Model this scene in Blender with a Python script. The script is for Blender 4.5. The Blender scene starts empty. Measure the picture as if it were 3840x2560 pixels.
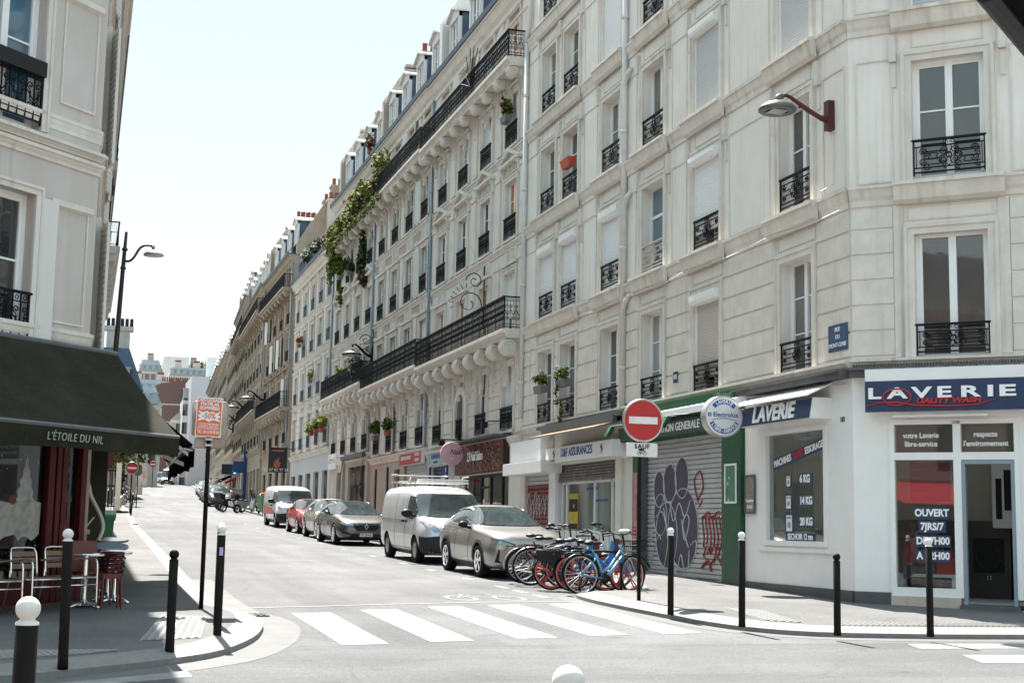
import bpy, bmesh, math, random
from mathutils import Vector, Matrix, geometry
from mathutils.bvhtree import BVHTree
R = math.radians; PI = math.pi
sc = bpy.context.scene
col = sc.collection
rnd = random.Random(7)

# ---------------------------------------------------------------- camera, sky, sun, exposure
def make_camera():
    yaw, pitch, roll = R(16.72), R(7.5), R(1.05)
    f = Vector((math.sin(yaw)*math.cos(pitch), math.cos(yaw)*math.cos(pitch), math.sin(pitch)))
    r = Vector((math.cos(yaw), -math.sin(yaw), 0)); u = r.cross(f)
    r2 = r*math.cos(roll)+u*math.sin(roll); u2 = u*math.cos(roll)-r*math.sin(roll)
    cd = bpy.data.cameras.new('camera'); co = bpy.data.objects.new('camera', cd); col.objects.link(co)
    M = Matrix((r2, u2, -f)).transposed().to_4x4(); M.translation = (0, 0, 1.70); co.matrix_world = M
    cd.sensor_width = 36; cd.lens = 36*5300/3840; cd.clip_start = .05; cd.clip_end = 3000
    sc.camera = co
make_camera()
SUN_EL, SUN_AZ = R(55), R(-3.0)
w = bpy.data.worlds.new("World"); sc.world = w; w.use_nodes = True
nt = w.node_tree; nt.nodes.clear()
sky = nt.nodes.new('ShaderNodeTexSky'); sky.sky_type = 'NISHITA'; sky.sun_disc = False
sky.sun_elevation = SUN_EL; sky.sun_rotation = SUN_AZ
sky.air_density = 1.0; sky.dust_density = 1.4; sky.ozone_density = 1.0; sky.altitude = 50
bg = nt.nodes.new('ShaderNodeBackground'); bg.inputs[1].default_value = .15
wo = nt.nodes.new('ShaderNodeOutputWorld')
vm = nt.nodes.new('ShaderNodeVectorMath'); vm.operation = 'MINIMUM'      # added cap on sky brightness, flattens the glare round the sun
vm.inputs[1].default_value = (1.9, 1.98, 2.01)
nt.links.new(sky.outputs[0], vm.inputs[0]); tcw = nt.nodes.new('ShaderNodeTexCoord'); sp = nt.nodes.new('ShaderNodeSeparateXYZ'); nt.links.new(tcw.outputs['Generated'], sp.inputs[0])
cr = nt.nodes.new('ShaderNodeValToRGB'); cr.color_ramp.interpolation = 'B_SPLINE'               # added fill: sky dimmed low down, boosted overhead to light the shaded facades
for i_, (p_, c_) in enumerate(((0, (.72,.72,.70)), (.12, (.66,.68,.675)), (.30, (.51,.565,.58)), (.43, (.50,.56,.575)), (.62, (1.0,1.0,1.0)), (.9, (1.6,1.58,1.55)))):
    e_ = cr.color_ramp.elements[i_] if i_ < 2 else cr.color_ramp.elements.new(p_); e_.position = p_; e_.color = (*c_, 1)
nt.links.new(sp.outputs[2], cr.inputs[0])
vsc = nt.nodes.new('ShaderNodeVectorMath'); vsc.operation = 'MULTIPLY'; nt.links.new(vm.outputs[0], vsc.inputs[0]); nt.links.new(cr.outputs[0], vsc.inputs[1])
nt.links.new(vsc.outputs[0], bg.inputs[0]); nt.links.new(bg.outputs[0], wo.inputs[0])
sl = bpy.data.lights.new('sun', 'SUN'); sl.energy = 3.0; sl.angle = R(.55); sl.color = (1, .965, .92)
so = bpy.data.objects.new('sun', sl); col.objects.link(so)
sd = Vector((math.sin(SUN_AZ)*math.cos(SUN_EL), math.cos(SUN_AZ)*math.cos(SUN_EL), math.sin(SUN_EL)))
so.rotation_euler = sd.to_track_quat('Z', 'Y').to_euler(); so.location = (0, 0, 60)
vs = sc.view_settings; vs.view_transform = 'Standard'; vs.look = 'None'; vs.gamma = 1; vs.exposure = 2.55
sc.cycles.max_bounces = 8; sc.cycles.transparent_max_bounces = 12
sc.cycles.use_denoising = True; sc.cycles.sample_clamp_indirect = 8

# ---------------------------------------------------------------- street geometry (metres; camera stands at 0,0)
XR, XL = 12.3, -.02
def g(y): return .022*y if y < 66 else 1.452+.034*(y-66)+1.2e-5*(y-66)**2
def bend(y): return 0 if y < 108 else .05*(y-108)

# ---------------------------------------------------------------- materials
def mat(name, c, rough=.7, metal=0., n=None, bump=None, spec=.5, streak=None, alpha=None, coat=0, emit=None, spots=None, ior=None, streak2=None):
    """n=(scale, amount): mottled colour; bump=(scale, strength); streak=(amount): vertical rain streaks"""
    m = bpy.data.materials.new(name); m.use_nodes = True
    T = m.node_tree; b = T.nodes['Principled BSDF']; N = T.nodes.new; Lk = T.links.new
    b.inputs['Base Color'].default_value = (*c, 1); b.inputs['Roughness'].default_value = rough
    b.inputs['Metallic'].default_value = metal; b.inputs['Specular IOR Level'].default_value = spec
    if ior: b.inputs['IOR'].default_value = ior
    if coat: b.inputs['Coat Weight'].default_value = coat; b.inputs['Coat Roughness'].default_value = .03
    if emit: b.inputs['Emission Color'].default_value = (*emit[:3], 1); b.inputs['Emission Strength'].default_value = emit[3]
    if n or bump or streak or spots:
        tc = N('ShaderNodeTexCoord')
        geo = N('ShaderNodeNewGeometry')
        pos = tc.outputs['Object']
    last = None
    def mixc(fac_out, c2, lastc):
        mx = N('ShaderNodeMix'); mx.data_type = 'RGBA'
        Lk(fac_out, mx.inputs[0])
        if lastc is None: mx.inputs[6].default_value = (*c, 1)
        else: Lk(lastc, mx.inputs[6])
        mx.inputs[7].default_value = (*c2, 1)
        return mx.outputs[2]
    def ramp(o, a, z):
        r = N('ShaderNodeMapRange'); r.inputs[1].default_value = a; r.inputs[2].default_value = z
        Lk(o, r.inputs[0]); return r.outputs[0]
    if n:
        t = N('ShaderNodeTexNoise'); t.inputs['Scale'].default_value = n[0]; t.inputs['Detail'].default_value = 6
        t.inputs['Roughness'].default_value = .65; Lk(pos, t.inputs['Vector'])
        k = 1-n[1]; last = mixc(ramp(t.outputs[0], .35, .7), (c[0]*k, c[1]*k*.985, c[2]*k*.96), last)
    if streak:
        mp = N('ShaderNodeMapping'); mp.inputs['Scale'].default_value = (2.2, 2.2, .12); Lk(pos, mp.inputs[0])
        t = N('ShaderNodeTexNoise'); t.inputs['Scale'].default_value = 1.6; t.inputs['Detail'].default_value = 5
        Lk(mp.outputs[0], t.inputs['Vector'])
        k = 1-streak; last = mixc(ramp(t.outputs[0], .5, .8), (c[0]*k, c[1]*k*.98, c[2]*k*.95), last)
    if streak2:                                                   # narrow run-off stains
        mp = N('ShaderNodeMapping'); mp.inputs['Scale'].default_value = (5, 5, .22); Lk(pos, mp.inputs[0])
        t = N('ShaderNodeTexNoise'); t.inputs['Scale'].default_value = 1.3; t.inputs['Detail'].default_value = 6; Lk(mp.outputs[0], t.inputs['Vector'])
        t2 = N('ShaderNodeTexNoise'); t2.inputs['Scale'].default_value = .55; t2.inputs['Detail'].default_value = 4; Lk(pos, t2.inputs['Vector'])
        mm = N('ShaderNodeMath'); mm.operation = 'MULTIPLY'; Lk(ramp(t.outputs[0], .52, .72), mm.inputs[0]); Lk(ramp(t2.outputs[0], .42, .62), mm.inputs[1])
        k = 1-streak2; last = mixc(mm.outputs[0], (c[0]*k, c[1]*k*.97, c[2]*k*.92), last)
    if spots:
        t = N('ShaderNodeTexNoise'); t.inputs['Scale'].default_value = spots[0]; t.inputs['Detail'].default_value = 2
        Lk(pos, t.inputs['Vector']); last = mixc(ramp(t.outputs[0], spots[1], spots[1]+.06), spots[2], last)
    if last is not None: Lk(last, b.inputs['Base Color'])
    if bump:
        t = N('ShaderNodeTexNoise'); t.inputs['Scale'].default_value = bump[0]; t.inputs['Detail'].default_value = 4
        Lk(pos, t.inputs['Vector'])
        bp = N('ShaderNodeBump'); bp.inputs['Strength'].default_value = bump[1]; bp.inputs['Distance'].default_value = .02
        Lk(t.outputs[0], bp.inputs['Height']); Lk(bp.outputs[0], b.inputs['Normal'])
    return m
def asphalt_mat(name, c, axis=(1.6, .10, 1)):
    """coarse chippings, patched and worn along the direction of travel, fine cracks"""
    m = bpy.data.materials.new(name); m.use_nodes = True; T = m.node_tree; b = T.nodes['Principled BSDF']; N = T.nodes.new; L = T.links.new
    b.inputs['Roughness'].default_value = .9; b.inputs['Specular IOR Level'].default_value = .25
    geo = N('ShaderNodeTexCoord'); P = geo.outputs['Object']
    def noise(sc_, det, mp=None, rgh=.6):
        t = N('ShaderNodeTexNoise'); t.inputs['Scale'].default_value = sc_; t.inputs['Detail'].default_value = det; t.inputs['Roughness'].default_value = rgh
        if mp: q = N('ShaderNodeMapping'); q.inputs['Scale'].default_value = mp; L(P, q.inputs[0]); L(q.outputs[0], t.inputs['Vector'])
        else: L(P, t.inputs['Vector'])
        return t.outputs[0]
    def rng(o, a, z, lo, hi):
        r = N('ShaderNodeMapRange'); r.inputs[1].default_value = a; r.inputs[2].default_value = z; r.inputs[3].default_value = lo; r.inputs[4].default_value = hi; L(o, r.inputs[0]); return r.outputs[0]
    def mul(a, z):
        x = N('ShaderNodeMath'); x.operation = 'MULTIPLY'; L(a, x.inputs[0]); L(z, x.inputs[1]); return x.outputs[0]
    v = mul(rng(noise(70, 3), .3, .7, .62, 1.4), rng(noise(22, 3), .3, .7, .86, 1.14))
    v = mul(v, rng(noise(.45, 5), .3, .7, .80, 1.17)); v = mul(v, rng(noise(.8, 4, axis), .35, .7, .84, 1.12))
    br = N('ShaderNodeTexVoronoi'); br.feature = 'F1'; br.inputs['Scale'].default_value = .16; L(P, br.inputs['Vector']); v = mul(v, rng(br.outputs['Color'], 0, 1, .93, 1.06))
    vo = N('ShaderNodeTexVoronoi'); vo.feature = 'DISTANCE_TO_EDGE'; vo.inputs['Scale'].default_value = .42
    q = N('ShaderNodeMixRGB'); q.blend_type = 'ADD'; q.inputs[0].default_value = .35; L(P, q.inputs[1]); n3 = N('ShaderNodeTexNoise'); n3.inputs['Scale'].default_value = 1.5; n3.inputs['Detail'].default_value = 5; L(P, n3.inputs['Vector']); L(n3.outputs['Color'], q.inputs[2]); L(q.outputs[0], vo.inputs['Vector'])
    v = mul(v, rng(vo.outputs['Distance'], .0, .008, .82, 1.0)); v = mul(v, rng(noise(1.7, 2), .66, .72, 1.0, .8))
    cc = N('ShaderNodeVectorMath'); cc.operation = 'SCALE'; cc.inputs[0].default_value = c; L(v, cc.inputs['Scale']); L(cc.outputs[0], b.inputs['Base Color'])
    bp = N('ShaderNodeBump'); bp.inputs['Strength'].default_value = .7; bp.inputs['Distance'].default_value = .015; L(noise(110, 3), bp.inputs['Height']); L(bp.outputs[0], b.inputs['Normal'])
    return m
def glass_mat(name, tint=(.8, .85, .85), refl=1.0):
    """clear shop glass: see-through, mirror-like by its Fresnel"""
    m = bpy.data.materials.new(name); m.use_nodes = True; T = m.node_tree; T.nodes.clear()
    o = T.nodes.new('ShaderNodeOutputMaterial'); mx = T.nodes.new('ShaderNodeMixShader')
    fr = T.nodes.new('ShaderNodeFresnel'); geo = T.nodes.new('ShaderNodeNewGeometry'); mi = T.nodes.new('ShaderNodeMapRange'); mi.inputs[3].default_value = 1.75*refl; mi.inputs[4].default_value = 1/(1.75*refl)
    T.links.new(geo.outputs['Backfacing'], mi.inputs[0]); T.links.new(mi.outputs[0], fr.inputs[0])
    tr = T.nodes.new('ShaderNodeBsdfTransparent'); tr.inputs[0].default_value = (*tint, 1)
    gl = T.nodes.new('ShaderNodeBsdfGlossy'); gl.inputs['Roughness'].default_value = .02
    L = T.links.new
    L(fr.outputs[0], mx.inputs[0]); L(tr.outputs[0], mx.inputs[1]); L(gl.outputs[0], mx.inputs[2]); L(mx.outputs[0], o.inputs[0])
    return m
M_ = {}
def ms():
    a = M_
    a['plaster'] = mat('off_white_plaster', (.77, .725, .675), .9, n=(.9, .12), bump=(60, .10), streak=.08, streak2=.2)
    a['plaster2'] = mat('white_plaster', (.67, .645, .61), .9, n=(.9, .14), bump=(40, .10), streak=.10, streak2=.22)
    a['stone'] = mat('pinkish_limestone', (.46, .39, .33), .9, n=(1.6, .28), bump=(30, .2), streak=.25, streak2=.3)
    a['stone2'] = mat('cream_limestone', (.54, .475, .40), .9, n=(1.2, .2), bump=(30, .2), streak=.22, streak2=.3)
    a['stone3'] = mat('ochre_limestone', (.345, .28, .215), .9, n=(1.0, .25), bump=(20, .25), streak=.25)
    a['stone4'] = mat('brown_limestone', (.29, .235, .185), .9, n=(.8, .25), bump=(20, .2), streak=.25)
    a['mould'] = mat('weathered_moulding', (.69, .64, .58), .9, n=(2.5, .18), bump=(50, .12), streak=.14, streak2=.35)
    a['leftwall'] = mat('pinkish_white_plaster', (.55, .50, .465), .9, n=(.8, .14), bump=(50, .1), streak=.2, streak2=.2)
    a['white'] = mat('white_paint', (.78, .78, .77), .45, n=(3, .05))
    a['offwhite'] = mat('cream_paint', (.66, .64, .59), .5, n=(3, .1))
    a['shutter'] = mat('white_roller_slats', (.74, .75, .76), .5)
    a['shutterg'] = mat('grey_roller_slats', (.50, .50, .51), .5)
    a['shutterb'] = mat('beige_roller_slats', (.50, .45, .40), .55)
    a['volet'] = mat('pale_louvred_wood', (.62, .60, .56), .6)
    a['orange'] = mat('orange_blind', (.42, .17, .055), .8, n=(2, .2))
    a['brown'] = mat('red_brown_wood', (.09, .025, .014), .6, n=(3, .3))
    a['iron'] = mat('black_wrought_iron', (.005, .006, .008), .6, spec=.2)
    a['iron_b'] = mat('blue_grey_iron', (.05, .085, .12), .5)
    a['pane'] = mat('window_glass_dark', (.03, .033, .033), .03, ior=2.1, n=(.8, .6), bump=(1.1, .12))
    a['pane2'] = mat('curtained_window_glass', (.13, .13, .125), .03, ior=2.1, n=(1.2, .5), bump=(1.1, .12))
    a['pane4'] = mat('net_curtain_glass', (.36, .355, .34), .05, ior=1.9, n=(3, .3), streak=.4)
    a['pane3'] = mat('blue_reflecting_glass', (.07, .16, .23), .03, ior=2.1, n=(.9, .4), bump=(1.1,.1))
    a['zinc'] = mat('blue_grey_zinc', (.06, .09, .13), .55, metal=.1, n=(2, .25))
    a['zinc2'] = mat('pale_zinc', (.36, .375, .385), .6, metal=.0, n=(2, .2))
    a['slate'] = mat('dark_blue_slate', (.045, .075, .12), .55, n=(4, .3))
    a['terra'] = mat('terracotta', (.26, .055, .03), .8, n=(6, .2))
    a['brick'] = mat('brown_brick', (.15, .09, .08), .9, n=(3, .3))
    a['pipe'] = mat('painted_drainpipe', (.62, .60, .57), .5, n=(2, .15))
    a['pipeg'] = mat('blue_grey_drainpipe', (.22, .27, .31), .5)
    a['lead'] = mat('lead_sheet', (.09, .093, .096), .6, n=(3, .3))
    a['dark'] = mat('dark_interior', (.02, .02, .02), .9)
    a['asphalt'] = asphalt_mat('asphalt', (.120, .119, .118))
    a['asphalt2'] = asphalt_mat('asphalt_cross_street', (.108, .108, .107), (.1, 1.4, 1))
    a['pave'] = asphalt_mat('pavement_asphalt', (.135, .131, .125), (.6, .3, 1))
    a['granite'] = mat('granite_kerb', (.19, .184, .175), .8, n=(12, .25), bump=(60, .3))
    a['gutter'] = mat('concrete_gutter', (.115, .112, .107), .85, n=(2, .25), bump=(60, .3))
    a['line'] = mat('worn_road_paint', (.25, .25, .247), .75, n=(5, .45), bump=(90, .4), spots=(38, .62, (.17, .17, .17)))
    a['line2'] = mat('faded_road_paint', (.18, .18, .178), .8, n=(6, .3), bump=(90, .3), spots=(30, .58, (.115, .115, .113)))
    a['tactile'] = mat('tactile_paving', (.26, .255, .245), .8, n=(6, .2))
    a['post'] = mat('dark_brown_paint', (.009, .0065, .0055), .6, spec=.12, n=(9, .3), spots=(14, .735, (.18, .17, .16)))
    a['ball'] = mat('white_ball_paint', (.72, .70, .66), .5, n=(8, .2))
    a['red'] = mat('sign_red', (.42, .010, .010), .55, n=(5, .12))
    a['steel'] = mat('galvanised_steel', (.45, .45, .44), .4, metal=.6, n=(6, .2))
    a['alu'] = mat('polished_aluminium', (.75, .75, .75), .18, metal=.95)
    a['wood'] = mat('varnished_slats', (.20, .12, .07), .55, n=(8, .3))
    a['redwood'] = mat('oxblood_painted_wood', (.085, .008, .009), .5, spec=.3, n=(4, .25))
    a['plasticred'] = mat('red_plastic', (.13, .010, .009), .4, n=(6, .2))
    a['black'] = mat('black_plastic', (.008, .008, .009), .5, spec=.3)
    a['rubber'] = mat('tyre_rubber', (.010, .010, .010), .85, spec=.2)
    a['awning'] = mat('dirty_green_canvas', (.030, .029, .018), .95, n=(1.3, .5), bump=(14, .5), streak=.35, spots=(34, .62, (.036, .038, .030)), spec=.1)
    a['awnblack'] = mat('black_canvas', (.005, .005, .005), .95, n=(3, .3), spec=.1)
    a['lampred'] = mat('rust_red_paint', (.07, .011, .008), .6, n=(5, .2))
    a['lampbrown'] = mat('brown_lamp_post', (.025, .014, .013), .5, n=(5, .2))
    a['green'] = mat('glossy_green_paint', (.003, .07, .027), .45, n=(2, .25), spots=(9, .70, (.30, .42, .34)))
    a['greenband'] = mat('grey_green_fascia', (.03, .075, .055), .5, n=(1.5, .3))
    a['bluesign'] = mat('navy_sign_board', (.012, .035, .10), .4, n=(1.5, .2))
    a['blue'] = mat('royal_blue_paint', (.01, .045, .16), .5, n=(2, .2))
    a['bluelett'] = mat('blue_lettering', (.02, .07, .32), .5)
    a['redlett'] = mat('red_lettering', (.42, .012, .014), .5)
    a['lett'] = mat('white_lettering', (.82, .82, .82), .5)
    a['blk'] = mat('black_lettering', (.015, .015, .02), .6)
    a['metalshut'] = mat('galvanised_shutter_slats', (.50, .51, .52), .45, metal=.3, n=(1.6, .15))
    a['graf'] = mat('aubergine_spray_paint', (.070, .060, .088), .75, n=(4, .2))
    a['grafw'] = mat('white_spray_paint', (.50, .50, .53), .6)
    a['grafr'] = mat('red_spray_paint', (.26, .03, .03), .7, n=(6, .2))
    a['leaf'] = mat('leaf_green', (.085, .12, .022), .8, n=(2.2, .5), spec=.1)
    a['leaf2'] = mat('leaf_yellow_green', (.22, .235, .05), .8, n=(2, .4), spec=.1)
    a['leafd'] = mat('leaf_dark_green', (.03, .062, .022), .6, n=(2.2, .4))
    a['leafdry'] = mat('dry_foliage', (.13, .085, .045), .9, n=(3, .4), spec=.1)
    a['flower'] = mat('white_petals', (.8, .8, .76), .6)
    a['flowerp'] = mat('pink_petals', (.6, .12, .16), .6)
    a['bark'] = mat('bark', (.10, .075, .055), .9, n=(6, .4))
    a['pot'] = mat('grey_planter', (.14, .14, .145), .6)
    a['skin'] = mat('skin', (.45, .26, .19), .6)
    a['hair'] = mat('dark_hair', (.02, .014, .012), .6)
    a['glass'] = glass_mat('clear_shop_glass', (.82, .86, .86))
    a['glassd'] = glass_mat('tinted_shop_glass', (.60, .64, .64))
    a['carglass'] = mat('car_window_glass', (.035, .05, .052), .04, spec=.9, n=(1.5, .5))
    a['chrome'] = mat('chrome', (.75, .76, .77), .08, metal=1)
    a['lens'] = mat('headlight_lens', (.42, .44, .46), .06, metal=.5, n=(14, .6))
    a['taill'] = mat('red_lamp_lens', (.35, .02, .02), .2)
    a['amber'] = mat('amber_reflector', (.75, .22, .02), .35)
    a['plate'] = mat('plate_white', (.72, .73, .74), .4)
    a['cladding'] = mat('grey_plastic_cladding', (.026, .027, .029), .65, n=(8, .2), spec=.3)
ms()

# ---------------------------------------------------------------- mesh builder
class MB:
    def __init__(s, M=None): s.v = []; s.f = []; s.M = M or Matrix(); s.sm = False; s.mi = 0
    def at(s, M): s.M = M; return s
    def add(s, vs, fs):
        o = len(s.v); M = s.M
        s.v.extend(M @ Vector(p) for p in vs)
        s.f.extend((tuple(i+o for i in f), s.mi, s.sm) for f in fs)
    def box(s, x0, x1, y0, y1, z0, z1):
        if x0 > x1: x0, x1 = x1, x0
        if y0 > y1: y0, y1 = y1, y0
        if z0 > z1: z0, z1 = z1, z0
        s.add([(x0,y0,z0),(x1,y0,z0),(x1,y1,z0),(x0,y1,z0),(x0,y0,z1),(x1,y0,z1),(x1,y1,z1),(x0,y1,z1)],
              [(0,3,2,1),(4,5,6,7),(0,1,5,4),(1,2,6,5),(2,3,7,6),(3,0,4,7)])
    def quad(s, a, b, c, d): s.add([a,b,c,d], [(0,1,2,3)])
    def prism(s, pts, d, cap=True):
        """polygon of 3d points extruded by vector d"""
        n = len(pts); d = Vector(d); P = [Vector(p) for p in pts]
        fs = [(i,(i+1)%n,(i+1)%n+n,i+n) for i in range(n)]
        if cap: fs += [tuple(range(n-1,-1,-1)), tuple(range(n,2*n))]
        s.add(P+[p+d for p in P], fs)
    def profile(s, prof, x0, x1):
        """(y,z) outline extruded along x"""
        s.prism([(x0,y,z) for y,z in prof], (x1-x0,0,0))
    def tube(s, path, r, n=6, closed=False, cap=True):
        P = [Vector(p) for p in path]; m = len(P)
        if m < 2: return
        rs = r if isinstance(r,(list,tuple)) else [r]*m
        vs = []; up = None
        for i,p in enumerate(P):
            if closed: t = P[(i+1)%m]-P[i-1]
            else: t = P[min(i+1,m-1)]-P[max(i-1,0)]
            if t.length < 1e-9: t = Vector((0,0,1))
            t.normalize()
            if up is None: up = t.orthogonal().normalized()
            a = up-t*up.dot(t)
            if a.length < 1e-6: a = t.orthogonal()
            a.normalize(); up = a; b = t.cross(a)
            for k in range(n):
                an = 2*PI*k/n+PI/n; vs.append(p+(a*math.cos(an)+b*math.sin(an))*rs[i])
        fs = []
        for i in range(m if closed else m-1):
            j = (i+1)%m
            for k in range(n): fs.append((i*n+k, i*n+(k+1)%n, j*n+(k+1)%n, j*n+k))
        if cap and not closed: fs += [tuple(range(n-1,-1,-1)), tuple(range((m-1)*n, m*n))]
        s.add(vs, fs)
    def lathe(s, prof, c=(0,0,0), n=16, axis='z', a0=0, a1=2*PI):
        """prof [(r, h)] turned about an axis through c"""
        c = Vector(c); m = len(prof); vs = []; full = abs(a1-a0-2*PI) < 1e-6
        cnt = n if full else n+1
        for k in range(cnt):
            a = a0+(a1-a0)*k/n
            for r,h in prof:
                x,y = r*math.cos(a), r*math.sin(a)
                vs.append(c+Vector({'z':(x,y,h),'y':(x,h,y),'x':(h,x,y)}[axis]))
        fs = []
        for k in range(n):
            j = (k+1)%cnt
            for i in range(m-1): fs.append((k*m+i, j*m+i, j*m+i+1, k*m+i+1))
        s.add(vs, fs)
    def sphere(s, c, r, n=14, m=8, sc_=(1,1,1)):
        vs = []; fs = []
        for i in range(m+1):
            t = PI*i/m
            for k in range(n):
                a = 2*PI*k/n; vs.append((c[0]+r*sc_[0]*math.sin(t)*math.cos(a), c[1]+r*sc_[1]*math.sin(t)*math.sin(a), c[2]+r*sc_[2]*math.cos(t)))
        for i in range(m):
            for k in range(n): fs.append((i*n+k,(i+1)*n+k,(i+1)*n+(k+1)%n,i*n+(k+1)%n))
        s.add(vs, fs)
    def leaves(s, c, rad, n, size, rg, shell=.35, mis=(0,)):
        for _ in range(n):
            d = Vector((rg.gauss(0,1), rg.gauss(0,1), rg.gauss(0,1))).normalized()
            q = rg.uniform(shell,1)**.6
            p = Vector(c)+Vector((d.x*rad[0]*q, d.y*rad[1]*q, d.z*rad[2]*q))
            a = Vector((rg.gauss(0,1), rg.gauss(0,1), rg.gauss(0,1))).normalized()
            b = a.orthogonal().normalized(); l = size*rg.uniform(.6,1.3)
            s.mi = rg.choice(mis)
            s.add([p-b*l*.45, p+a*l*.6-b*l*.1, p+b*l*.45, p-a*l*.7], [(0,1,2,3)])
        s.mi = 0
    def mesh(s, name, mats):
        me = bpy.data.meshes.new(name)
        me.from_pydata(s.v, [], [f[0] for f in s.f])
        for m in (mats if isinstance(mats,(list,tuple)) else [mats]): me.materials.append(M_[m] if isinstance(m,str) else m)
        me.polygons.foreach_set('material_index', [f[1] for f in s.f])
        me.polygons.foreach_set('use_smooth', [f[2] for f in s.f])
        bm = bmesh.new(); bm.from_mesh(me); bmesh.ops.recalc_face_normals(bm, faces=bm.faces); bm.to_mesh(me); bm.free()
        me.update(); return me
    def build(s, name, mats, parent=None, **k):
        if not s.v: return None
        return put(name, s.mesh(name, mats), parent, **k)
def put(name, me, parent=None, loc=(0,0,0), rot=(0,0,0), label=None, cat=None, group=None, kind=None, world=False):
    """link a mesh as an object; world=True: its vertices are world coordinates, keep them while parented"""
    o = bpy.data.objects.new(name, me); col.objects.link(o)
    o.location = loc; o.rotation_euler = rot
    if parent is not None:
        o.parent = parent
        if world: o.matrix_parent_inverse = mw(parent).inverted()
    return tag(o, label, cat, group, kind)
def mw(o):
    m = Matrix.LocRotScale(o.location, o.rotation_euler, o.scale)
    return m if o.parent is None else mw(o.parent) @ o.matrix_parent_inverse @ m
def tag(o, label=None, cat=None, group=None, kind=None):
    if label: o['label'] = label
    if cat: o['category'] = cat
    if group: o['group'] = group
    if kind: o['kind'] = kind
    return o
def thing(name, label, cat, loc=(0,0,0), rz=0, group=None):
    o = bpy.data.objects.new(name, None); col.objects.link(o); o.empty_display_size = .2
    o.location = loc; o.rotation_euler = (0,0,rz)
    return tag(o, label, cat, group)
def dup(o, parent=None, **k):
    c = o.copy(); col.objects.link(c)
    if parent is not None: c.parent = parent
    for ch in list(o.children): dup(ch, c)
    for kk, v in k.items():
        if kk == 'loc': c.location = v
        elif kk == 'rz': c.rotation_euler = (0,0,v)
        else: c[kk] = v
    return c
def structure(name, mb, m): return mb.build(name, m, kind='structure')

# lettering: a font outline turned into a mesh, laid in a plane given by origin, x direction and up direction
_tc = {}
def text_mesh(txt, size, bold=0, shear=0, space=1, align='CENTER', ext=.004, sx=1):
    key = (txt, size, bold, shear, space, align, sx)
    if key in _tc: return _tc[key]
    cu = bpy.data.curves.new('lettering', 'FONT'); cu.body = txt; cu.size = size; cu.offset = bold; cu.shear = shear
    cu.space_character = space; cu.align_x = align; cu.align_y = 'CENTER'; cu.resolution_u = 3; cu.extrude = ext
    o = bpy.data.objects.new('lettering', cu); col.objects.link(o)
    bpy.context.view_layer.update()
    me = bpy.data.meshes.new_from_object(o.evaluated_get(bpy.context.evaluated_depsgraph_get()))
    bpy.data.objects.remove(o); bpy.data.curves.remove(cu)
    if sx != 1:
        for v in me.vertices: v.co.x *= sx
    _tc[key] = me; return me
def text(txt, size, m, parent, org, xd, up=(0,0,1), name='lettering', **k):
    me = text_mesh(txt, size, **k).copy(); me.materials.clear(); me.materials.append(M_[m] if isinstance(m,str) else m)
    xd = Vector(xd).normalized(); up = Vector(up); z = xd.cross(up).normalized(); y = z.cross(xd)
    me.transform(Matrix((xd, y, z)).transposed().to_4x4()); me.transform(Matrix.Translation(Vector(org)))
    me.name = name
    return put(name, me, parent, world=True)

# a facade: s runs along it, o outward, h up
class Fac:
    def __init__(s, O, d):
        s.O = Vector(O); s.d = Vector((d[0],d[1],0)).normalized(); s.n = Vector((-s.d.y, s.d.x, 0))
        s.M = Matrix((s.d, s.n, Vector((0,0,1)))).transposed().to_4x4(); s.M.translation = s.O
        s.rz = math.atan2(s.d.y, s.d.x)
    def pt(s, a, o, h): return s.M @ Vector((a,o,h))
def wall(mb, F, s0, s1, h0, h1, ops, dep=.28):
    """front skin with real openings (a,b,c,d[,depth]) and their reveals"""
    mb.at(F.M)
    S = sorted({s0,s1,*[v for o in ops for v in o[:2] if s0 < v < s1]}); H = sorted({h0,h1,*[v for o in ops for v in o[2:4] if h0 < v < h1]})
    for i in range(len(S)-1):
        for j in range(len(H)-1):
            a,b,c,d = S[i],S[i+1],H[j],H[j+1]; x,y = (a+b)/2,(c+d)/2
            if any(o[0] < x < o[1] and o[2] < y < o[3] for o in ops): continue
            mb.quad((a,0,c),(b,0,c),(b,0,d),(a,0,d))
    for o in ops:
        a,b,c,d = o[:4]; D = -(o[4] if len(o) > 4 else dep)
        mb.quad((a,0,c),(a,D,c),(a,D,d),(a,0,d)); mb.quad((b,0,c),(b,0,d),(b,D,d),(b,D,c))
        mb.quad((a,0,d),(a,D,d),(b,D,d),(b,0,d)); mb.quad((a,0,c),(b,0,c),(b,D,c),(a,D,c))
        mb.quad((a,D-.02,c),(b,D-.02,c),(b,D-.02,d),(a,D-.02,d)) if len(o) < 6 else None
# ---------------------------------------------------------------- ground
YS = [-60,-30,-10,0,8,16,24,34,44,55,66]+[66+6*i for i in range(1,60)]
def strip(mb, ys, xa, xb, dz):
    for y0,y1 in zip(ys, ys[1:]):
        mb.quad((xa(y0),y0,g(y0)+dz),(xb(y0),y0,g(y0)+dz),(xb(y1),y1,g(y1)+dz),(xa(y1),y1,g(y1)+dz))
b = MB(); strip(b, YS, lambda y:-300, lambda y:400, -.06)
b.quad((-300,426,g(426)-.06),(400,426,g(426)-.06),(400,900,60),(-300,900,60)); structure('ground', b, 'pave')
b = MB(); strip(b, [y for y in YS if y >= 16], lambda y:-14+bend(y), lambda y:26+bend(y), -.001); structure('road', b, 'asphalt')
b = MB(); b.quad((-60,-60,g(-60)-.001),(90,-60,g(-60)-.001),(90,16,g(16)-.001),(-60,16,g(16)-.001)); structure('cross_street', b, 'asphalt2')
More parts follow.
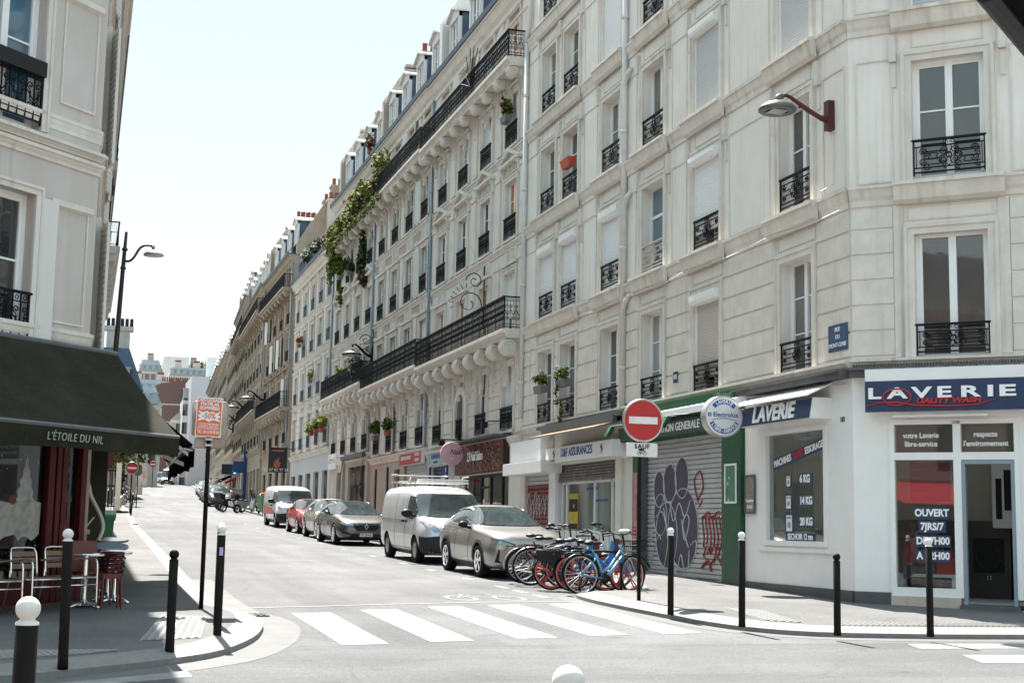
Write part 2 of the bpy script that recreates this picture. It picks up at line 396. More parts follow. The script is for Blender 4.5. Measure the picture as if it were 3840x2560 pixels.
def flat(mb, pts, dz, th=None):
    """polygon lying on the (near, evenly sloping) street; th: with a skirt that deep"""
    P = [(x,y,g(y)+dz) for x,y in pts]
    if th is None and dz < .05: th = dz
    tri = geometry.tessellate_polygon([[Vector(p) for p in P]])
    mb.add(P, tri)
    if th:
        n = len(P); mb.add(P+[(x,y,z-th) for x,y,z in P], [(i,(i+1)%n,(i+1)%n+n,i+n) for i in range(n)])
def smooth(pts, k=3):
    """Catmull-Rom through pts"""
    out = []
    for i in range(len(pts)-1):
        p0,p1,p2,p3 = (Vector(pts[max(i-1,0)]),Vector(pts[i]),Vector(pts[i+1]),Vector(pts[min(i+2,len(pts)-1)]))
        for t in range(k):
            t /= k; out.append(tuple(.5*((2*p1)+(p2-p0)*t+(2*p0-5*p1+4*p2-p3)*t*t+(3*p1-p0-3*p2+p3)*t**3)))
    return out+[tuple(pts[-1])]
def ribbon(mb, pts, w0, w1, dz, th=.14):
    """a strip along a line from offset w0 to w1 (to the left of its direction), with its outer side face"""
    n = len(pts); L = []; Q = []
    for i,p in enumerate(pts):
        a = Vector(pts[max(i-1,0)]); c = Vector(pts[min(i+1,n-1)]); t = (c-a).normalized(); nn = Vector((-t.y,t.x))
        for lst, w_ in ((L,w0),(Q,w1)):
            q = Vector(p)+nn*w_; lst.append((q.x,q.y,g(q.y)+dz))
    for i in range(n-1):
        mb.quad(L[i],L[i+1],Q[i+1],Q[i])
        th_ = th or dz
        if 1:
            d = Vector((0,0,th_)); mb.quad(Vector(L[i])-d, Vector(L[i+1])-d, L[i+1], L[i])
            if not th: mb.quad(Vector(Q[i])-d, Vector(Q[i+1])-d, Q[i+1], Q[i])
KL = [(-14,6.9),(-8,9.5),(-3,12.0),(-.6,13.22),(.25,13.83),(.95,14.45),(1.48,15.16),(1.94,16.42),(2.2,17.68),(2.3,18.71),(2.22,19.7),(1.99,21.2),(2.01,27.9),(2.12,35.5),(2.25,48),(2.45,66)]
KL = smooth(KL, 3)
def inset(pts, w_):
    out = []
    for i,p in enumerate(pts):
        a = Vector(pts[max(i-1,0)]); c = Vector(pts[min(i+1,len(pts)-1)]); t = (c-a).normalized(); out.append((p[0]-t.y*w_,p[1]+t.x*w_))
    return out
def kerb_(mb, pts, w_=.34, zo=.062, zi=.122):
    Q = inset(pts, w_); q = lambda p,z: (p[0],p[1],g(p[1])+z)
    for i in range(len(pts)-1):
        mb.quad(q(pts[i],zo),q(pts[i+1],zo),q(Q[i+1],zi),q(Q[i],zi)); mb.quad(q(pts[i],-.03),q(pts[i+1],-.03),q(pts[i+1],zo),q(pts[i],zo))
b = MB(); flat(b, inset(KL,.33)+[(-14,66)], .12); strip(b, [y for y in YS if 66 <= y <= 80]+[81], lambda y:-14, lambda y:2.45+(y-66)*.012, .12)
# beyond the side street the pavement starts again
strip(b, [86,90,96,102]+[y for y in YS if y > 102], lambda y:-14, lambda y:2.7+bend(y), .12)
structure('pavement', b, 'pave')
b = MB(); kerb_(b, KL); ribbon(b, [(2.45,66),(2.55,74),(2.63,81)], 0, .28, .126); ribbon(b, [(-3,81.0),(2.3,81.02)][::-1], 0, .01, .126)
kl2 = [(2.3,86)]+[(2.7+bend(y),y) for y in (88,96,102)]+[(2.7+bend(y),y) for y in YS if y > 102]; ribbon(b, kl2, 0, .28, .126)
KR = smooth([(10.25,66),(10.15,40),(10.1,27.5),(10.02,25.6),(9.55,24.35),(8.75,23.9),(8.32,23.55),(8.18,22.6),(8.16,21.54),(8.22,20.16),(8.35,18.6),(8.62,17.5),(9.25,16.78),(10.5,16.45),(12.04,16.3),(18,15.9),(40,14)], 3)
kerb_(b, KR)
ribbon(b, [(10.25+bend(y),y) for y in YS[::-1] if y >= 66], 0, .28, .126); structure('kerb', b, 'granite')
b = MB(); flat(b, inset(KR,.33)+[(40,66)], .12); strip(b, [y for y in YS if y >= 66], lambda y:10.25+bend(y), lambda y:30+bend(y), .12); structure('pavement', b, 'pave')
b = MB(); flat(b, [(-30,-8),(-30,4.5),(-1.5,7.6),(1.2,7.4),(3.4,5.6),(9,4.2),(30,2),(30,-8)], .12, .2); structure('pavement', b, 'pave')
b = MB()
ribbon(b, [p for p in KL if p[1] < 29 and p[0] > -9], -.46, -.0, .002, 0); structure('gutter', b, 'gutter')
b = MB(); ribbon(b, [(x,y) for x,y in KR if y < 23.6], -.34, -.0, .002, 0); structure('gutter', b, 'gutter')
# painted markings
b = MB()
for i, (x0, ya, yb) in enumerate([(2.9,20.3,16.1),(4.0,20.9,16.4),(5.15,21.5,16.7),(6.2,21.8,17.0),(7.3,22.1,17.2)]):
    flat(b, [(x0,yb),(x0+.56,yb+.1),(x0+.60,ya+.16),(x0+.02,ya)], .003)
flat(b, [(10.0,15.83),(16,15.6),(16,15.05),(9.84,15.29)], .003); flat(b, [(9.95,14.6),(16,14.3),(16,13.6),(9.71,13.86)], .003)
flat(b, [(-1.2,12.6),(.1,13.3),(1.04,13.92),(1.06,13.5),(.1,12.95),(-1.2,12.1)], .003)
structure('crossing_stripes', b, 'line')
b = MB(); ribbon(b, smooth([(1.95,20.9),(2.74,21.28),(3.48,21.5),(4.7,21.92),(6.24,22.35),(7.78,22.6),(8.1,22.6)], 3), 0, .12, .0035, 0)
for y in (23.4,24.6,25.8,28.3,31.6,34.6,38.5,43,47.5,52.5,57,61.8,66,71):
    flat(b, [(7.62+.002*y,y),(7.78+.002*y,y),(7.78+.002*y,y+.75),(7.62+.002*y,y+.75)], .0035)
for y in (27.7,33.9,40.2,46.0,51.7,57.6,64.0): flat(b, [(7.6,y),(8.5,y),(8.5,y+.12),(7.6,y+.12)], .0035)
def ring(mb, c, r, w_, dz, n=20):
    for k in range(n):
        a,e = 2*PI*k/n, 2*PI*(k+1)/n
        q = [(c[0]+rr*math.cos(t), c[1]+2.1*rr*math.sin(t)) for rr,t in ((r,a),(r,e),(r-w_,e),(r-w_,a))]
        mb.add([(x,y,g(y)+dz) for x,y in q], [(0,1,2,3)])
for cx in (6.2,7.05): ring(b, (cx,23.35), .27, .075, .0035)
ribbon(b, [(6.2,23.4),(6.45,24.2),(6.85,24.2),(7.05,23.4),(6.6,23.5),(6.45,24.2)], 0, .06, .0035, 0)
structure('road_markings', b, 'line2')
def dotted(mb, quad, nu, nv):
    A,B,C,D = [Vector(p) for p in quad]
    flat(mb, quad, .126)
    for i in range(nu):
        for j in range(nv):
            u,v = (i+.5)/nu, (j+.5)/nv; p = (A*(1-u)+B*u)*(1-v)+(D*(1-u)+C*u)*v
            r = .022; mb.box(p.x-r,p.x+r,p.y-r*1.4,p.y+r*1.4,g(p.y)+.122,g(p.y)+.134)
b = MB()
dotted(b, [(9.0,17.75),(9.4,17.4),(9.8,19.3),(9.4,19.9)], 5, 26); dotted(b, [(9.7,16.95),(12.6,16.78),(12.7,17.28),(9.85,17.45)], 34, 6)
dotted(b, [(.66,15.5),(1.3,15.75),(1.58,18.3),(1.05,18.6)], 7, 28); dotted(b, [(-1.4,13.55),(.1,14.3),(.45,14.62),(-1.1,14.7)], 24, 7)
structure('tactile_paving', b, 'tactile')
b = MB(); b.box(2.05,2.55,19.75,20.25,g(20)+.004,g(20)+.012)
for k in range(6): b.box(2.09+.075*k,2.12+.075*k,19.8,20.2,g(20)+.012,g(20)+.02)
b.build('gutter_grate', 'iron', label='cast iron drain grate in the gutter by the left pavement corner', cat='drain grate')
# ---------------------------------------------------------------- ironwork, windows, roofs: the pieces facades are made of
def spiral(cx, cz, R0, turns, a0, d=1, y=0, n=9, r1=.18):
    k = max(5, int(n*turns)); out = []
    for i in range(k+1):
        t = i/k; a = a0+d*2*PI*turns*t; r = R0*(1-(1-r1)*t); out.append((cx+r*math.cos(a), y, cz+r*math.sin(a)))
    return out
_rail = {}
def rail_mesh(w_, h, style):
    key = (round(w_,2), round(h,2), style)
    if key in _rail: return _rail[key]
    b = MB(); x = w_/2; T = .011
    b.box(-x-.03,x+.03,-.03,.03,h-.035,h); b.box(-x,x,-.012,.012,.04,.065)
    for q in (-x,x-.02): b.box(q,q+.02,-.012,.012,0,h-.03)
    if style == 'scroll':
        b.box(-x,x,-.01,.01,h-.14,h-.12); b.box(-x,x,-.01,.01,.12,.14)
        z = (h-.12+.14)/2; r = (h-.28)/4.2
        for sx in (-1,1):
            for sz in (-1,1):
                b.tube(spiral(sx*r*1.15, z+sz*r*1.0, r*.98, 1.7, PI/2*(2-sx)-sx*sz*.3, sx*sz), T, 4)
                ex = x-.09-r*.8; b.tube(spiral(sx*ex, z+sz*r*1.05, r*.82, 1.6, 0 if sx < 0 else PI, -sx*sz), T, 4)
            b.tube([(sx*r*2.1,0,z+r*.55),(sx*r*2.6,0,z),(sx*r*2.1,0,z-r*.55)], T, 4)
            for q in (.62,-.62): b.box(sx*r*2.3,sx*(x-.11-r*.7),-.007,.007,z+q*r-.008,z+q*r+.008)
        b.tube([(0,0,z+r*2.2),(.05,0,z+r*1.7),(0,0,z),(-.05,0,z+r*1.7),(0,0,z+r*2.2)], T*.9, 4); b.tube([(0,0,z-r*2.2),(.05,0,z-r*1.7),(0,0,z),(-.05,0,z-r*1.7),(0,0,z-r*2.2)], T*.9, 4)
        b.tube([(.045*math.cos(a),0,z+.045*math.sin(a)) for a in [k*PI/4 for k in range(8)]], .014, 4, closed=True)
        for sx in (-1,1): b.tube([(sx*(x-.05),0,.14),(sx*(x-.05),0,h-.14)], .008, 4)
        b.tube(spiral(-.06, h-.08, .045, 1.2, 0, 1), .008, 4); b.tube(spiral(.06, h-.08, .045, 1.2, PI, -1), .008, 4)
    elif style == 'dense':
        b.box(-x,x,-.01,.01,h-.15,h-.135); b.box(-x,x,-.01,.01,.13,.145)
        n = max(3, round(w_/.15)); st = w_/n
        for i in range(n+1): b.box(-x+i*st-.008,-x+i*st+.008,-.01,.01,.05,h-.03)
        for i in range(n):
            c = -x+(i+.5)*st; q = st*.42; hm = (h-.28)
            d = 1 if i % 2 else -1
            b.tube(spiral(c, .145+hm*.76, q, 1.3, -PI/2, d, n=7), T*.95, 4); b.tube(spiral(c, .145+hm*.24, q, 1.3, PI/2, d, n=7), T*.95, 4)
            b.tube([(c+d*q,0,.145+hm*.62),(c,0,.145+hm*.5),(c-d*q,0,.145+hm*.38)], T*.95, 4)
            b.tube([(c+.03*math.cos(a),0,h-.085+.03*math.sin(a)) for a in [k*PI/3 for k in range(6)]], .008, 4, closed=True)
            b.tube([(c,0,.145+hm*.5+.05),(c,0,.145+hm*.5-.05)], .02, 4)
    else:
        n = max(3, round(w_/.12)); st = w_/n
        for i in range(n+1): b.box(-x+i*st-.009,-x+i*st+.009,-.009,.009,.05,h-.03)
        b.box(-x,x,-.01,.01,h*.55,h*.55+.02)
        if style == 'mid':
            for i in range(n): b.tube([(-x+(i+.5)*st,0,.08),(-x+(i+.75)*st,0,h*.28),(-x+(i+.5)*st,0,h*.5),(-x+(i+.25)*st,0,h*.28)], .01, 4, closed=True)
    me = b.mesh('railing', 'iron'); _rail[key] = me; return me
_win = {}
def win_mesh(w_, h, style='casement'):
    key = (round(w_,2), round(h,2), style)
    if key in _win: return _win[key]
    b = MB(); x = w_/2; f = .055
    b.box(-x,-x+f,-.05,.03,0,h); b.box(x-f,x,-.05,.03,0,h); b.box(-x+f,x-f,-.05,.03,h-f,h); b.box(-x+f,x-f,-.05,.03,0,.09)
    P = MB(); P.box(-x+f-.01,x-f+.01,-.03,-.012,.08,h-f+.01)
    if style == 'casement':
        b.box(-.055,.055,-.045,.04,.09,h-f)
        for sx in (-1,1): b.box(sx*(x-f),sx*(x-f-.045),-.045,.018,.09,h-f)
        for q in (.36,.68): b.box(-x+f,x-f,-.028,.012,h*q-.014,h*q+.014)
    elif style == 'two':
        b.box(-.06,.06,-.045,.04,.09,h-f); b.box(-x+f,x-f,-.028,.012,h*.58-.014,h*.58+.014)
        for sx in (-1,1):
            b.box(sx*(x-f),sx*(x-f-.05),-.045,.018,.09,h-f); b.box(sx*.055,sx*(x-f),-.04,.014,h-f-.05,h-f)
    elif style == 'single':
        b.box(-x+f,x-f,-.04,.02,h*.66-.035,h*.66+.035); b.box(-x+f,-x+f+.04,-.04,.015,.09,h-f)
    elif style == 'full':
        b.box(-.06,.06,-.045,.04,.09,h-f)
        for sx in (-1,1): b.box(sx*(x-f),sx*(x-f-.045),-.045,.018,.09,h-f)
    _win[key] = (b.mesh('window','white'), P.mesh('pane','pane')); return _win[key]
_shut = {}
def shut_mesh(w_, h, m, box=0, flush=0):
    key = (round(w_,2), round(h,2), m, box)
    if key in _shut: return _shut[key]
    b = MB(); n = max(4, int(h/.055)); st = h/n; x = w_/2
    for i in range(n):
        z = i*st; b.prism([(-x,0,z),(-x,.011,z+st*.18),(-x,.011,z+st*.74),(-x,0,z+st)], (w_,0,0))
    b.box(-x,x,-.012,-.002,0,h)
    b.mi = 1
    b.box(-x-.03,-x+.012,-.03,.03,0,h); b.box(x-.012,x+.03,-.03,.03,0,h)
    if box: b.prism([(-x-.03,-.02,h),(-x-.03,.17,h+.03),(-x-.03,.2,h+.09),(-x-.03,.2,h+box-.02),(-x-.03,.0,h+box)], (w_+.06,0,0))
    me = b.mesh('roller_shutter', [m,'white']); _shut[key] = me; return me
def window(parent, F, s0, s1, h0, h1, o=-.22, style='casement', pane='pane', rail=None, rh=.9, ro=.02, shut=None, cover=1.0, box=0, so=-.1, blind=None, wname='window', volets=False, rmat=None, rname='railing'):
    w_, h = s1-s0, h1-h0; fm, pm = win_mesh(w_, h, style)
    L = F.pt((s0+s1)/2, o, h0)-parent.location
    W = put(wname, fm, parent, loc=L, rot=(0,0,F.rz))
    if blind:
        b = MB(); b.box(-w_/2+.05,w_/2-.05,-.02,-.005,.06,h-.04); b.build('blind', blind, W)
    else:
        p = put('pane', pm, W); p.material_slots[0].link = 'OBJECT'; p.material_slots[0].material = M_[pane]
    if rail:
        r = put(rname, rail_mesh(w_-.02, rh, rail), W, loc=(0,ro-o,.06))
        if rmat: r.material_slots[0].link = 'OBJECT'; r.material_slots[0].material = M_[rmat]
    if shut: put('roller_shutter', shut_mesh(w_-.05, h*cover-box, shut, box), W, loc=(0,so-o,h*(1-cover)))
    if volets:
        for sx in (-1,1):
            b = MB(); b.box(-.02,.02,0,w_*.42,0,h); 
            for k in range(int(h/.09)): b.box(-.03,.03,.04,w_*.42-.04,.05+k*.09,.09+k*.09)
            put('louvred_shutter', b.mesh('louvred_shutter','volet'), W, loc=(sx*(w_/2+.06),-o+.09,0), rot=(0,0,-sx*R(78)))
    return W
def long_rail(b, x0, x1, h, style, M):
    """a run of balcony railing from x0 to x1 into builder b (transform M)"""
    me = rail_mesh(.9, h, style); n = max(1, round(abs(x1-x0)/.9)); st = (x1-x0)/n
    for i in range(n):
        b.at(M @ Matrix.Translation((x0+(i+.5)*st,0,0)) @ Matrix.Diagonal((st/.9,1,1,1)))
        b.add([v.co for v in me.vertices], [tuple(p.vertices) for p in me.polygons])
def console(b, F, s, o, top, dep, h, wd, vol=True):
    """scroll bracket under a balcony: side outline extruded, with a raised volute on each cheek"""
    b.at(F.M)
    pts = [(0,top-h),(.05,top-h),(.10,top-h*.86),(.12,top-h*.62),(.2,top-h*.45),(dep*.55,top-h*.38),(dep*.8,top-h*.36),(dep*.98,top-h*.24),(dep,top-h*.1),(dep*.95,top),(0,top)]
    b.prism([(s-wd/2,o+a,z) for a,z in pts], (wd,0,0))
    if vol:
        r = min(h*.25, dep*.42)
        b.sm = True; b.lathe([(0,wd/2+.035),(r*.95,wd/2+.035),(r*1.05,wd/2),(r*1.05,-wd/2),(r*.95,-wd/2-.035),(0,-wd/2-.035)], (s,o+dep*.68,top-r*1.02), 14, 'x'); b.sm = False
        for sx in (-1,1):
            pp = [(s+sx*(wd/2+.04), o+dep*.68+x, top-r*1.02+z) for x,_,z in spiral(0,0,r*.85,2.2,0,1,n=10,r1=.08)]
            b.tube(pp, .026, 5)
        for q in (-.25,.25): b.tube([(s+q*wd,o+.11,top-h*.84),(s+q*wd,o+.135,top-h*.62),(s+q*wd,o+.22,top-h*.46),(s+q*wd,o+dep*.5,top-h*.40)], .022, 5)
        b.box(s-wd*.3,s+wd*.3,o,o+.1,top-h-.16,top-h); 
def moulding(b, F, s0, s1, z, prj, h, lip=.05):
    b.at(F.M)
    b.profile([(0,z-h),(prj*.25,z-h),(prj*.3,z-h*.72),(prj*.55,z-h*.55),(prj*.72,z-h*.3),(prj*.85,z-lip),(prj,z-lip),(prj,z),(0,z+.02)], s0, s1)
def rusticated(b, F, s0, s1, z0, z1, st, ops, prj=.03, gap=.028):
    """courses of raised blocks between openings"""
    b.at(F.M); z = z0
    while z < z1-.05:
        zt = min(z+st, z1)-gap
        cuts = sorted([(a,c) for a,c,d,e in ops if d < zt and e > z])
        x = s0
        for a,c in cuts+[(s1,s1)]:
            if a-x > .08:
                e = .012; b.add([(x,0,z),(a,0,z),(a,0,zt),(x,0,zt),(x+e,prj,z+e),(a-e,prj,z+e),(a-e,prj,zt-e),(x+e,prj,zt-e)], [(4,5,6,7),(0,1,5,4),(1,2,6,5),(2,3,7,6),(3,0,4,7)])
            x = max(x,c)
        z += st
def frame_lines(b, F, s0, s1, z0, z1, w_=.035, prj=.018):
    """a thin raised rectangle (panel moulding)"""
    b.at(F.M)
    b.box(s0,s1,0,prj,z0,z0+w_); b.box(s0,s1,0,prj,z1-w_,z1); b.box(s0,s0+w_,0,prj,z0+w_,z1-w_); b.box(s1-w_,s1,0,prj,z0+w_,z1-w_)
def surround(b, F, s0, s1, z0, z1, w_=.16, prj=.045, step=True):
    b.at(F.M)
    b.box(s0-w_,s0,0,prj,z0,z1+w_); b.box(s1,s1+w_,0,prj,z0,z1+w_); b.box(s0,s1,0,prj,z1,z1+w_)
    if step:
        q = w_*.35; b.box(s0-w_,s0-w_+q,prj,prj+.022,z0,z1+w_); b.box(s1+w_-q,s1+w_,prj,prj+.022,z0,z1+w_); b.box(s0-w_+q,s1+w_-q,prj,prj+.022,z1+w_-q,z1+w_)
def pediment(b, F, s, z, w_, h, prj=.2):
    b.at(F.M); x = w_/2; t = .09
    b.prism([(s-x,0,z),(s+x,0,z),(s+x,0,z+t),(s-x,0,z+t)], (0,prj,0))
    for sx in (-1,1): b.prism([(s+sx*x,0,z+t),(s,0,z+h),(s,0,z+h-t*1.3),(s+sx*(x-.16),0,z+t)], (0,prj,0))
    b.prism([(s-x+.1,0,z+t),(s+x-.1,0,z+t),(s,0,z+h-t)], (0,prj*.35,0))
    for sx in (-1,1): b.prism([(s+sx*(x-.14)-.06,0,z-.42),(s+sx*(x-.14)-.06,.06,z-.42),(s+sx*(x-.14)-.06,.10,z-.2),(s+sx*(x-.14)-.06,prj*.85,z-.08),(s+sx*(x-.14)-.06,prj*.85,z),(s+sx*(x-.14)-.06,0,z)], (.12,0,0))
def dormer(parent, F, s, z, w_, h, o=-.35, m='plaster2', wall_m='zinc', rail='plain'):
    """dormer window: a part of its building, white gabled front, zinc cheeks"""
    b = MB(F.M); x = w_/2; D = 2.4
    b.box(s-x,s-x+.16,o-.12,o,z,z+h); b.box(s+x-.16,s+x,o-.12,o,z,z+h)
    b.prism([(s-x,o-.12,z+h-.18),(s+x,o-.12,z+h-.18),(s+x,o-.12,z+h+.04),(s,o-.12,z+h+.30),(s-x,o-.12,z+h+.04)], (0,.14,0))
    for sx in (-1,1): b.prism([(s+sx*(x+.12),o-D,z+h-.02),(s+sx*(x+.12),o-D,z+h+.06),(s,o-D,z+h+.38),(s,o-D,z+h+.30)], (0,D+.14,0))
    b.mi = 1
    for sx in (-1,1): b.box(s+sx*(x-.02),s+sx*(x-.10),o-D,o-.12,z,z+h)
    W = b.build('dormer', [m,wall_m], parent, world=True)
    fm, pm = win_mesh(w_-.32, h-.2, 'casement')
    f = put('window', fm, W, loc=F.pt(s,o-.1,z+.02), rot=(0,0,F.rz))
    b2 = MB(F.M); b2.box(s-x+.2,s+x-.2,o-.13,o-.115,z+.1,z+h-.2); b2.build('pane','pane2',W)
    if rail:
        b3 = MB(); b3.at(F.M @ Matrix.Translation((s,o+.04,z))); me = rail_mesh(w_-.3,.75,rail); b3.add([v.co for v in me.vertices],[tuple(p.vertices) for p in me.polygons]); b3.build('railing','iron',W)
    return W
def mansard(parent, F, s0, s1, z, rise, back, m='zinc', depth=11, o=-.3):
    b = MB(F.M)
    b.prism([(s0,o,z),(s0,o-back,z+rise),(s0,o-depth*.5,z+rise+.9),(s0,-depth,z+rise+.9),(s0,-depth,z)], (s1-s0,0,0)); return b.build('roof', m, parent, world=True)
def chimney(parent, F, s0, s1, o0, o1, z0, z1, pots=4, m='plaster2'):
    b = MB(F.M); b.box(s0,s1,o0,o1,z0,z1); b.box(s0-.07,s1+.07,o0-.07,o1+.07,z1,z1+.14); c = b.build('chimney', m, parent, world=True)
    p = MB(F.M); n = pots
    for k in range(n):
        t = (k+.5)/n; p.lathe([(.12,z1+.14),(.11,z1+.55),(.13,z1+.57),(.13,z1+.62),(.09,z1+.62)], ((s0+s1)/2, o0+(o1-o0)*t, 0), 8)
    p.build('chimney_pots', 'terra', c); return c
def downpipe(parent, F, s, z0, z1, m='pipe', o=.09, r=.06, brackets=2.9):
    b = MB(F.M); b.sm = True; b.tube([(s,o,z0),(s,o,z1)], r, 10)
    z = z0+1
    while z < z1: b.tube([(s,o,z),(s,o,z+.09)], r*1.22, 10); z += brackets
    return b.build('drainpipe', m, parent, world=True)
# ---------------------------------------------------------------- the corner building with the laundry
def corner_building():
    Z0, ZT = .3, 20.2
    A = Fac((XR,21,0), (0,1))                                   # street side, s = Y-21
    az = R(134); dv = Vector((math.sin(az), math.cos(az), 0)); LEN = 4.4
    E2 = Vector((XR,21,0))+dv*LEN; B = Fac(E2, -dv)             # cut-off corner, s = LEN - distance from the edge
    C = Fac(E2+Vector((16,0,0)), (-1,0))
    rt = thing('apartment_building', 'off-white plastered corner building with a laundry on its ground floor', 'building', (XR,21,g(21)))
    cols = [(15.95,17.2),(14.0,15.25),(10.85,12.12),(8.1,9.38),(5.15,6.42),(1.3,2.5)]
    rows = [(4.58,6.67),(7.6,9.66),(10.62,12.56),(13.58,15.5),(16.5,18.4)]
    bcol = (LEN-2.25, LEN-1.07)
    SHOP = 4.42; L1 = 18.75
    ops = [(a,b,c,d) for a,b in cols for c,d in rows]; opsB = [(*bcol,c,d) for c,d in rows]
    gA = [(13.9,18.5,.5,3.25),(10.95,15.05,.5,3.5),(5.0,9.4,.5,3.72),(.9,3.22,1.47,3.58)]
    gA = [(15.9,18.45,.5,3.2),(10.95,15.1,.5,3.5),(5.0,9.35,.5,3.72),(.88,3.22,1.47,3.58)]
    gB = [(LEN-2.64,LEN-.6,.55,3.58,.16,1)]
    m = MB()
    wall(m, A, 0, L1, SHOP, ZT, ops); wall(m, B, 0, LEN, SHOP, ZT, opsB)
    wall(m, C, 0, 16, Z0, ZT, [])
    m.at(Matrix()); m.box(XR+.5,XR+16,39.0,39.7,.3,ZT)           # party wall at the far end
    m.quad((XR+1.5,22,ZT),(28,22,ZT),(28,39.5,ZT),(XR+1.5,39.5,ZT))
    m.build('wall', 'plaster', rt, world=True)
    # shop-front zone: white painted masonry
    m = MB(); wall(m, A, 0, 4.05, Z0, SHOP, [(.88,3.22,1.47,3.58,.16,1)]); wall(m, B, 0, LEN, Z0, SHOP, gB)
    m.at(A.M); m.box(.75,3.45,0,.035,1.36,1.43)
    m.build('shop_front', 'white', rt, world=True)
    m = MB(); wall(m, A, 4.05, 9.9, Z0, SHOP, [(4.95,9.35,.3,3.72,.25)]); m.at(A.M)
    m.box(4.08,4.9,0,.09,.5,4.3); m.box(9.38,9.75,0,.08,.5,4.1); m.box(4.0,9.9,0,.22,4.32,4.44); m.box(4.0,9.3,.2,.26,4.24,4.46)
    m.build('shop_front', 'green', rt, world=True)
    m = MB(); wall(m, A, 9.9, L1, Z0, SHOP, [(10.95,15.35,.3,3.42,.22),(15.95,18.4,.3,3.2,.22)])
    m.at(A.M); m.box(10.55,10.9,0,.07,.5,3.4); m.box(15.4,15.75,0,.07,.5,3.4); m.box(9.9,L1,0,.1,3.38,3.52)
    m.build('shop_front', 'offwhite', rt, world=True)
    for F_,a_,e_ in ((A,0,4.02),(B,LEN-.6,LEN),(B,0,LEN-2.7)):
        m = MB(F_.M); m.box(a_,e_,0,.05,.3,.77); m.build('plinth', 'lead', rt, world=True)
    # mouldings
    m = MB()
    for F,s0,s1,cc in ((A,0,L1,cols),(B,0,LEN,[bcol])):
        e = .0
        for z in (7.55,10.55,13.49,16.35):
            moulding(m, F, s0-e, s1+e, z, .13, .34)
            segs = [(a-.3,b+.3) for a,b in cc]
            if F is A: segs = [(13.7,17.55),(10.5,12.5),(7.75,9.7),(4.8,6.75),(.95,2.85)]
            for a,b in segs: m.at(F.M); m.profile([(.08,z-.36),(.16,z-.30),(.22,z-.06),(.26,z-.06),(.26,z),(.1,z+.03)], a, b)
        moulding(m, F, s0, s1, 4.60, .16, .2); moulding(m, F, s0, s1, 19.5, .45, .6)
        for a,b in cc:
            for i,(c,d) in enumerate(rows):
                surround(m, F, a, b, c-.02, d, .17, .05)
                m.at(F.M); m.box(a-.05,b+.05,-.2,.09,c-.05,c)
                if i == 0: frame_lines(m, F, a-.12, b+.12, d+.24, 7.16, .03, .015)
                else:
                    for sx,q in ((-1,a-.3),(1,b+.3)): m.box(q-.06,q+.06,0,.09,d+.02,d+.46); m.box(q-.045,q+.045,0,.03,d-.42,d)
                    frame_lines(m, F, a, b, d+.24, d+.56, .025, .015)
    edges = [(0,1.0),(2.8,4.85),(6.72,7.8),(9.68,10.55),(12.42,13.7),(15.55,15.65),(17.5,L1)]
    for s0,s1 in edges:
        for c,d in rows[1:]:
            if s1-s0 > .5: frame_lines(m, A, s0+.12, s1-.12, c-.0, d+.1, .03, .02)
    for s0,s1 in ((LEN-.75,LEN-.12),(.25,1.75)):
        for c,d in rows[1:]: frame_lines(m, B, s0, s1, c, d+.1, .03, .02)
    bl = [(a-.17,b+.17,4.4,7.3) for a,b in cols]
    rusticated(m, A, 0, L1, 4.66, 7.2, .432, bl); rusticated(m, B, 0, LEN, 4.66, 7.2, .432, [(bcol[0]-.34,bcol[1]+.34,4.4,7.3)])
    m.at(B.M)
    for q in (bcol[0]-.34,bcol[1]+.17): m.box(q,q+.17,0,.03,4.62,7.2)
    m.build('cornice', 'mould', rt, world=True)
    # lead ledge over the shops
    m = MB(A.M); m.box(0,4.1,0,.3,4.40,4.44); m.box(0,4.1,0,.24,4.3,4.4); m.at(B.M); m.box(0,LEN,0,.3,4.40,4.44); m.box(0,LEN,0,.22,4.3,4.40)
    for k in range(90): m.box(.03+k*.048,.05+k*.048,.22,.3,4.44,4.49)
    m.build('shop_ledge','lead',rt,world=True); m = MB(A.M); m.box(9.9,16.2,0,.38,4.36,4.46); m.box(10.2,15.6,.3,.42,4.2,4.4); m.build('shop_ledge', 'lead', rt, world=True)
    # windows, by floor (row) and column (0 = farthest)
    SC = 'scroll'
    spec = {(0,0):dict(rail=SC),(0,1):dict(rail=SC),(0,2):dict(rail=SC),(0,3):dict(rail=SC),(0,4):dict(rail=SC,shut='shutterb',cover=.86,box=.24,so=-.05),(0,5):dict(rail=SC,pane='pane2'),
      (1,0):dict(rail=SC,shut='shutter',box=.26,so=-.06),(1,1):dict(rail=SC,shut='shutter',box=.26,so=-.06),(1,2):dict(rail=SC,shut='shutter',box=.26,so=-.06),
      (1,3):dict(style='single',pane='pane3',rail=SC,rmat='stone2',rname='balustrade'),(1,4):dict(rail=SC,shut='shutter',cover=.82,box=.2,so=-.02),(1,5):dict(rail=SC,style='two'),
      (2,0):dict(rail=SC),(2,1):dict(rail=SC),(2,2):dict(rail=SC,style='two',rh=.95),(2,3):dict(rail=SC,style='full',rh=.95,pane='pane2'),(2,4):dict(shut='shutterg',box=.22,so=-.02),(2,5):dict(shut='shutterg',box=.2,so=-.02),
      (3,0):dict(rail=SC),(3,1):dict(rail=SC),(3,2):dict(shut='shutter',so=-.03),(3,3):dict(rail=SC),(3,4):dict(shut='shutter',so=-.03),(3,5):dict(rail=SC)}
    pp = ['pane','pane2','pane','pane4','pane']
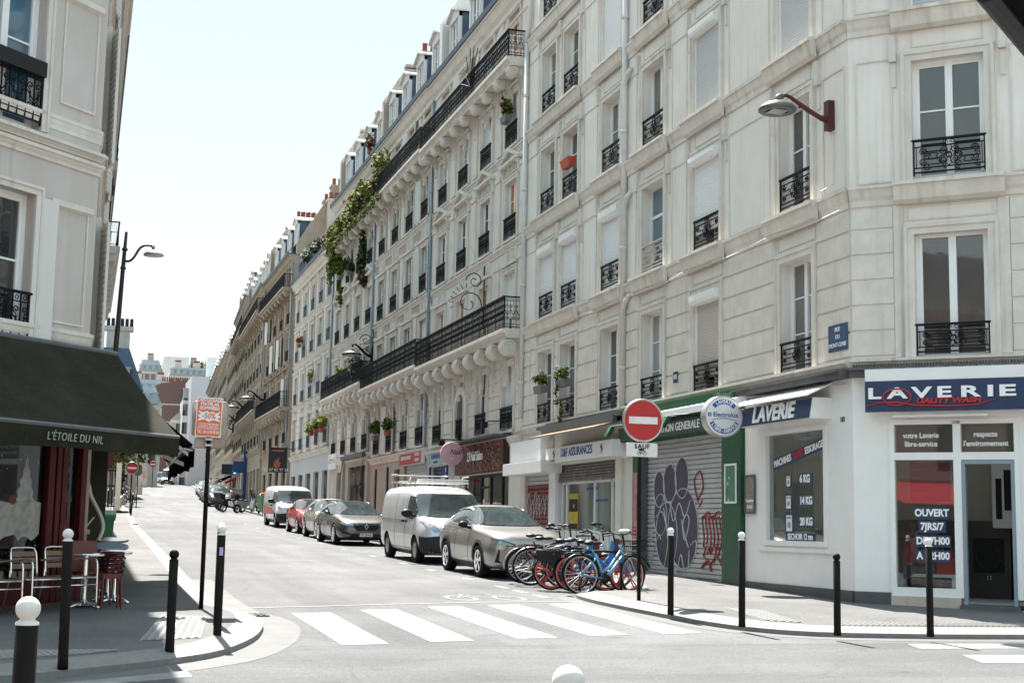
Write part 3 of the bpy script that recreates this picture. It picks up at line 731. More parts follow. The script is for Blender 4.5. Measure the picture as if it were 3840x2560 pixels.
    for i,(c,d) in enumerate(rows):
        for j,(a,b) in enumerate(cols):
            k = dict(spec.get((i,j), dict(rail=SC))); k['rh'] = .53 if i == 0 else .62; k.setdefault('pane', pp[(i*2+j)%5]); window(rt, A, a, b, c, d, **k)
        k = dict(rail=SC, style='two' if i else 'full', rh=.52 if i == 0 else .62, pane='pane')
        if i == 2: k = dict(shut='shutterg', so=-.05, box=.0)
        window(rt, B, *bcol, c, d, o=-.14, **k)
    # pipes
    downpipe(rt, A, 18.62, 4.9, 16.35, r=.075); downpipe(rt, A, 10.42, 4.5, 19, r=.075)
    for z in (7.0,9.5,12.6): m = MB(A.M); m.sm = True; m.tube([(10.42,.1,z-.25),(10.42,.1,z-.1),(10.2,.12,z+.12),(10.12,.02,z+.28)], .06, 8); m.build('drainpipe_branch','pipe',rt,world=True)
    m = MB(A.M); m.sm = True
    m.tube([(18.62,.1,16.3),(18.62,.12,16.45),(18.3,.12,16.75),(18.3,.1,19)], .075, 8); m.build('drainpipe', 'pipe', rt, world=True)
    m = MB(A.M)                                                  # loose cable under the string course and down the corner
    m.tube([(x,.14+.02*math.sin(x*3),7.19-.03*math.sin(x*1.7)) for x in [.1+.35*k for k in range(40)]], .012, 4)
    m.tube([(.5,.03,8.7),(.48,.03,8.2),(.5,.03,7.75),(.5,.28,7.6),(.5,.14,7.3)], .01, 4)
    m.tube([(.1,.06,4.2),(.9,.05,4.26),(1.9,.08,4.2),(4,.1,4.3)], .012, 4); m.build('cable', 'pipe', rt, world=True)
    m = MB(); moulding(m, A, 0, L1, 20.2, .3, .3); m.build('parapet', 'mould', rt, world=True)
    # ------- laundry shop windows and door
    m = MB(A.M)
    for x0,x1,z0,z1 in ((.88,3.22,1.47,1.56),(.88,3.22,3.50,3.58),(.88,.97,1.56,3.50),(3.13,3.22,1.56,3.50)): m.box(x0,x1,-.13,.03,z0,z1)
    W = m.build('shop_window', 'white', rt, world=True)
    m = MB(A.M); m.box(.97,3.13,-.06,-.052,1.56,3.50); m.build('pane','glass', W)
    m = MB(B.M); a = LEN
    for q in (.60,2.56): m.box(a-q-.08,a-q,-.14,.03,.72,3.58)
    m.box(a-1.74,a-1.62,-.14,.03,.72,3.55); m.box(a-2.56,a-.68,-.14,.03,3.50,3.58); m.box(a-2.56,a-1.74,-.14,.03,2.92,3.04); m.box(a-1.62,a-.68,-.14,.03,2.92,3.04); m.box(a-1.62,a-.68,-.14,.03,.72,.86)
    W2 = m.build('shop_window', 'white', rt, world=True)
    m = MB(B.M); m.box(a-1.62,a-.68,-.06,-.052,.86,2.92); m.box(a-1.62,a-.68,-.06,-.052,3.04,3.50); m.box(a-2.56,a-1.74,-.06,-.052,3.04,3.50); m.build('pane','glass', W2)
    m = MB(B.M); m.box(a-2.56,a-2.5,-.1,.02,.62,2.92); m.box(a-1.8,a-1.74,-.1,.02,.62,2.92); m.box(a-2.5,a-1.8,-.1,.02,2.85,2.92); m.build('door_frame', 'pipeg', rt, world=True)
    m = MB(B.M); m.box(a-2.6,a-1.7,-.3,.18,.45,.62); m.build('door_step', 'lead', rt, world=True)
    m = MB(B.M); m.box(a-1.7,a-.6,-.02,.06,.45,.72); m.build('tiled_plinth', 'stone2', rt, world=True)
    # room behind the laundry windows
    rm = MB(); fl = .62
    rm.at(Matrix()); rm.quad((XR+.18,21.2,fl),(19,14.5,fl),(22,20,fl),(XR+.18,25,fl)); rm.quad((XR+.18,21.2,3.7),(19,14.5,3.7),(22,20,3.7),(XR+.18,25,3.7))
    rm.at(B.M @ Matrix.Translation((0,0,0))); rm.quad((-1,-3.3,fl),(LEN+2.4,-3.3,fl),(LEN+2.4,-3.3,3.7),(-1,-3.3,3.7))
    rm.at(Matrix()); rm.quad((XR+.18,24.75,fl),(22,24.75,fl),(22,24.75,3.7),(XR+.18,24.75,3.7)); rm.build('shop_interior', mat('shop_interior_paint', (.66,.64,.58), .8), rt, world=True)
    # lettering stuck to the glass, outside of it
    nB = lambda s,z,o=-.046: B.pt(a-s,o,z)
    xB = -B.d; xA = -A.d
    bk = MB(B.M); bk.mi = 0
    for s0,s1,z in ((.98,1.52,2.06),(1.04,1.47,1.84),(.98,1.54,1.61),(.98,1.54,1.37)): bk.box(a-s1,a-s0,-.05,-.048,z-.095,z+.095)
    bk.build('lettering_backing', 'bluesign', W2)
    for t,s,z in (('OUVERT',1.25,2.06),('7JRS/7',1.25,1.84),('DE 7H00',1.26,1.61),('A 22H00',1.26,1.37)): text(t,.16,'lett',W2,nB(s,z),xB,bold=.006,sx=.88)
    for t,s,z in (('votre Laverie',1.1,3.32),('libre-service',1.1,3.18),('respecte',2.12,3.33),("l'environnement",2.12,3.18)): text(t,.125,'lett',W2,nB(s,z),xB,bold=.002,sx=.85)
    nA = lambda s,z: A.pt(s,-.046,z)
    bk = MB(A.M)
    for s,z in ((1.74,2.66),(1.74,2.27),(1.74,1.90)): bk.box(s-.27,s+.27,-.05,-.048,z-.1,z+.1)
    bk.box(1.4,2.5,-.05,-.048,1.56,1.7)
    M0 = A.M; bk.at(A.M @ Matrix.Translation((2.05,0,3.1)) @ Matrix.Rotation(R(9.5),4,'Y')); bk.box(-.95,.95,-.05,-.048,-.1,.1); bk.build('lettering_backing','bluesign', W)
    for t,s,z in (('6 KG',1.76,2.66),('14 KG',1.72,2.27),('20 KG',1.72,1.90)): text(t,.19,'lett',W,nA(s,z),xA,bold=.008,sx=.9)
    text('SECHOIR 12 mn',.15,'lett',W,nA(1.95,1.63),xA,bold=.004,sx=.9)
    up = Vector((0,0,1)); th = R(9.5); xt = (xA*math.cos(th)+up*math.sin(th)); ut = (up*math.cos(th)-xA*math.sin(th))
    for t,s,mm in (('MACHINES',2.6,'lett'),('SUPER',1.98,'redlett'),('ESSORAGE',1.42,'lett')): text(t,.17,mm,W,nA(s,3.1+(2.05-s)*math.tan(th)),xt,ut,bold=.005,sx=.82)
    ic = MB(A.M)                                                 # the three washing machine pictures
    for s,z,k in ((2.38,2.64,.8),(2.38,2.26,1.0),(2.36,1.88,1.25)):
        ic.mi = 0; ic.box(s-.13*k,s+.13*k,-.05,-.047,z-.15*k,z+.15*k); ic.mi = 1; ic.box(s-.085*k,s+.085*k,-.047,-.044,z-.12*k,z+.11*k)
        ic.mi = 2; ic.lathe([(0,-.0435),(.05*k,-.0435)], (s,0,z-.03*k), 12, 'y'); ic.box(s-.07*k,s+.07*k,-.0445,-.0435,z+.06*k,z+.09*k)
    ic.build('machine_picture', ['bluesign','plate','pipeg'], W)
    return rt, A, B, LEN
CB, FA, FB, LEN = corner_building()

def sign_box(name, label, cat, F, s0, s1, z0, z1, o0, o1, m, edge='white', group=None):
    t = thing(name, label, cat, F.pt((s0+s1)/2,o0,z0), 0, group)
    b = MB(F.M); b.box(s0,s1,o0,o1-.012,z0,z1); b.build('box', edge, t, world=True)
    b = MB(F.M); b.box(s0+.015,s1-.015,o1-.012,o1,z0+.015,z1-.015); b.build('board', m, t, world=True)
    return t
def laundry_signs():
    F,a = FB,LEN
    t = thing('shop_sign', 'wide navy laundry sign with white 3D letters and a red swoosh above the door', 'shop sign', F.pt(a-1.5,0,3.68))
    b = MB(F.M); b.box(a-2.9,a-.28,.0,.30,3.70,4.42); b.build('box','white',t,world=True)
    b = MB(F.M); b.box(a-2.88,a-.28,.30,.312,3.69,4.20); b.build('board','bluesign',t,world=True)
    x = -F.d
    for c,q,w_ in (('L',.434,2.0),('A',.81,2.0),('V',1.20,2.15),('E',1.55,2.1),('R',1.95,2.2),('I',2.27,2.2),('E',2.52,2.4)): text(c,.245,'lett',t,F.pt(a-q,.33,3.985),x,bold=.008,ext=.012,sx=w_*.92)
    text('UALITY WASH',.115,'redlett',t,F.pt(a-1.62,.345,3.855),x,bold=.006,sx=1.35,shear=.15)
    b = MB(F.M @ Matrix.Translation((0,.33,0)))
    b.tube([(a-.81+.225*math.cos(q),.02,3.925+.135*math.sin(q)) for q in [k*PI/10 for k in range(20)]], .012, 5, closed=True)
    b.tube([(a-.31,0,3.79),(a-.5,0,3.84),(a-.8,0,3.84),(a-1.1,0,3.79),(a-1.6,0,3.765),(a-2.05,0,3.78),(a-2.35,0,3.86)], [.006,.012,.016,.016,.014,.012,.005], 5); b.build('swoosh','redlett',t,world=True)
    b = MB(F.M); b.tube([(a-2.2,.2,3.63),(a-.7,.2,3.63)], .03, 6); b.build('tube_lamp','white',t,world=True)
    F = FA
    t = thing('shop_sign', 'slanted navy sign reading laverie under a small white awning', 'shop sign', F.pt(2.1,0,3.68))
    b = MB(F.M); b.prism([(.7,0,3.66),(.7,.42,3.66),(.7,.36,4.02),(.7,0,4.02)], (2.75,0,0)); b.build('box','white',t,world=True)
    b = MB(F.M); b.prism([(.72,.424,3.67),(.72,.436,3.67),(.72,.376,4.01),(.72,.364,4.01)], (2.71,0,0)); b.build('board','bluesign',t,world=True)
    text('LAVERIE',.40,'lett',t,F.pt(2.05,.425,3.835),-F.d,up=(.164,0,.98),bold=.012,ext=.01,sx=1.12)
    t = thing('awning', 'small plain white metal awning over the slanted laundry sign', 'awning', F.pt(2.1,0,4.1))
    b = MB(F.M); b.prism([(.6,.0,4.30),(.6,.52,4.06),(.6,.52,4.03),(.6,.0,4.27)], (2.85,0,0)); b.build('canopy','white',t,world=True)
    b = MB(F.M)
    for k in range(7): b.tube([(1.2+k*.3,.05,4.29),(1.2+k*.3,.05,4.40)], .008, 4)
    b.build('bird_spikes','steel',t,world=True)
    # round projecting sign
    c = F.pt(3.4,.80,3.85); t = thing('projecting_sign', 'round white illuminated laundry sign with two curved blue bands on the wall', 'shop sign', F.pt(3.4,0,3.85))
    b = MB(Matrix.Translation(c)); b.sm = True; b.lathe([(0,.10),(.36,.10),(.385,.09),(.385,-.09),(.36,-.10),(0,-.10)], n=36, axis='y'); b.build('drum','white',t,world=True)
    b = MB(Matrix.Translation(c)); b.lathe([(.372,-.105),(.392,-.105),(.392,.105),(.372,.105),(.372,-.105)], n=36, axis='y'); b.build('rim','steel',t,world=True)
    b = MB(Matrix.Translation(c))
    for a0,a1 in ((40,140),(203,337)):
        n = 16
        for k in range(n):
            p = [R(a0+(a1-a0)*q/n) for q in (k,k+1)]
            b.quad(*[(r*math.cos(v),-.104,r*math.sin(v)) for r,v in ((.235,p[0]),(.325,p[0]),(.325,p[1]),(.235,p[1]))])
    b.tube([(-.26+.02*k,-.104,-.085+.05*math.cos((k-13)/13*1.4)) for k in range(27)], .005, 4)
    b.build('band','bluelett',t,world=True)
    for txt,a0,st,r,flip in (('LAVERIE',122,-10.7,.28,1),('LIBRE-SERVICE',214,9.5,.28,-1)):
        for k,ch in enumerate(txt):
            an = R(a0+st*k); rd = Vector((math.cos(an),0,math.sin(an))); up = rd*flip; xd = Vector((up.z,0,-up.x))
            text(ch,.085,'lett',t,c+rd*r+Vector((0,-.108,0)),xd,up,bold=.003,ext=.002)
    text('Electrolux',.125,'bluelett',t,c+Vector((.03,-.108,.03)),(1,0,0),bold=.001,ext=.002)
    b = MB(Matrix.Translation(c+Vector((-.30,-.106,.03)))); b.box(-.035,.035,-.002,0,-.035,.035); b.build('emblem','bluelett',t,world=True)
    b = MB(Matrix.Translation(c+Vector((-.30,-.109,.03)))); b.prism([(-.025,0,0),(.02,0,.025),(.02,0,.008)],(0,-.002,0)); b.prism([(-.025,0,0),(.02,0,-.025),(.02,0,-.008)],(0,-.002,0)); b.build('emblem','lett',t,world=True)
    b = MB(F.M); b.tube([(3.4,0,3.95),(3.4,.45,3.95)], .025, 6); b.tube([(3.4,0,3.75),(3.4,.45,3.75)], .025, 6); b.tube([(3.4,.1,4.25),(3.45,.5,4.1)], .008, 4)
    b.at(Matrix.Translation(c))
    for k in range(9): b.tube([((k-4)*.035,0,.375),((k-4)*.045,0,.46)], .004, 3)
    b.build('bracket','steel',t,world=True)
laundry_signs()
def green_shop():
    F = FA
    t = sign_box('shop_sign', 'grey-green grocery fascia with white capital letters above the graffitied shutter', 'shop sign', F, 4.5, 10.35, 3.74, 4.06, .05, .2, 'greenband', 'greenband')
    text('ALIMENTATION GENERALE',.24,'lett',t,F.pt(7.35,.205,3.9),-F.d,bold=.003,sx=1.1)
    t = thing('awning_roll', 'closed pale grey awning roll above the green grocery fascia', 'awning', F.pt(6,0,4.1))
    b = MB(F.M); b.prism([(3.75,.1,4.16),(3.75,.34,4.12),(3.75,.34,4.26),(3.75,.12,4.34)], (5.9,0,0)); b.build('cassette','shutter',t,world=True)
    for s,h in ((9.9,4.05),(6.6,4.06)):
        t = thing('spotlight', 'green metal spotlight on a long arm %s' % ('left of the no-entry sign above the insurance sign' if s > 8 else 'above the grocery lettering'), 'spotlight', F.pt(s,0,h), 0, 'spotlights on the grocery')
        b = MB(F.M); b.tube([(s-.9,.2,h+.05),(s-.2,.5,h+.05),(s,.6,h+.02)], .014, 5); b.build('arm','green',t,world=True)
        b = MB(F.M); b.prism([(s-.1,.5,h),(s+.1,.5,h),(s+.08,.62,h-.22),(s-.08,.62,h-.22)], (0,.09,.03)); b.build('head','green',t,world=True)
    # shutter with graffiti: a part of the building
    s0,s1,z0,z1 = 4.98,9.33,.62,3.72; b = MB(F.M); n = 30; st = (z1-z0)/n
    for i in range(n):
        z = z0+i*st; b.prism([(s0,-.16,z),(s0,-.125,z+st*.15),(s0,-.125,z+st*.8),(s0,-.16,z+st)], (s1-s0,0,0))
    sh = b.build('roller_shutter','metalshut',CB,world=True)
    b = MB(F.M); b.box(s0-.02,s0+.09,-.12,.02,.55,z1); b.box(s1-.02,s1+.06,-.12,.02,.55,z1); b.build('guide_rail','lead',sh)
    def blob(mm, cx, cz, rx, rz, o=-.119, n=28, a0=0, name='graffiti', par=sh, wob=.04):
        bb = MB(F.M); P = [(cx-rx*math.cos(q)*(1+wob*math.sin(3*q+cx)), o, cz+rz*math.sin(q)*(1+wob*math.cos(2*q+cz))) for q in [2*PI*k/n for k in range(n)]]
        bb.prism(P, (0,.003,0)); return bb
    G = MB(F.M); Wt = MB(F.M)
    def both(cx,cz,rx,rz,k):
        P = [(cx-rx*math.cos(q),cz+rz*math.sin(q)) for q in [2*PI*i/30 for i in range(30)]]
        G.prism([(x,-.121-.0012*k,z) for x,z in P], (0,.003,0)); Wt.tube([(x,-.117,z) for x,z in P], .010, 4, closed=True)
    both(8.62,2.62,.30,.40,0); both(8.02,2.74,.36,.42,1); both(7.36,2.84,.36,.44,2); both(8.55,2.05,.36,.46,3); both(7.3,1.75,.80,.86,4); both(8.2,1.6,.60,.72,5)
    P = [(9.05,1.1),(9.0,1.6),(8.9,2.3),(8.3,2.6),(7.4,2.6),(6.8,2.3),(6.5,1.8),(6.55,1.2),(7.0,.95),(8.0,.95)]; G.prism([(x,-.1335,z) for x,z in P], (0,.003,0))
    def stroke(pts, r=.013): Wt.tube([(x,-.114,z) for x,z in smooth([Vector(p) for p in pts],4)], r, 4)
    stroke([(8.8,2.0),(8.4,2.1),(8.1,1.5),(8.3,.9)]); stroke([(8.35,2.2),(8.1,1.6),(7.9,1.0),(7.6,.75)]); stroke([(8.0,2.35),(7.8,1.9),(7.5,2.3),(7.2,2.0),(6.9,2.35)]); stroke([(7.35,1.95),(7.2,1.5),(6.95,1.9),(7.1,2.05),(7.3,1.8),(7.0,1.35)])
    stroke([(9.1,1.0),(8.85,1.35),(8.6,1.6),(8.5,1.5)]); stroke([(7.6,.75),(7.4,1.2),(7.2,.8)]); stroke([(7.0,.9),(6.95,1.3)]); stroke([(8.1,3.25),(8.3,3.3),(8.2,3.12),(7.9,3.2)]); stroke([(6.9,1.4),(6.6,1.5),(6.62,1.2)])
    for q in range(9): stroke([(9.25,1.0+q*.13),(8.95,1.0+q*.13)], .012)
    G.build('graffiti','graf',sh); Wt.build('graffiti','grafw',sh)
    Rd = MB(F.M)
    def rs(pts, r=.018): Rd.tube([(x,-.114,z) for x,z in smooth([Vector(p) for p in pts],4)], r, 4)
    rg = random.Random(5)
    rs([(6.5,2.3),(6.7,2.75),(6.4,2.95),(6.25,2.6),(6.55,2.35)]); rs([(6.45,2.2),(6.3,2.35)]);
    for k in range(7):
        x = 6.25-k*.17; rs([(x,1.25+rg.uniform(0,.2)),(x-.05,1.6),(x+.05,1.9+rg.uniform(0,.1)),(x-.1,2.0)]); rs([(x,1.4),(x-.12,1.35),(x-.02,1.15+rg.uniform(-.1,.1))])
    rs([(6.3,1.95),(6.0,2.1),(5.8,1.95),(5.55,2.1),(5.25,2.0),(5.15,1.6)]); rs([(6.25,1.2),(5.9,1.05),(5.6,1.2),(5.3,1.0),(5.2,1.3)]); rs([(6.3,.95),(6.0,1.1),(5.85,.9)],.035); rs([(5.15,1.2),(5.2,.95),(5.15,.8)])
    Rd.build('graffiti','grafr',sh)
    # posters
    def poster(lbl, s0, s1, z0, z1, m, o=.1, frame=None, txt=()):
        t = thing('poster', lbl, 'poster', F.pt((s0+s1)/2,o,z0))
        b = MB(F.M); b.box(s0,s1,o,o+.012,z0,z1); b.build('sheet',m,t,world=True)
        if frame:
            b = MB(F.M); frame_lines(b, Fac(F.pt(0,o+.005,0),F.d.xy), s0-.03, s1+.03, z0-.03, z1+.03, .04, .02); b.build('frame',frame,t,world=True)
        for tx,sz,mm,dz in txt: text(tx,sz,mm,t,F.pt((s0+s1)/2,o+.016,z0+dz),-F.d)
    poster('tall narrow faded pink museum poster left of the shutter', 9.45, 9.68, 1.42, 3.02, mat('faded_pink_poster',(.50,.22,.24),.6,n=(2.5,.5),spots=(4,.58,(.55,.30,.34))), .082, None, (('MUSEE',.055,'redlett',.34),('DES ARTS',.045,'redlett',.26),('DECORATIFS',.035,'redlett',.18)))
    poster('white-edged scratched green poster on the green shop pier', 4.25, 4.72, 2.28, 3.0, mat('scratched_green_poster',(.06,.20,.13),.5,n=(5,.5),spots=(8,.60,(.40,.52,.46))), .092, 'plate')
    poster('framed grey exhibition poster on the white wall beside the laundry window', 3.60, 3.98, 2.08, 2.76, mat('grey_exhibition_poster',(.28,.25,.20),.6,n=(7,.5)), .02, 'lead', (('Leandro',.10,'lett',.22),('Erlich',.10,'lett',.10)))
    t = thing('house_number_plate', 'small blue enamel house number plate between two first floor windows', 'number plate', F.pt(7.35,.03,5.0))
    b = MB(F.M); b.box(7.24,7.48,.03,.045,4.90,5.14); b.build('plate','bluesign',t,world=True); text('103',.15,'lett',t,F.pt(7.36,.05,5.02),-F.d,sx=.85)
    t = thing('street_name_plate', 'blue enamel street name plate on the corner of the building', 'street sign', F.pt(.38,.03,4.8))
    b = MB(F.M); b.box(.06,.70,.032,.05,4.80,5.26); b.build('plate',mat('street_plate_blue',(.05,.10,.20),.35,n=(4,.3)),t,world=True)
    b = MB(F.M); frame_lines(b, Fac(F.pt(0,.05,0),F.d.xy), .08, .68, 4.82, 5.24, .012, .003); b.build('border','greenband',t,world=True)
    for tx,z in (('RUE',5.17),('DU',5.04),('MONT-CENIS',4.90)): text(tx,.105,'lett',t,F.pt(.38,.055,z),-F.d,sx=.92)
    text('103',.13,'blk',CB,FA.pt(.33,.006,3.62),-FA.d,sx=.8)
green_shop()
def insurance_shop():
    F = FA
    t = sign_box('shop_sign', 'white box sign with blue insurance lettering above the half-open shutter', 'shop sign', F, 10.25, 15.2, 3.42, 3.82, .05, .42, 'white')
    text('D&F ASSURANCES',.30,'bluelett',t,F.pt(12.75,.425,3.64),-F.d,bold=.004,sx=.98)
    b = MB(F.M)
    for s in (10.9,14.5): b.prism([(s-.09,.424,3.60),(s+.02,.424,3.76),(s+.1,.424,3.66),(s+.02,.424,3.62),(s+.05,.424,3.50)], (0,.004,0))
    b.build('emblem','bluelett',t,world=True); text('01 42 52 22 21',.06,'bluelett',t,F.pt(14.6,.425,3.47),-F.d)
    t = thing('awning', 'short frayed brown canvas awning over the insurance sign', 'awning', F.pt(12.5,0,4.1))
    b = MB(F.M); b.prism([(10.3,.12,4.30),(10.3,.85,4.10),(10.3,.85,4.07),(10.3,.12,4.26)], (5.1,0,0)); b.build('canopy',mat('brown_canvas',(.22,.15,.075),.9,n=(3,.3)),t,world=True)
    b = MB(F.M); b.tube([(10.3,.1,4.33),(15.4,.1,4.33)], .05, 8); b.build('roller','lead',t,world=True)
    # shutter half down, glazed front
    b = MB(F.M); 
    for i in range(6): b.prism([(10.97,-.06,3.0+i*.07),(10.97,-.02,3.01+i*.07),(10.97,-.02,3.06+i*.07),(10.97,-.06,3.07+i*.07)], (4.36,0,0))
    b.box(10.97,15.33,-.08,.0,2.93,3.0); sh = b.build('roller_shutter',mat('grimy_shutter',(.15,.14,.13),.5,metal=.3,n=(4,.4),spots=(6,.62,(.32,.31,.30))),CB,world=True)
    b = MB(F.M)
    for q in (11.0,11.5,12.75,14.9,15.28): b.box(q-.035,q+.035,-.16,-.08,1.62,2.93)
    b.box(10.95,15.35,-.16,-.08,2.87,2.93); b.box(10.95,15.35,-.2,-.06,.5,1.66); W = b.build('shop_window','shutter',CB,world=True)
    b = MB(F.M); b.box(11.03,15.25,-.13,-.122,1.66,2.87); b.build('pane','glass',W)
    b = MB(F.M); b.box(10.95,15.35,-.75,-.7,.5,3.2); b.box(10.95,11.0,-.7,-.2,.5,3.2); b.box(15.3,15.35,-.7,-.2,.5,3.2); b.box(10.95,15.35,-.7,-.2,.5,1.62); b.box(12.6,12.65,-.7,-.4,.6,3.1); b.box(11.4,12.2,-.7,-.55,1.6,2.4); b.build('shop_interior',mat('pale_office_wall',(.70,.70,.67),.8,n=(1,.3)),CB,world=True)
    t = thing('poster', 'tall yellow poster with a photograph in the insurance window', 'poster', F.pt(14.5,-.115,1.7))
    b = MB(F.M); b.mi = 0; b.box(14.05,14.8,-.119,-.116,1.68,2.62); b.mi = 1; b.box(14.08,14.77,-.116,-.114,2.15,2.48); b.box(14.08,14.77,-.116,-.114,1.7,1.84); b.mi = 2; b.sphere((14.4,-.117,2.3),.12,10,6,(1,.03,1)); b.sphere((14.5,-.117,1.78),.1,10,6,(1,.03,.6)); b.build('sheet',[mat('yellow_poster',(.50,.38,.04),.6,n=(6,.3)),'dark','skin'],t,world=True)
    text('ASSURANCE TEMPORAIRE',.085,'bluelett',W,F.pt(12.35,-.112,2.42),-F.d); text('VOS ASSURANCES',.1,'bluelett',W,F.pt(13.0,-.112,2.72),-F.d); text('AUTO',.1,'bluelett',W,F.pt(11.5,-.112,2.74),-F.d)
    # neighbour: blank white boxes and a red graffitied shutter
    sign_box('shop_sign', 'blank white upper sign box left of the insurance shop', 'shop sign', F, 15.75, 18.6, 3.52, 4.14, .02, .4, 'white')
    sign_box('shop_sign', 'blank white lower box projecting over the red graffitied shutter', 'shop sign', F, 15.0, 18.6, 3.18, 3.52, .02, .62, 'white')
    b = MB(F.M); n = 22; st = 2.65/n
    for i in range(n):
        z = .75+i*st; b.mi = 0 if i > 17 or i < 2 else 1; b.prism([(15.98,-.12,z),(15.98,-.085,z+st*.15),(15.98,-.085,z+st*.8),(15.98,-.12,z+st)], (2.4,0,0))
    sh = b.build('roller_shutter',['metalshut',mat('red_graffiti_paint',(.22,.045,.045),.6,n=(2.5,.45))],CB,world=True)
    b = MB(F.M); rg = random.Random(9)
    for r_ in range(2):
        x = 16.1
        while x < 18.2:
            z = 1.15+r_*.85+rg.uniform(-.05,.05); w_ = rg.uniform(.2,.34); hh = rg.uniform(.5,.75)
            P_ = [(x,z),(x+rg.uniform(-.05,.05),z+hh*.5),(x+w_*.3,z+hh),(x+w_,z+hh*rg.uniform(.6,.95)),(x+w_*rg.uniform(.4,.7),z+hh*.45),(x+w_,z+hh*rg.uniform(.0,.2))]
            b.tube([(p[0],-.08,p[1]) for p in smooth([Vector(q) for q in P_],4)], .013, 4); x += w_+rg.uniform(.03,.1)
    b.build('graffiti','grafw',sh)
    b = MB(F.M); b.box(15.35,15.9,.0,.09,.55,3.2); b.build('pilaster','shutter',CB,world=True)
insurance_shop()
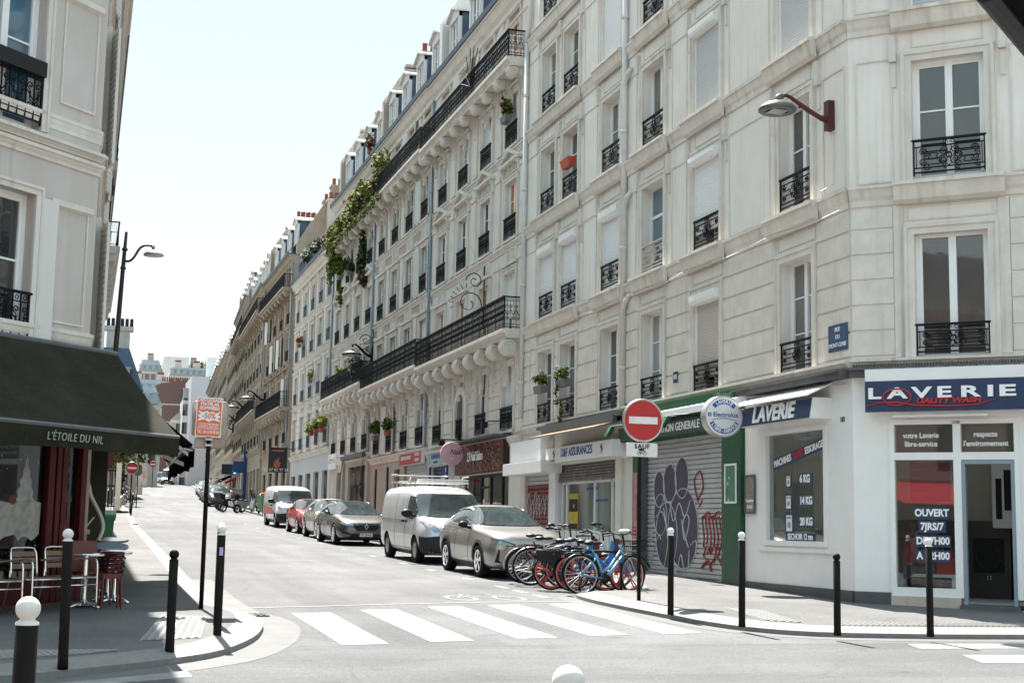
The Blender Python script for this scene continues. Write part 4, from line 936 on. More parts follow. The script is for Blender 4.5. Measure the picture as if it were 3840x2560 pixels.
# ---------------------------------------------------------------- the terrace of apartment buildings up the street
FLOWERY = []
def terrace(name_label, y0, y1, zs, m, cols=4, mould='mould', roof='zinc', rise=2.0, dorm=True, bal1=True, bal5=True, cons=True, pedi=None, rail='dense', blinds={}, shop=None, ghgt=None, side='R', x=None, rmat=None, cut=0, party=True, far=False, label2='building', slabz=None, colw=1.22, volet=.15, seed=1, attic=True, downp=True, chim=3, groundm=None, nearp=False):
    """zs: (shop top, [(sill, lintel) per floor], cornice z)"""
    rg = random.Random(seed)
    bx = bend((y0+y1)/2) if y0 > 100 else 0
    if side == 'R':
        O = Vector(((x if x is not None else XR)+bend(y0),y0,0)); d = (bend(y1)-bend(y0), y1-y0); L = math.hypot(*d)
    else:
        O = Vector(((x if x is not None else XL)+bend(y1),y1,0)); d = (bend(y0)-bend(y1), y0-y1); L = math.hypot(*d)
    F = Fac(O, d)
    rt = thing('apartment_building', name_label, label2, (O.x,O.y,g(y0)))
    zshop, rows, zc = zs; zb = g(y0)-.6 if side == 'R' else g(y0)-.6
    st = L/cols; cc = [((i+.5)*st-colw/2, (i+.5)*st+colw/2) for i in range(cols)]
    ops = []
    for i,(c,dn) in enumerate(rows):
        for a,b in cc: ops.append((a,b,c,dn))
    gz = g((y0+y1)/2)
    gops = shop['ops'] if shop else [((i+.5)*st-.9,(i+.5)*st+.9,gz+.15,gz+2.6) for i in range(cols)]
    mw_ = MB(); wall(mw_, F, 0, L, zshop, zc, ops, .16)
    if not (groundm): wall(mw_, F, 0, L, zb, zshop, gops)
    # party walls and back
    mw_.at(F.M); D = -12; up = 2.6 if party else 0
    mw_.quad((0,0,zb),(0,D,zb),(0,D,zc),(0,0,zc)); mw_.quad((L,0,zb),(L,0,zc),(L,D,zc),(L,D,zb)); mw_.quad((0,D,zb),(L,D,zb),(L,D,zc),(0,D,zc)); mw_.quad((0,0,zc),(L,0,zc),(L,D,zc),(0,D,zc))
    if party:
        q = L-.4 if side == 'R' else 0
        mw_.prism([(q,-.02,zc-2.6),(q,-.02,zc+2.6),(q,-1.0,zc+4.2),(q,-3.2,zc+4.3),(q,-3.2,zc-2.6)], (.4,0,0)); mw_.box(q-.05,q+.45,-3.2,-1.0,zc+4.3,zc+4.42)
    if nearp: mw_.prism([(-.04,-.1,zc+.03),(-.04,-.1,zc+.8),(-.04,-(2.9 if rise > 4.4 else 2.0),zc+rise+.3),(-.04,-4.8,zc+rise+.9),(-.04,-4.8,zc+.03)], (.36,0,0))
    mw_.build('wall', m, rt, world=True)
    if groundm: b = MB(); wall(b, F, 0, L, zb, zshop, gops); b.build('shop_front', groundm, rt, world=True)
    b = MB()
    moulding(b, F, 0, L, zshop, .16, .28); moulding(b, F, 0, L, zc, .42, .5); moulding(b, F, 0, L, zc-.85, .1, .14)
    for i,(c,dn) in enumerate(rows):
        if i: moulding(b, F, 0, L, c-.12, .11, .2)
        for j,(a,e) in enumerate(cc):
            if far: b.at(F.M); b.box(a-.12,a,0,.05,c,dn+.12); b.box(e,e+.12,0,.05,c,dn+.12); b.box(a,e,0,.05,dn,dn+.12); continue
            surround(b, F, a, e, c, dn, .17, .06); b.at(F.M); b.box(a-.1,e+.1,-.2,.12,c-.07,c)
            if 0 < i < len(rows)-1:
                b.box(a-.02,e+.02,0,.03,c-.85,c-.2)
                for sx in (-.28,.28): frame_lines(b, F, (a+e)/2+sx-.2, (a+e)/2+sx+.2, c-.78, c-.3, .04, .05); b.at(F.M); b.box((a+e)/2+sx-.05,(a+e)/2+sx+.05,.03,.07,c-.7,c-.4)
            if pedi and i == pedi: pediment(b, F, (a+e)/2, dn+.52, colw+.78, .52)
            elif not far and i < len(rows)-1 and i: b.box(a-.2,e+.2,0,.13,dn+.2,dn+.3)
    for s in [k*st for k in range(cols+1)]:                       # pilaster strips between the bays
        s = min(max(s,.28),L-.28); b.at(F.M)
        if not far:
            for i,(c,dn) in enumerate(rows[1:]): b.box(s-.26,s+.26,0,.055,c,dn+.35); b.box(s-.3,s+.3,0,.09,dn+.25,dn+.4)
    if not far: rusticated(b, F, 0, L, zshop+.1, rows[0][1]+.55, .42, [(a-.18,e+.18,zshop,rows[0][1]+.2) for a,e in cc])
    b.build('cornice', mould, rt, world=True)
    # balconies
    def balcony(z, s0, s1, prj, hh, ends=True, st_='dense', con=.95, cons_=True):
        b = MB(F.M); b.profile([(0,z-.2),(prj-.1,z-.2),(prj-.04,z-.12),(prj+.04,z-.1),(prj+.04,z),(0,z)], s0, s1); b.box(s0,s1,0,prj*.85,z-.27,z-.2)
        if cons_:
            q = s0+.3; n = max(2, round((s1-s0)/(st/2)))
            for k in range(n+1):
                console(b, F, s0+.25+(s1-s0-.5)*k/n, 0, z-.27, prj*.92, con, .32, vol=not far and con > .5)
        B_ = b.build('balcony', mould, rt, world=True)
        b = MB(); long_rail(b, s0+.03, s1-.03, hh, st_, F.M @ Matrix.Translation((0,prj-.03,z)))
        for s in (s0+.03,s1-.03): long_rail(b, .05, prj-.05, hh, st_, F.M @ Matrix.Translation((s,0,z)) @ Matrix.Rotation(PI/2,4,'Z'))
        r = b.build('balcony_railing', 'iron', B_)
        if rmat: r.data.materials[0] = M_[rmat]
        return B_
    if bal1: balcony(slabz or rows[1][0]-.05, .05, L-.05, .64, .98, con=1.15, cons_=cons)
    if bal5: balcony(rows[-1][0]-.08, .05, L-.05, .66, .86, con=.62, cons_=cons, st_='dense' if not far else 'plain')
    for i,(c,dn) in enumerate(rows):
        for j,(a,e) in enumerate(cc):
            onbal = (bal1 and i == 1) or (bal5 and i == len(rows)-1)
            k = dict(pane=rg.choice(['pane','pane2','pane','pane4']), style='casement')
            if (i,j) in blinds: k['blind'] = blinds[(i,j)]
            elif rg.random() < volet and not far: k['volets'] = True
            elif rg.random() < .25: k.update(shut='shutter', so=-.12, cover=rg.choice([1,.9,.7]))
            if not onbal: k.update(rail=('mid' if rail == 'dense' and (far) else rail) if not far else 'plain', rh=.66, ro=.08, rmat=rmat)
            window(rt, F, a, e, c, dn, o=-.115, **k)
    # roof
    if roof:
        mansard(rt, F, 0, L, zc+.02, rise, (2.0 if not far else 1.4) if rise < 4.5 else 2.6, roof if rise < 4.5 else 'zinc2', o=-.25)
        b = MB(F.M); b.profile([(-.1,zc+.02),(.46,zc+.02),(.48,zc+.2),(.40,zc+.2),(.38,zc+.08),(-.1,zc+.08)], 0, L)
        if not far: b.tube([(0,.2,zc+.5),(L,.2,zc+.5)], .02, 5); [b.tube([(s*1.3+.4,.2,zc+.1),(s*1.3+.4,.2,zc+.5)], .014, 4) for s in range(int(L/1.3))]
        b.build('roof_gutter', 'zinc', rt, world=True)
        if dorm:
            for j,(a,e) in enumerate(cc): dormer(rt, F, (a+e)/2, zc+.12, 1.45, min(2.3,rise-.5), o=-.22, wall_m='zinc', rail='plain' if not far else None)
    for k in range(chim):
        q = [L-.35,.4,L*.5][k]; chimney(rt, F, q-.35, q+.35, -3.2-k*.5, -1.7-k*.5, zc+rise-2, zc+rise+1.0+.4*((k+seed)%2), 4, m)
    if downp: downpipe(rt, F, .12 if side == 'R' else L-.12, zshop, zc-.5, 'pipeg', o=.12, r=.055)
    if groundm or not shop:
        for (a,e,c,dn,*_) in gops:
            b = MB(F.M); b.box(a,e,-.24,-.2,c,dn); b.box(a,a+.06,-.2,-.12,c,dn); b.box(e-.06,e,-.2,-.12,c,dn); b.build('shop_window', 'pane', rt, world=True)
    return rt, F, cc, rows
rowsA = lambda dz: [(4.62+dz,6.60+dz),(7.52+dz,9.52+dz),(10.55+dz,12.4+dz),(13.5+dz,15.18+dz),(15.98+dz,17.85+dz)]
# three linked buildings with shared style
BA = terrace('white pedimented building with orange and brown blinds and a nail salon below', 39.72, 51.5, (4.42,rowsA(0),18.4), 'plaster2', pedi=2, rise=3.5, seed=3, volet=.1,
   blinds={(0,1):'brown',(0,3):'brown',(1,1):'orange',(1,2):'orange',(1,3):'orange',(2,0):'orange',(2,1):'brown',(2,2):'brown',(2,3):'brown',(4,0):'orange'},
   shop=dict(ops=[(1.3,7.1,.6,3.4,.3,1),(7.9,8.7,.6,4.0),(9.0,11.3,.6,3.85,.2)]), slabz=7.55, downp=False)
BB = terrace('pinkish stone building with closed louvred shutters beside the white one', 51.5, 62.6, (4.62,rowsA(.12),18.5), 'stone', rise=3.5, seed=11, volet=.2,
   shop=dict(ops=[(.4,4.1,.8,4.2),(5.0,6.0,.8,4.0),(7.1,7.7,1.0,4.15),(9.6,10.2,1.0,4.15)]), slabz=7.7)
BC = terrace('cream stone building with hanging greenery on its upper balcony', 62.6, 73.7, (4.95,[(5.1,7.0),(8.05,9.9),(10.9,12.7),(13.7,15.3),(16.1,17.8)],18.4), 'stone2', rise=3.4, pedi=2, seed=5, volet=.1,
   shop=dict(ops=[(1.0,5.6,1.2,4.45,.3),(7.5,8.8,1.3,4.3)]), slabz=8.1)
BD = terrace('narrow-bayed pale building with blue-grey window railings and rooftop terraces', 73.7, 88.4, (5.75,[(6.0,8.0),(8.85,10.6),(11.5,13.2),(13.95,15.5)],16.5), 'stone2', cols=5, bal1=False, bal5=False, rail='mid', rmat='iron_b', rise=4.6, nearp=True, dorm=False, seed=8, volet=0, groundm='shutterg', party=False, colw=1.15)
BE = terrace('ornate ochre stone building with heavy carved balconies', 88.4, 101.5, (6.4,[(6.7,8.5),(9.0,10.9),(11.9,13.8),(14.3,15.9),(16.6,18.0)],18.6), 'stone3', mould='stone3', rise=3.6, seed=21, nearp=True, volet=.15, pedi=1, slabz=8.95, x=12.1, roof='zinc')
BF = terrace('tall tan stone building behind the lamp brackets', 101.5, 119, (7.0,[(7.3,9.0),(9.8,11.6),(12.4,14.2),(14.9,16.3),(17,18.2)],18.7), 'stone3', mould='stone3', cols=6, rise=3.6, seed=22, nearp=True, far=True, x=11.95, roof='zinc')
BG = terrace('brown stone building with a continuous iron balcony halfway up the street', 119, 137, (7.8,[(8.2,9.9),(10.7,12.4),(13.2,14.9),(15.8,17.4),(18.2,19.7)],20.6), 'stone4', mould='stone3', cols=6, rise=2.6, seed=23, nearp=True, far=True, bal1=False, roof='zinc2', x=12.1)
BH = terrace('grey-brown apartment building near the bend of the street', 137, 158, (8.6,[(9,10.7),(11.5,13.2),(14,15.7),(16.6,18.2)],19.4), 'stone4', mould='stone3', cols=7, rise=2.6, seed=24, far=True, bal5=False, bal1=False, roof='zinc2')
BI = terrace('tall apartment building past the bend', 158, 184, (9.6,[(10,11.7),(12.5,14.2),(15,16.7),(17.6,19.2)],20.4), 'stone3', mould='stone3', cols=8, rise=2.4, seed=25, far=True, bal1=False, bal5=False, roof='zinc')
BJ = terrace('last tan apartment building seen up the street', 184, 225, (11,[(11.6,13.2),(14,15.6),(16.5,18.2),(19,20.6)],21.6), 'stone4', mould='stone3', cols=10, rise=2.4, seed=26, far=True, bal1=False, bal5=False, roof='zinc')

# rooftop terraces of the pale building: sloping awnings and little railings
def roof_terraces():
    rt,F,cc,_ = BD
    for k,s in enumerate((2.0,5.0,8.0,11.2)):
        t = thing('roof_awning', 'sloping %s awning over a roof terrace' % ['orange striped','pale pink','grey','white'][k], 'awning', F.pt(s,-.4,19))
        b = MB(F.M); b.prism([(s-1.3,-1.5,19.6),(s-1.3,.1,17.9),(s-1.3,.1,17.86),(s-1.3,-1.5,19.56)], (2.6,0,0)); b.build('canopy',['orange','flowerp','shutterg','white'][k] if k != 1 else mat('pale_pink_canvas',(.6,.36,.32),.9),t,world=True)
        b = MB(F.M); [b.tube([(s+q,.1,17.9),(s+q,-.4,17.0)], .02, 4) for q in (-1.25,1.25)]; b.build('frame','white',t,world=True)
        b = MB(); long_rail(b, s-1.3, s+1.3, .95, 'plain', F.M @ Matrix.Translation((0,.25,16.6)))
        r = b.build('roof_railing','iron_b',rt,world=True)
roof_terraces()

# ------- shops of the street
def nail_salon():
    rt,F,cc,_ = BA
    t = thing('shop_sign', 'rust-red sequin sign panel with white script over the nail salon', 'shop sign', F.pt(4.2,0,3.4))
    b = MB(F.M); b.box(1.25,7.1,.02,.2,3.42,4.36)
    b.build('panel', mat('rust_sequins',(.045,.010,.005),.6,metal=.0,n=(26,.7),bump=(60,1.)), t, world=True)
    b = MB(F.M); rg = random.Random(2)
    for i in range(64):
        for j in range(11):
            if rg.random() < .55: x = 1.3+i*.09; z = 3.45+j*.083; q = rg.uniform(-.02,.03); b.add([(x,.205,z),(x+.08,.205,z),(x+.08,.225+q,z+.07),(x,.225+q,z+.07)], [(0,1,2,3)])
    b.build('sequins', mat('copper_sequins',(.24,.045,.015),.5,metal=.0,n=(5,.6)), t, world=True)
    text('23 Nail Salon',.42,'lett',t,F.pt(4.3,.27,3.95),-F.d,bold=.006,shear=.2,sx=.95,space=.9)
    b = MB(F.M); b.box(1.1,7.3,0,.55,4.44,4.5); b.build('ledge','lead',t,world=True)
    b = MB(F.M)
    for q in (1.35,2.7,4.0,5.1,7.05): b.box(q-.035,q+.035,-.28,-.2,.8,3.4)
    b.box(1.3,7.1,-.28,-.2,3.3,3.42); b.box(4.0,5.1,-.28,-.2,2.95,3.02); W = b.build('shop_window','cladding',rt,world=True)
    b = MB(F.M); b.box(1.35,7.05,-.245,-.24,.95,3.3); b.build('pane','glassd',W)
    b = MB(F.M); b.box(1.3,7.1,-2.6,-2.5,.6,3.45); b.box(1.3,1.35,-2.6,-.3,.6,3.45); b.box(7.05,7.1,-2.6,-.3,.6,3.45); b.box(1.3,7.1,-2.6,-.3,.6,.95); b.build('shop_interior',mat('salon_wall',(.34,.33,.27),.8,n=(1,.3)),rt,world=True)
    b = MB(F.M); b.box(4.75,4.95,-.235,-.23,2.0,2.6); b.build('door_sticker','plate',W)
    # round pink sign
    c = F.pt(5.25,.78,4.06); t = thing('projecting_sign', 'round pale pink nail sign hanging over the pavement', 'shop sign', F.pt(5.1,0,4.02))
    b = MB(Matrix.Translation(c)); b.sm = True; b.lathe([(0,.06),(.36,.06),(.385,.045),(.385,-.045),(.36,-.06),(0,-.06)], n=32, axis='y'); b.build('disc',mat('pale_pink_plastic',(.62,.36,.40),.5,n=(3,.15)),t,world=True)
    text('Nail',.24,'blk',t,c+Vector((.09,-.08,.06)),(1,0,0),shear=.35); text('SPA',.08,'plate',t,c+Vector((0,-.08,-.16)),(1,0,0))
    b = MB(F.M); b.tube([(5.1,0,4.52),(5.1,1.2,4.52)], .025, 6); b.tube([(5.1,.6,4.52),(5.1,.6,4.72)], .05, 6); b.build('bracket','iron',t,world=True)
    for s,h in ((1.6,4.9),(6.9,4.62)):
        t = thing('spotlight', 'black spotlight on a thin arm over the nail salon at its %s end' % ('right' if s < 3 else 'left'), 'spotlight', F.pt(s,0,h)); b = MB(F.M); b.tube([(s-.6,0,h),(s,.6,h),(s+.05,.7,h-.1)], .018, 5); b.box(s-.05,s+.15,.62,.8,h-.2,h-.02); b.build('arm','iron',t,world=True)
    # blue removal shop
    t = sign_box('shop_sign', 'pale blue removals shop sign with dark lettering', 'shop sign', F, 9.0, 11.4, 3.88, 4.42, .02, .12, mat('pale_blue_board',(.34,.44,.50),.5,n=(2,.3)))
    text('AXAM RENOV',.22,'bluelett',t,F.pt(10.15,.125,4.2),-F.d,bold=.002); text('MULTI SERVICES',.09,'bluelett',t,F.pt(10.15,.125,4.0),-F.d)
    b = MB(F.M); n = 24
    for i in range(n): z = .9+i*.122; b.mi = 1 if i > 17 else 0; b.prism([(9.0,-.12,z),(9.0,-.09,z+.02),(9.0,-.09,z+.1),(9.0,-.12,z+.122)], (2.3,0,0))
    b.mi = 1; b.box(8.72,9.0,0,.06,.9,3.86); b.box(11.3,11.45,0,.06,.9,3.86); sh = b.build('roller_shutter',['metalshut','blue'],rt,world=True)
    for k,ch in enumerate('DEPOT'): text(ch,.18,'lett',sh,F.pt(8.86,.065,3.68-k*.22),-F.d)
    text('ARIS',.24,'lett',sh,F.pt(9.7,-.085,3.35),-F.d,shear=.3,bold=.01)
    # arched carriage door on the first floor line
    b = MB(F.M); P = [(6.1,.0,4.6)]+[(6.95-.85*math.cos(q),.0,5.6+.85*math.sin(q)) for q in [PI*k/10 for k in range(11)]]+[(7.8,.0,4.6)]
    P2 = [(6.35,.0,4.6)]+[(6.95-.6*math.cos(q),.0,5.6+.6*math.sin(q)) for q in [PI*k/10 for k in range(11)]]+[(7.55,.0,4.6)]
    for k in range(len(P)-1): b.prism([P[k],P[k+1],P2[k+1],P2[k]], (0,.12,0))
    b.mi = 1; b.prism(P2, (0,.03,0)); b.build('arched_window',['mould','pane'],rt,world=True)
nail_salon()
def mid_shops():
    rt,F,cc,_ = BB
    t = sign_box('shop_sign', 'red and white alterations shop sign on the stone building', 'shop sign', F, .5, 4.3, 4.06, 4.52, .02, .18, 'redlett')
    text('RETOUCHE COUTURE',.2,'lett',t,F.pt(3.1,.185,4.33),-F.d,bold=.002,sx=.85); text('RETOUCHE',.17,'lett',t,F.pt(1.15,.185,4.40),-F.d,sx=.9); text('COUTURE',.17,'lett',t,F.pt(1.15,.185,4.20),-F.d,sx=.9)
    b = MB(F.M); 
    for i in range(26): z = .9+i*.125; b.prism([(.5,-.1,z),(.5,-.07,z+.02),(.5,-.07,z+.1),(.5,-.1,z+.125)], (3.5,0,0))
    b.build('roller_shutter','metalshut',rt,world=True)
    b = MB(F.M)
    for a in (7.1,9.6):
        for k in range(4): b.box(a+.06+k*.15,a+.10+k*.15,-.1,-.04,1.0,4.1)
        b.box(a,a+.6,-.16,-.14,1.0,4.15)
    b.build('window_bars','iron',rt,world=True)
    b = MB(F.M); b.box(5.0,6.0,-.2,-.15,.9,4.0); b.build('door','brown',rt,world=True)
    rt,F,cc,_ = BC
    b = MB(F.M); b.box(1.0,5.6,-.26,-.22,1.2,4.45)
    for q in (1.05,2.6,4.1,5.55): b.box(q-.04,q+.04,-.22,-.12,1.2,4.45)
    b.box(1,5.6,-.22,-.12,3.5,3.56); b.build('shop_window','pane',rt,world=True)
    t = thing('awning', 'rolled dark awning with thin struts above the large dark shop window', 'awning', F.pt(3.3,0,4.9)); b = MB(F.M); b.box(.6,6.2,.02,.3,4.78,4.98); [b.tube([(q,.2,4.8),(q,.35,3.3)], .018, 4) for q in (.7,6.1)]; b.build('cassette','lead',t,world=True)
    t = sign_box('shop_sign', 'small faded white shop sign beyond the large dark window', 'shop sign', F, 8.7, 11.0, 4.5, 5.3, .02, .1, 'shutter'); text('Librairie Art',.3,'bluelett',t,F.pt(9.85,.105,4.95),-F.d,shear=.3)
    b = MB(F.M); b.box(7.5,8.8,-.25,-.2,1.2,4.3); b.build('door','black',rt,world=True)
    for s in (0.3,6.6): b = MB(F.M); b.box(s-.22,s+.22,0,.14,.9,4.9); b.build('pilaster','stone',rt,world=True)
    # menu board hung from the ochre building, blue sign board and others further on
    def hung(lbl, y, zc_, w_, h, m, x0=11.0, txt=None):
        t = thing('projecting_sign', lbl, 'shop sign', (XR+bend(y),y,zc_)); b = MB(); b.box(x0+bend(y)-w_/2,x0+bend(y)+w_/2,y-.06,y+.06,zc_-h/2,zc_+h/2); b.box(x0+bend(y)+w_/2,XR+bend(y),y-.02,y+.02,zc_+h/2-.1,zc_+h/2-.06); b.build('board',m,t,world=True)
        if txt: text(txt,h*.16,'plate',t,(x0+bend(y),y-.07,zc_-h*.40),(1,0,0))
        return t
    t = hung('black hanging sign with an orange flame picture', 86, 5.5, 1.12, 1.5, 'blk', 11.2, 'TEL 07 82 97 38 19')
    b = MB(); b.prism([(10.95,85.93,5.05),(11.3,85.93,5.05),(11.38,85.93,5.35),(11.26,85.93,5.4),(11.28,85.93,5.7),(11.12,85.93,5.45),(11.05,85.93,5.55),(10.98,85.93,5.3)], (0,.012,0)); b.box(10.85,11.55,85.93,85.94,6.0,6.1); b.build('flame_picture',mat('flame_orange',(.5,.10,.02),.5,n=(5,.4)),t,world=True)
    hung('small blue hanging sign above a blue painted post', 112, 6.0, .9, .9, 'blue', 11.4)
    t = thing('blue_post', 'tall royal blue shop-front post by the far pavement', 'post', (12.0,113,g(113)+.12)); b = MB(); b.box(12.05,12.3,112.8,113.2,g(113),7.2); b.box(12.0,12.35,112.7,113.3,g(113),g(113)+.5); b.box(12.0,12.35,112.7,113.3,7.1,7.3); b.build('post','blue',t,world=True)
    t = hung('dark hanging sign with a lit blue lamp, far up the street', 128, 6.4, 1.5, .9, 'blk', 11.5); b = MB(); b.sphere((11.9+bend(128),127.9,6.2),.18,10,6); b.build('lamp',mat('lit_blue_lamp',(.1,.5,.9),.4,emit=(.1,.5,1,1.2)),t,world=True)
    t = thing('awning', 'red shop awning far up the street', 'awning', (XR+1.4,133,5.6)); b = MB(); b.prism([(XR+1.25,130,5.9),(XR+.0,130,5.35),(XR+.0,130,5.1),(XR+1.25,130,5.75)], (.25,6,0)); b.build('canopy','red',t,world=True)
    t = thing('awning', 'black shop awning beside the red one up the street', 'awning', (XR+1.7,141,5.9)); b = MB(); b.prism([(XR+1.7,139,6.4),(XR+.2,139,5.8),(XR+.2,139,5.5),(XR+1.7,139,6.2)], (.3,6,0)); b.build('canopy','awnblack',t,world=True)
mid_shops()
# ---------------------------------------------------------------- left side: the cafe on the corner and the terrace behind it
def cafe_building():
    F = Fac((XL,20.94,0), (-.682,-.731)); S = Fac((XL,33,0), (0,-1)); LW = 6.0; LS = 33-20.94
    rt = thing('apartment_building', 'pinkish white plastered corner building over the red cafe', 'building', (XL,20.94,g(21)))
    rows = [(3.9,6.10),(7.0,9.1),(10.0,12.0)]
    ops = [(1.2,2.4,c,d) for c,d in rows]+[(4.2,5.4,c,d) for c,d in rows]
    so = [(s,s+1.15,c,d) for s in (1.2,4.2,7.2,9.8) for c,d in rows]
    m = MB(); wall(m, F, 0, LW, 3.2, 12.9, ops); wall(m, S, 0, LS, 3.2, 12.9, so)
    E = F.pt(LW,0,0); m.at(Matrix()); m.prism([(E.x,E.y,.1),(E.x-10,E.y-.5,.1),(E.x-10,33,.1),(XL-9,33,.1),(XL,33,.1),(XL-1.5,21.4,.1)], (0,0,12.7), cap=True)
    m.build('wall', 'leftwall', rt, world=True)
    m = MB()
    for G_,w_ in ((F,LW),(S,LS)):
        for z in (6.95,9.95): moulding(m, G_, 0, w_, z, .12, .12); moulding(m, G_, 0, w_, z-.16, .09, .16)
        moulding(m, G_, 0, w_, 4.32, .06, .25); moulding(m, G_, 0, w_, 12.95, .5, .5); moulding(m, G_, 0, w_, 7.3, .04, .2)
    for c,d in rows:
        for s0,s1 in ((.12,.86),(2.8,3.9)): frame_lines(m, F, s0+.05, s1, c+.5, d-.02, .03, .025); m.at(F.M); m.profile([(0,d-.1),(.06,d-.06),(.06,d+.02),(0,d+.04)], s0, s1+.06)
        for a in (1.2,4.2): surround(m, F, a, a+1.2, c, d, .12, .04)
        for a in (1.2,4.2,7.2,9.8): surround(m, S, a, a+1.15, c, d, .14, .06)
    m.build('cornice', 'mould', rt, world=True)
    for i,(c,d) in enumerate(rows):
        for a in (1.2,4.2):
            W = window(rt, F, a, a+1.2, c, d, o=-.18, style='two', pane='pane3' if i else 'pane', rail='dense', rh=.78, ro=.02)
            if i == 1 and a == 1.2: b = MB(); b.box(-.58,.5,.10,.28,.74,.95); b.build('window_box','black',W)
            if a == 1.2 and i != 1:
                b = MB(); b.box(0,.38,-.02,.02,0,d-c-.05)
                for k in range(24): b.box(.04,.34,.015,.03,.06+k*.085,.10+k*.085)
                put('louvred_shutter', b.mesh('louvred_shutter','volet'), W, loc=(-.6,.2,.03), rot=(0,0,PI-R(6)))
        for a in (1.2,4.2,7.2,9.8): window(rt, S, a, a+1.15, c, d, o=-.2, rail='mid', volets=True)
    # cafe front, part of the building
    m = MB(F.M); z0,z1 = .3,3.3
    for a,e in ((-.06,.04),(.31,.41),(.44,.52),(.56,.67)): m.box(a,e,-.08,.05,z0,z1)
    m.box(-.06,LW,-.06,.04,z0,.88); m.box(-.06,LW,-.06,.04,2.74,z1); m.box(.31,.67,-.08,.0,z0,z1); m.box(2.6,2.8,-.08,.05,z0,z1); m.box(4.6,4.8,-.08,.05,z0,z1)
    m.at(S.M); m.box(LS-.3,LS,-.06,.05,z0,z1); m.box(0,LS,-.06,.04,2.8,z1); m.box(0,LS-.3,-.06,.03,z0,1.0)
    W = m.build('cafe_front', 'redwood', rt, world=True)
    m = MB(F.M); m.box(.04,.31,-.05,-.044,.88,2.74); m.box(.67,2.6,-.05,-.044,.88,2.74); m.box(2.8,4.6,-.05,-.044,.88,2.74); m.at(S.M); m.box(0,LS-.3,-.05,-.044,1,2.8); m.build('pane','glassd', W)
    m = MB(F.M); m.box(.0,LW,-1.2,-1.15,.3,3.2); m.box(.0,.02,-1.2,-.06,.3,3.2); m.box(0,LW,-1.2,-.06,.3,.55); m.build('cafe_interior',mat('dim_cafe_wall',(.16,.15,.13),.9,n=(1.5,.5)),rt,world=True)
    # Christmas scene painted on the glass
    m = MB(F.M); rg = random.Random(4)
    P = [(.70,1.92)]+[(.70+k*.12,1.93+.02*math.sin(k)) for k in range(1,16)]+[(2.58,1.9)]+[(2.58-k*.06,1.44+rg.uniform(-.05,.06)) for k in range(31)]+[(.71,1.5)]
    m.prism([(x,-.042,z) for x,z in P], (0,.002,0))
    for cx,zb,h,w_ in ((1.0,1.93,.62,.2),(1.62,1.93,.34,.1),(2.15,1.93,.45,.13)):
        L_ = [(cx-w_*(1-k/9)*(1 if k%2 == 0 else .72),zb+h*k/9) for k in range(10)]; Q = [(2*cx-x,z) for x,z in L_[::-1]]; m.prism([(x,-.042,z) for x,z in L_+Q], (0,.002,0))
    for _ in range(70): x,z = rg.uniform(.05,2.5),rg.uniform(1.2,2.7); r = rg.uniform(.004,.012); m.box(x-r,x+r,-.042,-.041,z-r,z+r)
    m.build('window_painting', mat('snow_paint',(.42,.44,.43),.7,n=(9,.45)), W)
    for x,z,r in ((1.22,1.95,.065),(1.7,1.78,.035),(2.0,1.95,.03)): m = MB(F.M); m.lathe([(0,-.036),(r,-.036),(r,-.041)], (x,0,z), 14, 'y'); m.build('window_painting','plasticred', W)
    m = MB(F.M); m.prism([(.13,-.04,1.5),(.25,-.04,1.5),(.19,-.04,1.8)], (0,.003,0)); m.build('window_painting','plasticred', W)
    m = MB(F.M); m.prism([(.12,-.04,1.95),(.25,-.04,1.95),(.18,-.04,2.2)], (0,.003,0)); m.prism([(.14,-.04,2.35),(.24,-.04,2.35),(.19,-.04,2.5)], (0,.003,0)); m.build('window_painting','greenband', W)
    b = MB(S.M)                                                   # stone pier and painted column along the street side
    b.box(LS-1.1,LS-.45,0,.12,.3,3.2); b.box(LS-1.15,LS-.4,0,.16,1.5,1.56); b.build('stone_pier','stone2',rt,world=True)
    b = MB(S.M); b.box(6.6,7.4,0,.42,.3,3.4); b.box(6.55,7.45,0,.46,.3,.9); b.build('painted_pilaster',mat('dark_green_black_paint',(.016,.022,.016),.5,n=(3,.3)),rt,world=True)
    return rt,F,S,LS
CAF, FC, FS, LS = cafe_building()
